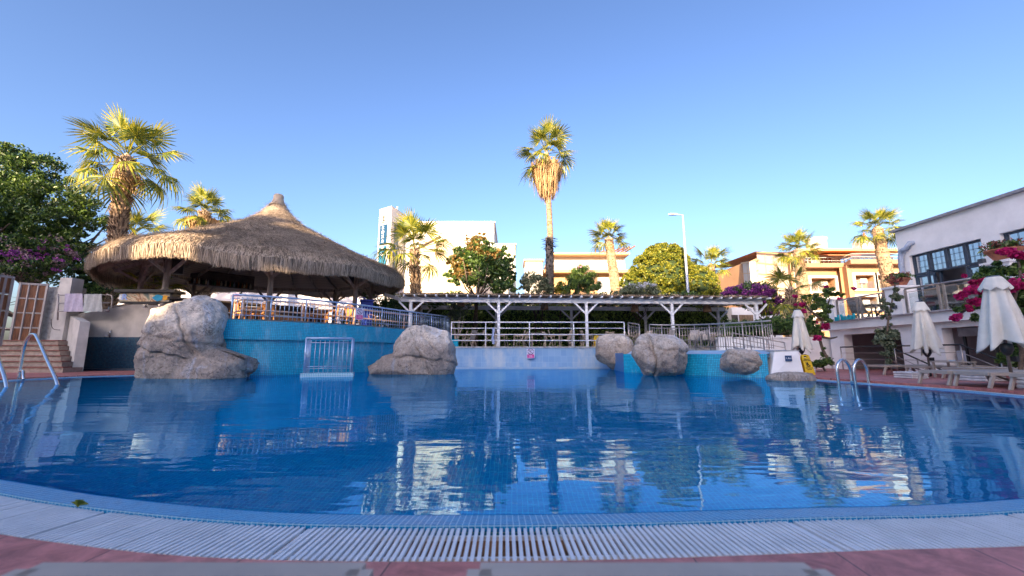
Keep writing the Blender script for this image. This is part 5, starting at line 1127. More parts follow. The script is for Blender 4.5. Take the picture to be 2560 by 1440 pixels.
core(bpy.data.objects["clipped_hedge"], [B(1850, 832, 19.9, .8, .25), B(1905, 830, 19.9, .6, .28), B(1955, 825, 20.1, .8, .32)], MC["inner_leaf"], .8)
# garden wall and low buildings right behind
gw = wthing("garden_wall", (12, 19.3, 0), "smooth white garden wall behind the closed parasol and yellow sign", "wall")
b = MB(); b.prism([(9.6, 19.3), (14.7, 18.86), (14.7, 19.16), (9.6, 19.6)], 0, 1.42); b.build("wall_body", WHITE, gw); MB().bar((9.55, 19.44, 1.44), (14.7, 19.0, 1.44), .36, .05).build("coping", WHITE, gw)
hut = wthing("garden_hut", at(1890, 860, 27), "small white hut with a brown door behind the pergola's right end", "hut")
h0 = at(1850, 860, 27); MB().box(h0 + V((1.3, .8, 1.1)), (3.2, 1.4, 2.6)).build("wall", WHITE, hut); MB().box(h0 + V((.6, .08, .9)), (.9, .04, 2.0)).build("door", TEAK, hut); MB().box(h0 + V((-.15, .08, .9)), (.4, .04, 2.0)).build("shutter", WOODD, hut)

# ================================================================== STREET LAMP
l0, l1 = at(1722, 760, 27), at(1711, 537, 27); l1 = V((l0.x, 27, l1.z)); lp = wthing("street_lamp", (l0.x, 27, 0), "tall tapered grey street lamp rising in front of the round bush", "street lamp")
MB().tube([(l0.x, 27, 0), (l0.x, 27, l1.z)], [.125, .055], 10).build("pole", M("lamp_steel", (.50, .53, .60), .4, .3, var=.05), lp)
MB().tube([(l0.x, 27, l1.z - .02), (l0.x - .42, 27, l1.z + .03)], .04, 8).build("arm", MC["lamp_steel"], lp); b = MB()
b.prism([(l0.x - .40, 26.90), (l0.x - .40, 27.10), (l0.x - .85, 27.13), (l0.x - 1.0, 27.0), (l0.x - .85, 26.87)][::-1], l1.z - .02, l1.z + .09); b.build("lamp_head", MC["lamp_steel"], lp, .02)

# ================================================================== DISTANT BUILDINGS
def wallgrid(b, P0, u, W, H, thick, opens, n):
    """wall panels around rectangular openings; P0 lower-left, u unit dir, n outward normal, opens (u0,u1,v0,v1)"""
    xs = sorted({0, W, *[o[0] for o in opens], *[o[1] for o in opens]}); zs = sorted({0, H, *[o[2] for o in opens], *[o[3] for o in opens]})
    for i in range(len(xs) - 1):
        z = 0
        for j in range(len(zs) - 1):
            cx, cz = (xs[i] + xs[i + 1]) / 2, (zs[j] + zs[j + 1]) / 2
            if any(o[0] < cx < o[1] and o[2] < cz < o[3] for o in opens): continue
            a = P0 + u * xs[i] + V((0, 0, zs[j])); c = P0 + u * xs[i + 1] + V((0, 0, zs[j])); d = V((0, 0, zs[j + 1] - zs[j]))
            b.quad(a, c, c + d, a + d); b.quad(c - n * thick, a - n * thick, a - n * thick + d, c - n * thick + d)
    for o in opens:
        a = P0 + u * o[0] + V((0, 0, o[2])); c = P0 + u * o[1] + V((0, 0, o[2])); h = V((0, 0, o[3] - o[2])); t = n * -thick
        b.quad(a, a + t, a + t + h, a + h); b.quad(c, c + h, c + t + h, c + t); b.quad(a, c, c + t, a + t); b.quad(a + h, a + h + t, c + h + t, c + h)
def window(root, P0, u, n, o, frame=.06, depth=.15, fm=None, cols=2, rows=1, glass=None, mun=None):
    a = P0 + u * o[0] + V((0, 0, o[2])) - n * depth; W_, H_ = o[1] - o[0], o[3] - o[2]; up = V((0, 0, 1)); b = MB()
    for i in range(cols + 1): x = frame / 2 + (W_ - frame) * i / cols; b.bar(a + u * x, a + u * x + up * H_, frame if i in (0, cols) else (mun or frame * .7), .06 if i in (0, cols) or not mun else mun)
    for j in range(rows + 1): z = frame / 2 + (H_ - frame) * j / rows; b.bar(a + up * z + n * .002, a + u * W_ + up * z + n * .002, .055 if j in (0, rows) or not mun else mun, frame if j in (0, rows) else (mun or frame * .7))
    w = b.build("window", fm or DARK, root); q = MB(); q.quad(a - n * .02, a + u * W_ - n * .02, a + u * W_ + up * H_ - n * .02, a + up * H_ - n * .02); g = q.build("pane", glass or WINGLASS, None); g.parent = w
    return w
CLAD = M("white_cladding", (.66, .62, .56), .6, var=.04, scale=.4)
def ribbed(name, col, per, dark=.8, axis=0, both=None):
    m = bpy.data.materials.new(name); N, L, P = nodes(m); tc = N.new("ShaderNodeTexCoord"); b = N.new("ShaderNodeTexBrick"); b.offset = 0; b.inputs["Scale"].default_value = 1
    b.inputs["Brick Width"].default_value = per; b.inputs["Row Height"].default_value = both or 100; b.inputs["Mortar Size"].default_value = .03 if both else per * .12; b.inputs["Mortar Smooth"].default_value = .3
    b.inputs["Color1"].default_value = (*col, 1); b.inputs["Color2"].default_value = (*[c * .97 for c in col], 1); b.inputs["Mortar"].default_value = (*[c * dark for c in col], 1)
    L.new(tc.outputs["UV"], b.inputs[0]); L.new(b.outputs[0], P.inputs["Base Color"]); P.inputs["Roughness"].default_value = .55; return m
# white tower with vertical lettering
YT = 58.0; kt = wthing("sign_tower", (at(1000, 760, YT).x, YT, 0), "white tower with blue lettered panels rising behind the thatch", "tower")
zT = at(970, 517, YT).z; C0, C1, C2 = at(940, 700, YT + 1.5), at(971, 700, YT), at(1015, 700, YT + 5); fl = [(C0.x, C0.y), (C1.x, C1.y), (C2.x, C2.y), (C0.x + C2.x - C1.x, C0.y + C2.y - C1.y)]
b = MB(); b.prism(fl, 0, zT); b.build("wall", CLAD, kt); b = MB(); cx_, cy_ = sum(p[0] for p in fl) / 4, sum(p[1] for p in fl) / 4
b.prism([(cx_ + (p[0] - cx_) * 1.03, cy_ + (p[1] - cy_) * 1.03) for p in fl], zT, zT + .12); b.build("roof_edge", flat("grey_edge", (.45, .43, .42)), kt)
u1 = V((C1.x - C0.x, C1.y - C0.y, 0)); w1 = u1.length; u1.normalize(); n1 = V((u1.y, -u1.x, 0)); u2 = V((C2.x - C1.x, C2.y - C1.y, 0)).normalized(); n2 = V((u2.y, -u2.x, 0))
BLP = flat("sign_panel_blue", (.003, .05, .12), .5); BLP2 = flat("sign_panel_teal", (.01, .13, .22), .5); z_ = lambda py: at(955, py, YT + .8).z
o0 = V((C0.x, C0.y, 0))
def tpanel(o, u, n, a0, a1, za, zb, m, nm="sign_panel"): b = MB(); P_ = o + n * .10; b.slab([P_ + u * a0 + V((0, 0, za)), P_ + u * a1 + V((0, 0, za)), P_ + u * a1 + V((0, 0, zb)), P_ + u * a0 + V((0, 0, zb))], .10); return b.build(nm, m, kt)
tpanel(o0, u1, n1, w1 * .14, w1 * .72, z_(612), z_(562), BLP); tpanel(o0, u1, n1, w1 * .14, w1 * .72, z_(680), z_(616), BLP2)
o1_ = V((C1.x, C1.y, 0)); tpanel(o1_, u2, n2, 1.0, 2.1, z_(610), z_(562), BLP); tpanel(o1_, u2, n2, 1.0, 2.1, z_(690), z_(614), BLP)
LW = flat("sign_letter_white", (.85, .85, .85)); rzt = math.atan2(u1.y, u1.x)
for ch, py in zip("KOXA", (570, 581, 592, 603)): text(ch, .66, LW, kt, o0 + n1 * .14 + u1 * w1 * .43 + V((0, 0, z_(py))), (pi / 2, 0, rzt), .02, bold=.02)
text("H", .75, LW, kt, o0 + n1 * .14 + u1 * w1 * .43 + V((0, 0, z_(624))), (pi / 2, 0, rzt), .02, bold=.02); text("O", .75, LW, kt, o0 + n1 * .14 + u1 * w1 * .43 + V((0, 0, z_(636))), (pi / 2, 0, rzt), .02, bold=.02)
INKD = flat("emblem_black", (.03, .03, .03)); b = MB(); ec = o0 + n1 * .06 + u1 * w1 * .43 + V((0, 0, z_(547)))
for k, (w_, zz) in enumerate(((.15, .75), (.8, .5), (.6, .25), (.6, 0), (.6, -.25), (.8, -.5))): b.bar(ec + u1 * (-w_ / 2) + V((0, 0, zz)), ec + u1 * (w_ / 2 * (.3 if k % 2 else 1)) + V((0, 0, zz)), .03, .12)
b.bar(ec + u1 * -.25 + V((0, 0, -.5)), ec + u1 * -.25 + V((0, 0, .5)), .03, .12); b.build("emblem", INKD, kt)
b = MB(); b.tube([(C1.x + .5, C1.y + 1, zT), (C1.x + .5, C1.y + 1, zT + .35)], .12, 8); b.build("roof_vent", LW, kt)
# white hall next to it
YH = 62; wh = wthing("white_hall", (at(1120, 760, YH).x, YH, 0), "plain white ribbed hall behind the bushy palm and magnolia tree", "building")
def uvwall(root, nm, p0, p1, z0, z1, m): 
    b = MB(); L = (V(p1) - V(p0)).length; b.quad((p0[0], p0[1], z0), (p1[0], p1[1], z0), (p1[0], p1[1], z1), (p0[0], p0[1], z1), [(0, z0), (L, z0), (L, z1), (0, z1)]); return b.build(nm, m, root)
RIB = ribbed("ribbed_white", (.66, .62, .56), .9, .9); hx0, hx1 = at(1008, 700, YH).x, at(1234, 700, YH).x; zh = at(1120, 557, YH).z
MB().box(((hx0 + hx1) / 2, YH + 6.01, zh / 2), (hx1 - hx0, 12, zh)).build("wall", CLAD, wh); uvwall(wh, "ribbed_front", (hx0, YH - .02), (hx1, YH - .02), 0, zh - .4, RIB)
MB().box(((hx0 + hx1) / 2, YH + 6, zh + .08), (hx1 - hx0 + .4, 12.4, .18)).build("roof_edge", LW, wh)
# gable-fronted annex in warmer cream in front of it
an = wthing("cream_annex", (at(1090, 760, 56).x, 56, 0), "cream gabled annex with big wall panels in front of the white hall", "building"); ax0, ax1, axm = at(1042, 700, 56).x, at(1190, 700, 56).x, at(1098, 700, 56).x
PAN = ribbed("cream_panels", (.60, .46, .29), 2.3, .85, both=3.2); b = MB(); za, zb_, zc = at(1042, 620, 56).z, at(1098, 592, 56).z, at(1190, 655, 56).z; pts = [(ax0, 0), (ax1, 0), (ax1, zc), (axm, zb_), (ax0, za)]
n0 = 0; b.v = [(x, 56, z) for x, z in pts] + [(x, 61, z) for x, z in pts]; b.face((0, 1, 2, 3, 4), [(x, z) for x, z in pts]); 
for i in range(5): j = (i + 1) % 5; b.face((j, i, i + 5, j + 5))
b.build("wall", PAN, an); b = MB(); b.bar((ax0 - .3, 58, za - .05), (axm, 58, zb_ + .12), 5, .2); b.bar((axm, 58, zb_ + .12), (ax1 + .2, 58, zc), 5, .2); b.build("roof", flat("cream_trim", (.62, .52, .40)), an)
sb_ = wthing("small_white_building", (at(1262, 760, 50).x, 50, 0), "small flat-roofed white building right of the magnolia tree", "building"); q0_, q1_ = at(1232, 612, 50), at(1288, 612, 50)
MB().box(((q0_.x + q1_.x) / 2, 53, q0_.z / 2), (q1_.x - q0_.x, 6, q0_.z)).build("wall", CLAD, sb_); MB().box(((q0_.x + q1_.x) / 2, 53, q0_.z + .08), (q1_.x - q0_.x + .3, 6.3, .16)).build("roof_edge", flat("grey_edge2", (.35, .35, .36)), sb_)
window(sb_, V((q0_.x, 49.97, 0)), V((1, 0, 0)), V((0, -1, 0)), (1.9, 2.9, q0_.z - 8.5, q0_.z - 4.6), depth=-.02, cols=1)
# cream building in the centre
YC = 46; cb = wthing("cream_building", (at(1440, 760, YC).x, YC, 0), "cream flat-roofed building with pergola beams on its roof, behind the oleanders", "building")
x0, x1 = at(1335, 700, YC).x, at(1580, 700, YC).x; zr = at(1440, 632, YC).z; OCH = M("ochre_cream_render", (.52, .34, .17), .8, var=.06, scale=.6); z1_ = at(1440, 685, YC).z
MB().box(((x0 + x1) / 2, YC + 5, z1_ / 2), (x1 - x0, 10, z1_)).build("wall", OCH, cb)
MB().box(((x0 + x1) / 2 + 1.0, YC + 6.4, (zr + z1_) / 2), (x1 - x0 - 2.4, 9, zr - z1_)).build("upper_wall", CLAD, cb)
MB().box(((x0 + x1) / 2, YC + 4.4, z1_ + .12), (x1 - x0 + .8, 11, .32)).build("cornice", flat("tan_band", (.52, .32, .17)), cb); MB().box(((x0 + x1) / 2 + 1.0, YC + 5.5, zr + .1), (x1 - x0 - 1.8, 9.6, .22)).build("roof_edge", flat("tan_band2", (.60, .38, .2)), cb)
xp = at(1492, 700, YC).x; b = MB(); b.box(((xp + x1) / 2, YC - .15, z1_ / 2 - .2), (x1 - xp, .3, z1_ - .5)); b.build("white_bay", RIB, cb)
for i in range(5): MB().box(((xp + x1) / 2, YC - .31, z1_ - 1.2 - 1.05 * i), (x1 - xp - .2, .03, .05)).build("joint", flat("joint_grey", (.35, .3, .25)), cb)
window(cb, V((x0, YC - .02, 0)), V((1, 0, 0)), V((0, -1, 0)), (2.3, 5.6, z1_ - 3.4, z1_ - .9), depth=-.03, cols=3, fm=OCH, glass=flat("blind_ochre", (.50, .30, .13)))
b = MB()
for i in range(7): b.bar((at(1492, 620, YC).x + i * .62, YC + 4, zr + .35 + .06 * i), (at(1492, 620, YC).x + i * .62 + 1.3, YC + 2, zr + .75 + .1 * i), .08, .16)
for x in (1500, 1548, 1572): b.bar((at(x, 620, YC).x, YC + 2.5, zr), (at(x, 620, YC).x, YC + 2.5, zr + 1.1), .1)
b.build("roof_beams", M("red_brown_timber", (.35, .14, .08), .7, var=.2), cb)
b = MB(); 
for z in (.35, .7): b.tube([(x0 + .2, YC - .3, z1_ + .25 + z), (xp + 3, YC - .3, z1_ + .25 + z)], .03, 5)
for i in range(7): x = x0 + .2 + i * 1.6; b.tube([(x, YC - .3, z1_ + .2), (x, YC - .3, z1_ + .95)], .03, 5)
b.build("roof_railing", RAILW, cb)
ls = wthing("low_side_building", (at(1320, 760, 44).x, 44, 0), "low ochre-edged annex behind the grey-green bush", "building"); q = at(1318, 652, 44); MB().box((at(1335, 700, 44).x, 46, q.z / 2), (1.9, 3.5, q.z)).build("wall", CLAD, ls); MB().box((at(1335, 700, 44).x, 46, q.z + .1), (2.2, 3.8, .22)).build("roof_edge", MC["tan_band"], ls)
# distant house with red roof
dh = wthing("distant_house", (at(1825, 760, 80).x, 80, 0), "far small pale house with a red tiled roof, seen right of the round bush", "house"); q = at(1828, 712, 80); RT = M("red_roof_tiles", (.42, .15, .07), .8, var=.25, scale=3, stretch=(6, 1, 1))
MB().box((q.x, 83, q.z / 2), (4.4, 6, q.z)).build("wall", CLAD, dh); b = MB(); zz = q.z; b.v = [(q.x - 2.6, 79.6, zz), (q.x + 2.6, 79.6, zz), (q.x + 2.6, 86.5, zz), (q.x - 2.6, 86.5, zz), (q.x - 1.2, 83, zz + 1.0), (q.x + 1.2, 83, zz + 1.0)]
for f_ in ((0, 1, 5, 4), (1, 2, 5), (2, 3, 4, 5), (3, 0, 4), (3, 2, 1, 0)): b.face(f_)
b.build("roof", RT, dh); dt = wthing("distant_tower_block", (at(1832, 760, 130).x, 130, 0), "hazy far cream tower block above the red-roofed house", "building"); q = at(1832, 690, 130); MB().box((q.x, 133, q.z / 2), (4.5, 6, q.z)).build("wall", OCH, dt); MB().box((q.x, 129.9, q.z - 1), (4.0, .2, .3)).build("band", CLAD, dt)
# pale wall seen below the thatch
lw = wthing("pale_background_house", (at(520, 760, 36).x, 36, 1.2), "long pale lilac house wall glimpsed under the thatched roof", "building"); q0_, q1_ = at(300, 702, 36), at(985, 702, 36); LIL = M("lilac_white_render", (.62, .60, .64), .8, var=.05, scale=.8)
MB().box(((q0_.x + q1_.x) / 2, 37.5, 1.2 + (q0_.z - 1.2) / 2), (q1_.x - q0_.x, 3, q0_.z - 1.2)).build("wall", LIL, lw); MB().box(((q0_.x + q1_.x) / 2, 37.4, q0_.z + .1), (q1_.x - q0_.x + .4, 3.4, .2)).build("roof_edge", CONC, lw)
for px, w_ in ((488, .75), (600, .4)): MB().box((at(px, 730, 35.9).x, 35.9, 3.2), (w_ * 2, .2, 3.4)).build("stone_pilaster", CONC, lw)
b = MB(); b.slab([at(575, 762, 35), at(606, 764, 35), at(606, 728, 35), at(575, 727, 35)], .04); nb_ = wthing("notice_board", at(590, 762, 35), "white notice board with red lettering seen under the thatch", "sign"); b.build("plate", LW, nb_); p = at(590, 742, 34.9)
b = MB()
for k, w_ in enumerate((.35, .42, .30)): b.bar(p + V((-w_, 0, .28 - .2 * k)), p + V((w_, 0, .26 - .2 * k)), .01, .035)
b.build("writing_lines", SGR, nb_)
# ================================================================== WHITE HOTEL WING ON THE RIGHT
XS, XF, ZS = 14.0, 17.0, 2.08
hw = wthing("white_hotel_wing", (XF, 10, 0), "white modern hotel wing with dark-framed windows at the right edge", "building")
yx = lambda px, py, X: X / at(px, py, 1).x
Yn, Yf = -4.0, yx(2237, 580, XF); u = V((0, -1, 0)); n = V((-1, 0, 0)); P0 = V((XF, Yf, ZS)); Wd = Yf - Yn; Hh = at(2237, 580, Yf).z - ZS
def yy(px): return XF * F / (px - 1280) * .993
HW = at(2272, 640, yx(2272, 640, XF)).z - ZS; op1 = (Yf - yx(2272, 640, XF), Yf - yx(2452, 600, XF), 0.0, HW); op2 = (Yf - yx(2500, 590, XF), Yf - yx(2500, 590, XF) + 3.2, 0.0, HW)
b = MB(); wallgrid(b, P0, u, Wd, Hh, .3, [op1, op2], n); b.build("wall", WHITE, hw)
b = MB(); b.box((XF + 3.5, (Yf + Yn) / 2, ZS + Hh + .03), (7.3, Wd + .2, .10)); b.build("roof_edge", M("roof_edge_grey", (.30, .30, .32), .5), hw)
b = MB(); b.slab([(XF + 7, Yf - .004, 0), (XF + .302, Yf - .004, 0), (XF + .302, Yf - .004, ZS + Hh - .03), (XF + 7, Yf - .004, ZS + Hh - .03)], .25); b.quad((XF, Yf, ZS), (XF + .3, Yf, ZS), (XF + .3, Yf, ZS + Hh), (XF, Yf, ZS + Hh)); b.build("end_wall", WHITE, hw)
b = MB(); b.slab([(XF + 2.6, Yf - .4, 0), (XF + 2.6, Yn, 0), (XF + 2.6, Yn, ZS + Hh - .2), (XF + 2.6, Yf - .4, ZS + Hh - .2)], .1); b.build("inner_wall", M("maroon_curtain", (.16, .035, .03), .8, var=.15), hw)
w = op1[1] - op1[0]
FB = M("blue_grey_frame", (.035, .06, .10), .4)
for i in range(4): window(hw, P0, u, n, (op1[0] + w * i / 4, op1[0] + w * (i + 1) / 4, HW - .86, HW), .07, .16, FB, cols=3, rows=3, mun=.009)
def door_leaf(a, c, m=WINGLASS): return window(hw, P0, u, n, (a, c, 0.0, HW - .88), .09, .16, FB, cols=1, rows=1, glass=m)
door_leaf(op1[0], op1[0] + w * .30); door_leaf(op1[0] + w * .72, op1[1])
# one leaf standing open, showing the maroon interior
b = MB(); a = P0 + u * (op1[0] + w * .36) - n * .2; c = a + n * .85 + u * .35
for z in (0.05, 1.0, 1.88): b.bar(a + V((0, 0, z)), c + V((0, 0, z)), .06)
for q in (a, c): b.bar(q, q + V((0, 0, 1.9)), .07)
b.build("open_door", FB, hw)
w2 = op2[1] - op2[0]
for i in range(3): window(hw, P0, u, n, (op2[0] + w2 * i / 3, op2[0] + w2 * (i + 1) / 3, HW - .86, HW), .07, .16, FB, cols=3, rows=3, mun=.009)
for i in range(2): window(hw, P0, u, n, (op2[0] + w2 * i / 2, op2[0] + w2 * (i + 1) / 2, 0.0, HW - .88), .09, .16, FB, cols=1)
# drain pipe
b = MB(); yb = Yf - .25; b.tube(catmull([(XF + .1, yb - .5, 5.35), (XF - .12, yb - .45, 5.35), (XF - .16, yb - .3, 5.15), (XF - .16, yb, 4.8), (XF - .16, yb, 2.1)], .15), .10, 10); b.build("drain_pipe", M("pipe_blue_grey", (.40, .46, .58), .5), hw)
for px, py in ((2479, 655),): p = V((XF - .08, yy(px), at(px, py, yy(px)).z)); MB().box(p, (.14, .16, .22)).build("wall_lamp", DARK, hw)
# terrace slab, beam, pillars and rails
tr2 = wthing("hotel_terrace", (XS, 13, 0), "white raised hotel terrace above the shaded pool bar", "terrace")
YE = 18.7; b = MB(); b.box(((XS + XF + 7) / 2, (YE + Yn) / 2, ZS - .17), (XF + 7 - XS, YE - Yn, .34)); b.build("floor_slab", WHITE, tr2)
b = MB(); b.box((XS - .03, (YE + Yn) / 2, ZS + .015), (.22, YE - Yn + .1, .035)); b.build("coping", M("coping_pink_grey", (.50, .46, .46), .7), tr2)
# lower facade with openings (grey stair recess, dark bar)
Pl = V((XS + .25, YE - .1, -1.2)); yl = lambda px: (XS + .25) * F / (px - 1280)
ops = [((YE - .1) - yl(2104), (YE - .1) - yl(2246), .0, 2.72), ((YE - .1) - yl(2350), (YE - .1) - yl(2350) + 3.3, .0, 2.75)]
b = MB(); wallgrid(b, Pl, u, YE - Yn, ZS - .34 + 1.2, .35, ops, n); b.build("lower_wall", WHITE, tr2)
GRY = M("recess_grey", (.40, .38, .40), .8, var=.05, scale=1); b = MB(); b.slab([(XS + 3.4, YE, -1.4), (XS + 3.4, 13.6, -1.4), (XS + 3.4, 13.6, 1.8), (XS + 3.4, YE, 1.8)], .1); b.slab([(XS + .3, 13.9, -1.4), (XS + 3.4, 13.9, -1.4), (XS + 3.4, 13.9, 1.8), (XS + .3, 13.9, 1.8)][::-1], .1); b.slab([(XS + .3, YE - .15, -1.4), (XS + 3.4, YE - .15, -1.4), (XS + 3.4, YE - .15, 1.7), (XS + .3, YE - .15, 1.7)], .1); b.build("stair_recess", GRY, tr2)
b = MB(); b.slab([(XS + 2.2, 13.6, -1.4), (XS + 2.2, 6, -1.4), (XS + 2.2, 6, 1.8), (XS + 2.2, 13.6, 1.8)], .1); b.build("bar_back_wall", M("bar_black", (.012, .010, .012), .5), tr2)
b = MB(); b.box((XS + .36, 11.6, 1.38), (.1, 3.4, .26)); b.build("bar_fascia", M("fascia_grey_brown", (.16, .13, .13), .6), tr2)
for i in range(4): MB().box((XS + .5, 13.3 - .85 * i, .35), (.05, .07, 2.0)).build("bar_mullion", BLACK, tr2)
tag(MB().box((XS + .47, yl(2372), .62), (.012, .26, .38)).build("paper_notice", flat("notice_grey", (.40, .42, .48))), "small pale paper notice on the dark bar front", "sign")
# terrace pillars carrying flower pots
def pillar(p, w_, h, label, lamp=True):
    o = wthing("terrace_pillar", (p[0], p[1], ZS), label, "pillar", "white terrace pillars"); MB().box((p[0], p[1], ZS + h / 2), (w_, w_, h)).build("shaft", WHITE, o); MB().box((p[0], p[1], ZS + h + .03), (w_ + .14, w_ + .14, .07)).build("cap", WHITE, o)
    if lamp: MB().box((p[0] - w_ / 2 - .05, p[1] - .05, ZS + .32), (.10, .13, .12)).build("wall_lamp", DARK, o)
p1 = (XS + .38, at(2262, 760, 14.9).y); y1_ = (XS + .38) * F / (2262 - 1280); pillar((XS + .38, y1_), .62, 1.02, "white terrace pillar with a terracotta flower bowl, left of the dark-framed windows")
y2_ = (XS + .38) * F / (2545 - 1280); pillar((XS + .38, y2_), .62, 1.22, "white terrace pillar behind the magenta bougainvillea at the right edge", False)
y0_ = (XS + .30) * F / (2090 - 1280); pillar((XS + .30, y0_), .5, .95, "blue-shaded white pillar at the far end of the terrace, behind the red bougainvillea", False)
def bowl(p, label, s=1.0):
    o = wthing("flower_bowl", p, label, "flower pot", "terracotta flower bowls"); MB().lathe([(0, 0), (.16 * s, 0), (.22 * s, .06 * s), (.31 * s, .22 * s), (.36 * s, .25 * s), (.36 * s, .30 * s), (.30 * s, .30 * s), (0, .26 * s)], p, 22).build("pot", TERRA, o)
    leaves("foliage", [(V(p) + V((0, 0, .36 * s)), (.42 * s, .42 * s, .14 * s))], 700, .10, .04, LEAFM, o, sub=24, spread=.4, seed=71, up=.8); leaves("blossom", [(V(p) + V((0, 0, .42 * s)), (.42 * s, .42 * s, .14 * s))], 500, .08, .035, M("dry_red_flower", (.30, .07, .05), .8, island=.8, col2=(.14, .05, .04)), o, sub=20, spread=.4, seed=72, up=.8)
bowl((XS + .38, y1_, ZS + 1.09), "terracotta bowl of reddish succulents on the terrace pillar by the drainpipe", .95); bowl((XS + .38, y2_, ZS + 1.29), "large terracotta bowl of red flowers at the right edge above the bougainvillea", 1.15)
def trail(ya, yb, label):
    o = wthing("terrace_railing", (XS + .12, ya, ZS), label, "railing", "bronze terrace railings")
    MB().tube([(XS + .12, ya, ZS + .92), (XS + .12, yb, ZS + .92)], .03, 8).build("top_rail", BRONZE, o); MB().tube([(XS + .12, ya, ZS + .80), (XS + .12, yb, ZS + .80)], .010, 6).build("cable", BRONZE, o)
    for k in range(3):
        y = ya + (yb - ya) * k / 2
        for e in ((-.09, .09) if k == 1 else (0,)): MB().bar((XS + .12, y + e, ZS), (XS + .12, y + e, ZS + .9), .045, .07).build("upright", BRONZE, o)
    b = MB(); b.box((XS + .12, (ya + yb) / 2, ZS + .42), (.012, abs(ya - yb) - .25, .68)); b.build("glass_panel", RAILGLASS, o)
trail(y0_ - .4, y1_ + .45, "bronze and glass terrace railing left of the white pillar"); trail(y1_ - .45, y2_ + .45, "bronze and glass terrace railing between the two white pillars")
# folding chairs and tables on the terrace
FAB = M("grey_sling", (.20, .18, .17), .8, var=.1); FOLD = M("weathered_teak", (.26, .19, .13), .6, var=.2, scale=5)
def folding():
    o = empty("folding_chair", (0, 0, 0), "", "chair")
    for s in (-1, 1):
        MB().bar((s * .27, -.28, 0), (s * .27, .22, .62), .035, .05).build("leg", FOLD, o); MB().bar((s * .25, .32, 0), (s * .25, -.22, .45), .035, .05).build("leg", FOLD, o)
        MB().bar((s * .27, .12, .38), (s * .27, .42, 1.05), .035, .045).build("back_post", FOLD, o); MB().bar((s * .29, -.24, .63), (s * .29, .28, .65), .06, .025).build("armrest", FOLD, o)
    MB().box((0, -.02, .43), (.5, .46, .03)).build("seat", FAB, o); MB().slab([(-.25, .16, .45), (.25, .16, .45), (.25, .42, 1.03), (-.25, .42, 1.03)], .015).build("backrest", FAB, o); MB().bar((-.27, .42, 1.04), (.27, .42, 1.04), .05).build("top_bar", FOLD, o); return o
fc = folding(); first = True
for x, px, rz, ds in ((15.6, 2156, 1.9, "grey folding armchair at the far left of the terrace, turned to the table"), (15.8, 2215, -1.5, "grey folding armchair with its back against the terrace pillar"), (16.0, 2405, 1.75, "teak folding armchair in front of the open dark doorway"), (15.6, 2345, -.9, "teak folding chair in the gap between small parasol and open door"), (15.9, 2462, 2.2, "teak folding chair half hidden by the pink flowers")):
    o = fc if first else copy_tree(fc); first = False; o.location = (x, x * F / (px - 1280), ZS); o.rotation_euler = (0, 0, rz); tag(o, ds, "chair", "folding chairs on the terrace")
tt = patio_table(.9, "teak_table")
for c_ in children(tt): c_.data.materials.clear(); c_.data.materials.append(FOLD)
tt.location = (15.9, 15.9 * F / (2188 - 1280), ZS); tag(tt, "square teak table between the two folding chairs on the far terrace", "table", "teak tables on the terrace"); t2 = copy_tree(tt); t2.location = (15.8, 15.8 * F / (2368 - 1280), ZS); tag(t2, "square teak table in front of the reflecting terrace window", "table")
pb_ = wthing("spiky_plant", (16.5, 16.5 * F / (2345 - 1280), ZS), "spiky potted plant by the terrace window", "plant"); q = V((16.5, 16.5 * F / (2345 - 1280), ZS)); MB().lathe([(0, 0), (.13, 0), (.17, .3), (.15, .3), (0, .28)], q, 14).build("pot", DARK, pb_); b = MB(); Rr = random.Random(2)
for i in range(40): a = Rr.uniform(0, 6.28); e = Rr.uniform(.3, 1.4); t_ = q + V((0, 0, .3)) + V((cos(a) * cos(e), sin(a) * cos(e), sin(e))) * .55; w_ = V((-sin(a), cos(a), 0)) * .018; n0 = len(b.v); b.v += [tuple(q + V((0, 0, .28)) - w_), tuple(q + V((0, 0, .28)) + w_), tuple(t_)]; b.face((n0, n0 + 1, n0 + 2))
b.build("leaf_blades", LEAFM, pb_)
# cyan letters on the far terrace edge
hs = wthing("letter_sign", (XS - .1, (XS) * F / (2130 - 1280), ZS), "cyan and white cut-out letters on the far terrace edge", "sign"); CY = flat("cyan_letters", (.02, .42, .52), .4)
yl_ = XS * F / (2122 - 1280); text("al hotel", .34, CY, hs, (XS - .16, yl_, ZS + .12), (pi / 2, 0, -pi / 2), .03, bold=.008)
# stair handrails
def srail(px, py, ds):
    p = V((13.6, 13.6 * F / (px - 1280), 0)); z0_ = at(px, py, p.y).z; o = wthing("stair_railing", (p.x, p.y, .05), ds, "railing", "stair handrails down to the bar"); a = V((p.x, p.y, 0)); m_ = a + V((0, -2.2, 0)); e = m_ + V((.3, -1.7, -.9))
    for k in range(4):
        zz = V((0, 0, .98 - .24 * k)); MB().tube([a + zz, m_ + zz, e + zz], .026 if k == 0 else .011, 8).build("rail", BRONZE if k else BLACK, o)
    for q in (a, m_, m_.lerp(e, .5), e): MB().tube([q + V((0, 0, .0)), q + V((0, 0, .97))], .02, 6).build("upright", BRONZE, o)
srail(2093, 862, "bronze stair railing left of the climbing vine, sloping down to the bar"); srail(2226, 862, "bronze stair railing seen behind the climbing vine")

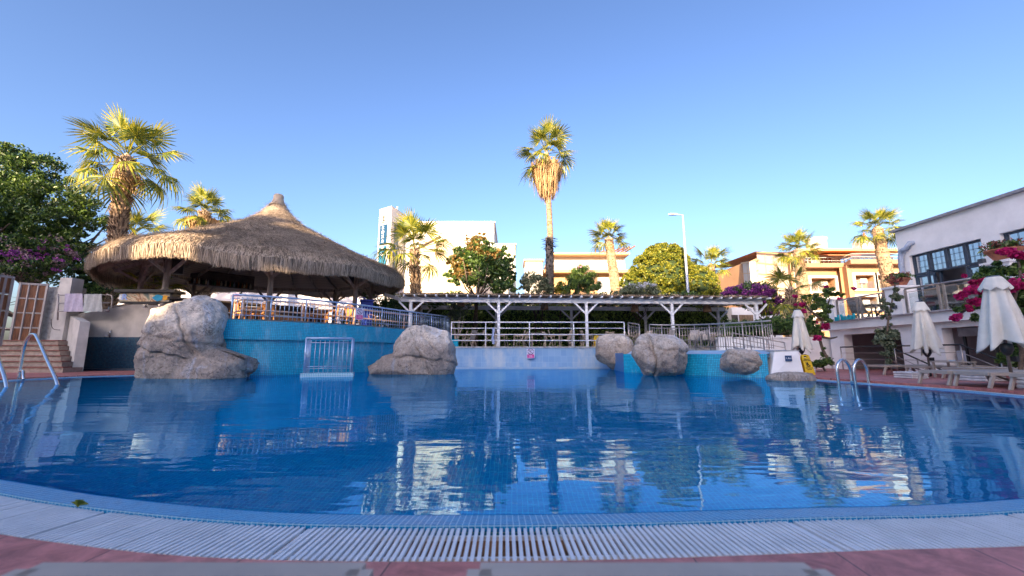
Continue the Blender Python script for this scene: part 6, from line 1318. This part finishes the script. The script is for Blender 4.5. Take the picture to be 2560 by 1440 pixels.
# ================================================================== ORANGE HOTEL BEYOND
YO = 50; oh = wthing("orange_hotel", (at(2100, 760, YO).x, YO, 0), "orange rendered hotel with white-framed balconies and a tiled attic storey", "building"); ORA = M("orange_render", (.44, .25, .13), .8, var=.07, scale=.5)
WF = flat("white_trim", (.62, .58, .54)); xa, xb, xc = at(2008, 700, YO + 2).x, at(2100, 700, YO + 2).x, at(2120, 700, YO).x; xd = at(2300, 700, YO).x; zc0 = at(2140, 664, YO).z; u_ = V((1, 0, 0)); nn_ = V((0, -1, 0))
def storeys(P0, W_, opens):
    b = MB(); wallgrid(b, P0, u_, W_, zc0, 1.1, opens, nn_); b.build("wall", ORA, oh)
    for o_ in opens:
        a = P0 + u_ * o_[0]; x0_, x1_ = P0.x + o_[0], P0.x + o_[1]; Wo, Ho = x1_ - x0_, o_[3] - o_[2]; y = P0.y; b = MB()
        for (cx, cz, w_, h_) in ((x0_ - .12, (o_[2] + o_[3]) / 2, .3, Ho + .6), (x1_ + .12, (o_[2] + o_[3]) / 2, .3, Ho + .6), ((x0_ + x1_) / 2, o_[3] + .15, Wo - .06, .3), ((x0_ + x1_) / 2, o_[2] - .12, Wo - .06, .24)): b.box((cx, y - .05, cz), (w_, .22, h_))
        if Wo > 4: b.box(((x0_ + x1_) / 2, y + .45, (o_[2] + o_[3]) / 2), (.35, 1.2, Ho - .01))
        b.build("balcony_frame", WF, oh)
        b = MB(); b.slab([(x0_, y + 1.1, o_[2]), (x1_, y + 1.1, o_[2]), (x1_, y + 1.1, o_[3]), (x0_, y + 1.1, o_[3])], .1); b.build("balcony_back_wall", ORA if Wo > 2 else CLAD, oh)
        k = 2 if Wo > 4 else 1
        for i in range(k):
            window(oh, V((x0_, y + 1.09, 0)), u_, nn_, (.3 + Wo / k * i, .3 + Wo / k * i + min(1.5, Wo / k * .6), o_[2] + .02, o_[3] - .4), .08, 0, WF, cols=2)
            if Wo > 2: MB().box((x0_ + Wo / k * (i + .72), y + .9, o_[3] - .55), (.85, .35, .6)).build("air_conditioner", WF, oh)
        b = MB(); b.box(((x0_ + x1_) / 2, y + .05, o_[2] + .5), (Wo - .04, .03, .95)); b.build("balcony_glass", RAILGLASS, oh)
zz = [(at(2150, 722, YO).z, at(2150, 688, YO).z), (at(2150, 772, YO).z, at(2150, 742, YO).z), (at(2150, 820, YO).z, at(2150, 792, YO).z)]
storeys(V((xc, YO, 0)), xd - xc, [(1.0, 5.2, a, c) for a, c in zz] and [(x0_, x0_ + 2.45, a, c) for a, c in zz for x0_ in (.8, 3.55, 6.4)])
storeys(V((xa, YO + 2, 0)), xb - xa, [(.9, 4.1, a, c) for a, c in zz]); b = MB(); b.slab([(xb, YO + 2, 0), (xc, YO, 0), (xc, YO, zc0), (xb, YO + 2, zc0)], .3); b.build("angled_wall", ORA, oh)
BAND = flat("brown_cornice", (.36, .20, .12)); b = MB(); b.prism([(xa - .6, YO + 1.0), (xb, YO + 1.0), (xc - .3, YO - 1.1), (xd, YO - 1.1), (xd, YO + 6), (xa - .6, YO + 6)], zc0, zc0 + .55); b.build("cornice", BAND, oh)
za = zc0 + .55; zt = at(2140, 634, YO + 3).z; b = MB(); b.box(((xa + xd) / 2, YO + 6.5, (za + zt) / 2), (xd - xa, 6, zt - za)); b.build("attic_wall", flat("attic_cream", (.50, .40, .31)), oh)
for i in range(7): window(oh, V((xa + .8 + i * 2.7, YO + 3.45, 0)), u_, nn_, (0, 1.7, za + .1, zt - .35), .08, 0, WF, cols=3)
b = MB(); b.box(((xa + xd) / 2, YO + 5.6, zt + .12), (xd - xa + 1, 8.5, .28)); b.build("eave", flat("ochre_eave", (.62, .36, .16)), oh)
b = MB(); xm0, xm1 = at(2085, 620, YO).x, at(2195, 620, YO).x; zr_ = at(2140, 612, YO + 6).z; b.v = [(xa, YO + 2.2, zt + .27), (xd, YO + 2.2, zt + .27), (xd, YO + 10, zt + .27), (xa, YO + 10, zt + .27), (xm0, YO + 6.5, zt + 1.6), (xd, YO + 6.5, zt + 1.6)]; 
for f_ in ((0, 1, 5, 4), (2, 3, 4, 5), (3, 0, 4), (1, 2, 5)): b.face(f_)
b.build("tiled_roof", RT, oh)
b = MB(); 
for z in (.35, .75): b.tube([(xa, YO + 1.2, za + z), (xb, YO + 1.2, za + z), (xc, YO - .9, za + z), (xd, YO - .9, za + z)], .03, 5)
b.build("attic_railing", WF, oh); b = MB(); b.slab([(xc, YO - .85, za), (xd, YO - .85, za), (xd, YO - .85, za + .7), (xc, YO - .85, za + .7)], .03); b.build("attic_glass", RAILGLASS, oh)
b = MB(); b.slab([(xb - 2.2, YO + .6, za + 1.0), (xb + 1.6, YO + .2, za + .9), (xb + 3.4, YO + 3.6, zt + .1), (xb - 1, YO + 3.6, zt + .1)], .1); b.build("awning", M("rust_awning", (.50, .17, .07), .8, var=.1), oh)
c_ = at(2166, 628, YO + 5); ck = MB().box(c_ + V((0, 0, .3)), (2.4, 1.5, 2.0)).build("chimney", WF, oh); b = MB(); b.box((0, 0, 0), (.01, .01, .01)); b = MB(); b.lathe([(.25, 0), (.42, .1), (.2, .5), (.25, .8), (.12, 1.1), (.12, 1.3), (0, 1.35)], c_ + V((0, 0, 1.3)), 10); k2 = b.build("chimney_pot", TERRA, None); k2.parent = ck
c_ = at(2042, 622, YO + 5); MB().lathe([(0, 2.4), (1.3, 2.4), (1.35, 2.2), (1.2, 2.1), (1.2, -.6)], c_ + V((0, 0, -1)), 8).build("roof_drum", WF, oh)
# white panelled building with joints
wp_ = wthing("panelled_building", (at(1940, 760, 44).x, 46, 0), "white panelled building with ochre joint lines, left of the orange hotel", "building"); PN = M("panel_white", (.62, .54, .45), .6, var=.03, scale=.5); JT = flat("ochre_joint", (.62, .42, .22))
def jwall(p0, p1, ztop0, ztop1, rows, cols, m=PN):
    b = MB(); p0, p1 = V(p0), V(p1); b.slab([(p0.x, p0.y, 0), (p1.x, p1.y, 0), (p1.x, p1.y, ztop1), (p0.x, p0.y, ztop0)], .3); b.build("panel_wall", m, wp_); d = p1 - p0; n_ = V((d.y, -d.x, 0)).normalized() * .02; b = MB()
    for j in range(rows): z = 1.35 * (j + 1); b.bar((p0.x + n_.x, p0.y + n_.y, ztop0 - z), (p1.x + n_.x, p1.y + n_.y, ztop1 - z), .04, .11)
    for i in range(1, cols): q = p0.lerp(p1, i / cols); zt_ = ztop0 + (ztop1 - ztop0) * i / cols; b.bar((q.x + n_.x, q.y + n_.y, .1), (q.x + n_.x, q.y + n_.y, zt_), .035, .06)
    b.bar((p0.x, p0.y, ztop0), (p1.x, p1.y, ztop1), .4, .16); b.build("joint_strips", JT, wp_)
A1, A2, A3, A4 = at(1856, 658, 52), at(1880, 650, 46), at(1892, 640, 49), at(1980, 636, 44)
jwall((A1.x, A1.y, 0), (A2.x, A2.y, 0), A1.z, at(1880, 654, 46).z, 7, 2); jwall((A2.x, A2.y, 0), (A3.x, A3.y, 0), at(1880, 654, 46).z, at(1892, 648, 49).z, 7, 1); jwall((A3.x, A3.y, 0), (A4.x, A4.y, 0), at(1894, 630, 49).z, A4.z, 8, 4)
b = MB(); b.slab([(A4.x, A4.y, 0), (A4.x + 3, A4.y + 12, 0), (A4.x + 3, A4.y + 12, A4.z), (A4.x, A4.y, A4.z)], .3); b.slab([(A1.x, A1.y + .1, 0), (A1.x, A1.y + 10, 0), (A1.x, A1.y + 10, A1.z), (A1.x, A1.y + .1, A1.z)][::-1], .3); b.build("side_wall", ORA, wp_)
b = MB(); b.v = [(A3.x - .3, A3.y - .3, at(1894, 630, 49).z), (A4.x + .4, A4.y - .4, A4.z + .1), (A4.x + 3, A4.y + 12, A4.z + 1.3), (A3.x, A3.y + 12, A4.z + 2)]; b.face((0, 1, 2, 3)); b.build("tiled_roof", RT, wp_)

# ================================================================== CLIMBING PLANTS ON THE RIGHT
def vine(name, pts, blobs, n, label, cat, base, seed, fl=None, m=LEAFM, ll=.10, lw=.055, r=.045, sub=90, spread=.3):
    o = wthing(name, base, label, cat); b = MB()
    for p in pts: b.tube(catmull(p, .15), [r * (1 - .6 * i / max(1, len(catmull(p, .15)) - 1)) for i in range(len(catmull(p, .15)))], 6)
    b.build("stems", BARK, o); leaves("foliage", blobs, n, ll, lw, m, o, sub=sub, spread=spread, seed=seed, up=.2)
    if fl: leaves("blossom", fl[0], fl[1], .075, .065, fl[2], o, sub=fl[3], spread=fl[4], seed=seed + 3, shell=.8)
    return o
Yv = 16.5; base = at(2076, 905, Yv)
vine("red_bougainvillea", [[base, at(2062, 885, Yv), at(2052, 858, Yv), at(2048, 830, Yv), at(2060, 790, Yv), at(2075, 745, Yv)], [at(2050, 840, Yv), at(2075, 846, Yv), at(2093, 842, Yv)], [at(2055, 800, Yv), at(2020, 770, Yv), at(2000, 745, Yv)]],
     [B(2048, 830, Yv, .16, .45), B(2060, 765, Yv, .38, .5), B(2072, 728, Yv, .45, .18), B(2035, 745, Yv, .42, .22), B(2062, 800, Yv, .3, .25), B(2025, 815, Yv, .35, .4), B(2095, 735, Yv, .3, .10), B(2060, 880, Yv, .14, .3)], 6500,
     "bougainvillea with scattered red blossom climbing beside the closed small parasol", "flowering shrub", base, 81, ([B(2092, 733, Yv - .1, .10, .08), B(2096, 748, Yv - .1, .12, .05), B(2100, 808, Yv - .1, .08, .05), B(2062, 816, Yv - .2, .14, .07), B(2042, 846, Yv - .2, .10, .09), B(2024, 836, Yv - .2, .08, .06), B(2070, 720, Yv - .1, .12, .06), B(2136, 722, Yv, .12, .05), B(1998, 762, Yv - .1, .16, .05), B(1987, 742, Yv, .10, .07), B(2012, 778, Yv, .1, .05), B(2045, 805, Yv - .1, .12, .05)], 1500, MAGENTA, 36, .8), r=.06)
base = at(2218, 920, 14.2)
vine("climbing_vine", [[base, at(2216, 870, 14.2), at(2218, 830, 14.0), at(2222, 790, 13.9), at(2232, 745, 14.0), at(2240, 700, 14.2)], [base, at(2225, 880, 14.1), at(2212, 840, 14.1)]],
     [B(2215, 845, 14.1, .38, .36), B(2205, 855, 14.1, .25, .25), B(2230, 835, 14.1, .25, .2), B(2218, 885, 14.1, .20, .42), B(2222, 795, 13.9, .10, .3), B(2205, 795, 13.9, .13, .12), B(2212, 760, 14, .22, .22), B(2240, 735, 14, .18, .3), B(2235, 700, 14.2, .18, .25), B(2228, 770, 13.9, .10, .2)], 6200,
     "green leafy vine climbing from the deck up past the terrace edge to the pillar", "climbing plant", base, 85, ([B(2238, 700, 14.1, .25, .12)], 130, M("dry_red_flower2", (.35, .10, .08), .8, island=.6), 8, .4), m=LEAFG, r=.045)
bq = gr(2535, 962); base = V((11.5, 11.5 * F / (2520 - 1280), .05)); Yb = 9.4
vine("magenta_bougainvillea", [[base, base + V((-.05, -.2, .8)), at(2540, 850, 9.2), at(2530, 760, 9.2), at(2480, 700, 9.3), at(2420, 715, 9.3)], [at(2530, 760, 9.2), at(2550, 690, 9.2), at(2545, 650, 9.3)], [at(2500, 715, 9.3), at(2455, 745, 9.3), at(2400, 785, 9.3)]],
     [B(2490, 690, 9.5, .50, .26), B(2520, 720, 9.6, .55, .5), B(2450, 700, 9.4, .28, .14), B(2440, 745, 9.3, .28, .30), B(2548, 775, 9.6, .42, .5), B(2410, 770, 9.2, .22, .10), B(2540, 855, 9.6, .33, .42), B(2525, 890, 9.7, .28, .28), B(2490, 655, 9.5, .25, .10), B(2555, 660, 9.4, .3, .3), B(2465, 800, 9.3, .3, .16), B(2425, 790, 9.2, .12, .06)], 12000,
     "big bougainvillea with clusters of magenta blossom around the nearest parasol", "flowering shrub", base, 91, ([B(2470, 652, 9.2, .07, .05), B(2445, 708, 9.1, .11, .07), B(2436, 722, 9.1, .16, .10), B(2403, 740, 9.0, .10, .07), B(2432, 757, 9.1, .14, .06), B(2420, 770, 9.1, .09, .07), B(2387, 792, 9.0, .12, .06), B(2520, 715, 9.0, .20, .07), B(2552, 718, 9.0, .16, .08), B(2462, 692, 9.1, .12, .05), B(2513, 628, 9.1, .10, .05), B(2545, 640, 9.2, .12, .06), B(2412, 686, 9.1, .04, .04), B(2468, 700, 9.0, .10, .09), B(2558, 690, 9.1, .08, .05)], 3600, MAGENTA, 60, .75), r=.05, ll=.10, lw=.06)
shrub("low_ground_shrub", [B(2050, 905, 15.6, .5, .12), B(2040, 912, 15.6, .35, .10)], 1800, LEAFM, "low leafy plant at the foot of the white garden wall, behind the sunbed", at(2050, 918, 15.6), 93, .09, .05, sub=40, spread=.4, trunk=False)

# ================================================================== DECK FURNITURE
def lounger():
    """foot end at the origin, body along +x"""
    o = empty("sun_lounger", (0, 0, 0), "", "sun lounger"); Lg, Wl, h = 1.95, .62, .29
    for y in (-1, 1):
        MB().bar((0, y * Wl / 2, h - .02), (Lg, y * Wl / 2, h - .02), .045, .06).build("side_rail", TAUPE, o)
        for x, dx_ in ((.06, -.10), (1.45, .12)): MB().bar((x, y * Wl / 2, h - .04), (x + dx_, y * Wl / 2, 0), .05, .055).build("leg", TAUPE, o, .006)
    MB().bar((0, -Wl / 2, h - .02), (0, Wl / 2, h - .02), .05, .06).build("end_rail", TAUPE, o); MB().bar((Lg, -Wl / 2, h - .02), (Lg, Wl / 2, h - .02), .05, .06).build("end_rail", TAUPE, o)
    MB().box((.62, 0, h), (1.16, Wl - .03, .022)).build("sling", SLG, o); MB().slab([(1.22, -Wl / 2 + .03, h + .015), (Lg - .03, -Wl / 2 + .03, h + .02), (Lg - .03, Wl / 2 - .03, h + .02), (1.22, Wl / 2 - .03, h + .015)], .025).build("backrest", SLG, o)
    MB().bar((1.0, -.2, .24), (1.35, -.2, .10), .03).build("support_bar", TAUPE, o); return o
lg0 = lounger(); first = True
LG = [(9.02, 9.00, 0, .055, "front-row sun lounger beside the steel ladder, leftmost of the front row"), (9.03, 8.27, 0, .055, "front-row sun lounger, middle one before the dark bar front"), (8.98, 7.28, 0, .055, "nearest front-row sun lounger, cut by the right edge"), (11.6, 13.4, 0, .055, "back-row sun lounger standing in front of the climbing vine"), (11.9, 12.4, -.05, .055, "back-row sun lounger just left of the second parasol pole"),
      (10.3, 16.2, .02, .055, "far sun lounger along the white garden wall behind the yellow sign"), (11.5, 10.9, 0, .055, "back-row sun lounger behind the middle of the front row"), (11.6, 9.7, 0, .055, "back-row sun lounger at the right edge near the bougainvillea trunk"),
      (-.28 - .31, .84, -pi / 2, .005, "taupe sun lounger at the very bottom edge, left of the centre"), (.0 + .25, .84, -pi / 2, .005, "taupe sun lounger at the very bottom edge, right of the centre")]
for x, y, rz, z, ds in LG:
    o = lg0 if first else copy_tree(lg0); first = False; o.location = (x, y, z); o.rotation_euler = (0, 0, rz); tag(o, ds, "sun lounger", "sun loungers on the red deck")
sd = empty("side_table", (12.1, 11.5, .055), "low taupe side table with a glass ashtray before the dark bar", "table")
MB().box((0, 0, .43), (.5, .75, .03)).build("top", TAUPE, sd)
for x in (-1, 1):
    for y in (-1, 1): MB().bar((x * .21, y * .33, 0), (x * .21, y * .33, .42), .045).build("leg", TAUPE, sd)
tag(MB().lathe([(0, 0), (.07, 0), (.08, .035), (.065, .035), (.06, .01), (0, .01)], (12.1, 11.5, .50), 14).build("ashtray", RAILW), "small round metal ashtray on the low side table", "ashtray")
def parasol(top, label, wd, H, baseblock=True, seed=0, skew=0):
    x, y = top.x, top.y; o = wthing("closed_parasol", (x, y, .055), label, "parasol", "closed ivory parasols on the deck"); zt = top.z; k = 48; b = MB(); R = random.Random(seed); ph = R.uniform(0, 6)
    z_low = zt - H; rows = 26
    for j in range(rows + 1):
        t = j / rows; r = .10 * wd / .42 + (wd * .95 - .10) * t ** .92
        for i in range(k):
            a = 2 * pi * i / k; fold = .5 + .5 * cos(7 * a + ph + 1.1 * sin(2 * a + seed)); depth = min(.62, .15 + .60 * t); rr_ = r * (1 - depth * (1 - fold) ** .8)
            hem = H * t - (H * .13 * (1 - fold) - H * .07 * fold * cos(a * 2 + ph)) * t ** 4
            b.v.append((x + rr_ * cos(a) * (1 + .05 * sin(3 * a + ph)), y + rr_ * sin(a), zt - hem))
    for j in range(rows):
        for i in range(k): p_ = j * k + i; q_ = j * k + (i + 1) % k; b.face((p_, p_ + k, q_ + k, q_), sm=True)
    c_ = b.build("canopy", CANVAS, o); s_ = c_.modifiers.new("s", 'SOLIDIFY'); s_.thickness = .006
    b = MB(); n_ = 32
    for j, (rr_, zz) in enumerate(((.11, .005), (.155, -.09), (.21, -.24))):
        for i in range(n_): a = 2 * pi * i / n_; w_ = 1 + .10 * cos(8 * a + ph) * j / 2; b.v.append((x + rr_ * w_ * cos(a) * wd / .42, y + rr_ * w_ * sin(a) * wd / .42, zt + zz * H / 1.4 + (.03 * cos(8 * a) if j == 2 else 0)))
    for j in range(2):
        for i in range(n_): p_ = j * n_ + i; q_ = j * n_ + (i + 1) % n_; b.face((p_, p_ + n_, q_ + n_, q_), sm=True)
    b.build("vent_flap", CANVAS, o); MB().lathe([(0, .03), (.09, .02), (.10, 0), (.07, -.02)], (x, y, zt + .01), 14).build("crown_cap", M("cap_blue_grey", (.10, .14, .19), .4), o)
    MB().tube([(x, y, .05), (x, y, zt)], .026, 10).build("pole", M("pole_bronze", (.20, .16, .14), .4, .5), o); MB().lathe([(.026, .1), (.09, .08), (.10, -.02), (.05, -.12), (.026, -.14)], (x, y, z_low + .02), 10).build("slide_hub", BLACK, o)
    MB().box((x + .07, y - .04, z_low - .18), (.05, .1, .10)).build("crank", BLACK, o)
parasol(at(2483, 694, 8.0), "nearest and largest closed ivory parasol, among magenta bougainvillea", .44, 1.40, seed=1)
parasol(at(2298, 756, 12.3), "closed ivory parasol in front of the pillar by the dark bar", .42, 1.50, seed=5)
parasol(at(1993, 776, 15.0), "farthest closed ivory parasol, behind the yellow floor sign", .38, 1.45, seed=9)
def block(x, y, w_, label, h=.16):
    o = wthing("parasol_base", (x, y, .055), label, "parasol base", "white concrete parasol bases")
    for i in range(3): MB().box((x, y, .055 + h * (i + .5) / 3 * 1.0), (w_ - .01 * (i % 2), w_ - .01 * (i % 2), h / 3 - .006), .1).build("slab", M("white_concrete", (.62, .62, .62), .85, var=.1, scale=6), o, .02)
block(9.9, 7.75, .62, "big white stacked slab base under the nearest parasol, right edge", .24); block(11.35, 10.2, .6, "white slab base under the loungers, centre of the front row", .20); block(10.7, 11.3, .5, "white slab base seen beneath the leftmost front-row lounger", .18); block(at(1996, 800, 15.0).x, 15.0, .5, "white slab base of the farthest parasol, behind the yellow sign", .2)
fs = gr(2017, 936, .055); floor_sign(fs, .03, .62, "open yellow A-frame wet floor sign by the flat low rock"); pz = at(1491, 862, 22.2); floor_sign(V((pz.x, pz.y, 1.05)), .2, .62, "far yellow A-frame sign under the pergola above the grey boulder", False)

# ================================================================== ADDED SHADE WALL BEHIND THE CAMERA (unseen, shaped to keep the pool in shade)
BD = 36.0; BH = -14.0 - BD; DX, DZ = -tan(SUN_AZ) * BD, tan(SUN_EL) / cos(SUN_AZ) * BD
hb = wthing("rear_shade_wall", (0, BH, 0), "added cream wall out of view behind the camera, shaped to shade the pool", "building")
RC = M("rear_render", (.58, .50, .42), .85, var=.06, scale=.4)
def screen(x0, x1, top, opens=()):
    """section of the added shade wall, openings shaped to let sun patches through"""
    x0 += DX; x1 += DX; top += DZ; opens = [(o[0] + DX, o[1] + DX, o[2] + DZ, o[3] + DZ) for o in opens]
    b = MB(); wallgrid(b, V((x1, BH, 0)), V((-1, 0, 0)), x1 - x0, top, .3, [(x1 - o[1], x1 - o[0], o[2], o[3]) for o in opens], V((0, 1, 0))); b.quad((x0, BH, top), (x1, BH, top), (x1, BH - .3, top), (x0, BH - .3, top)); b.build("wall", RC, hb)
screen(-60, -34, 20.6); screen(-34, -28, 19.4)
screen(-28, -19, 21.6, [(-24.9, -23.45, 14.1, 15.3), (-22.8, -20.5, 13.45, 15.15), (-21.4, -20.0, 12.1, 13.2), (-20.7, -19.2, 10.9, 12.0), (-25.8, -22.4, 15.95, 16.9), (-21.9, -19.3, 17.8, 18.75), (-25.8, -23.2, 17.5, 18.4), (-24.2, -21.3, 18.95, 20.1)])  # openings placed to throw sun patches on thatch, chairs and boulder
screen(-19, -14.2, 18.0, [(-18.6, -16.6, 12.9, 13.9), (-18.9, -17.6, 16.8, 17.6)]); screen(-14.2, -12, 19.5); screen(-12, -9.4, 22.0); screen(-9.4, -2.5, 18.75); screen(-2.5, 45, 20.1)
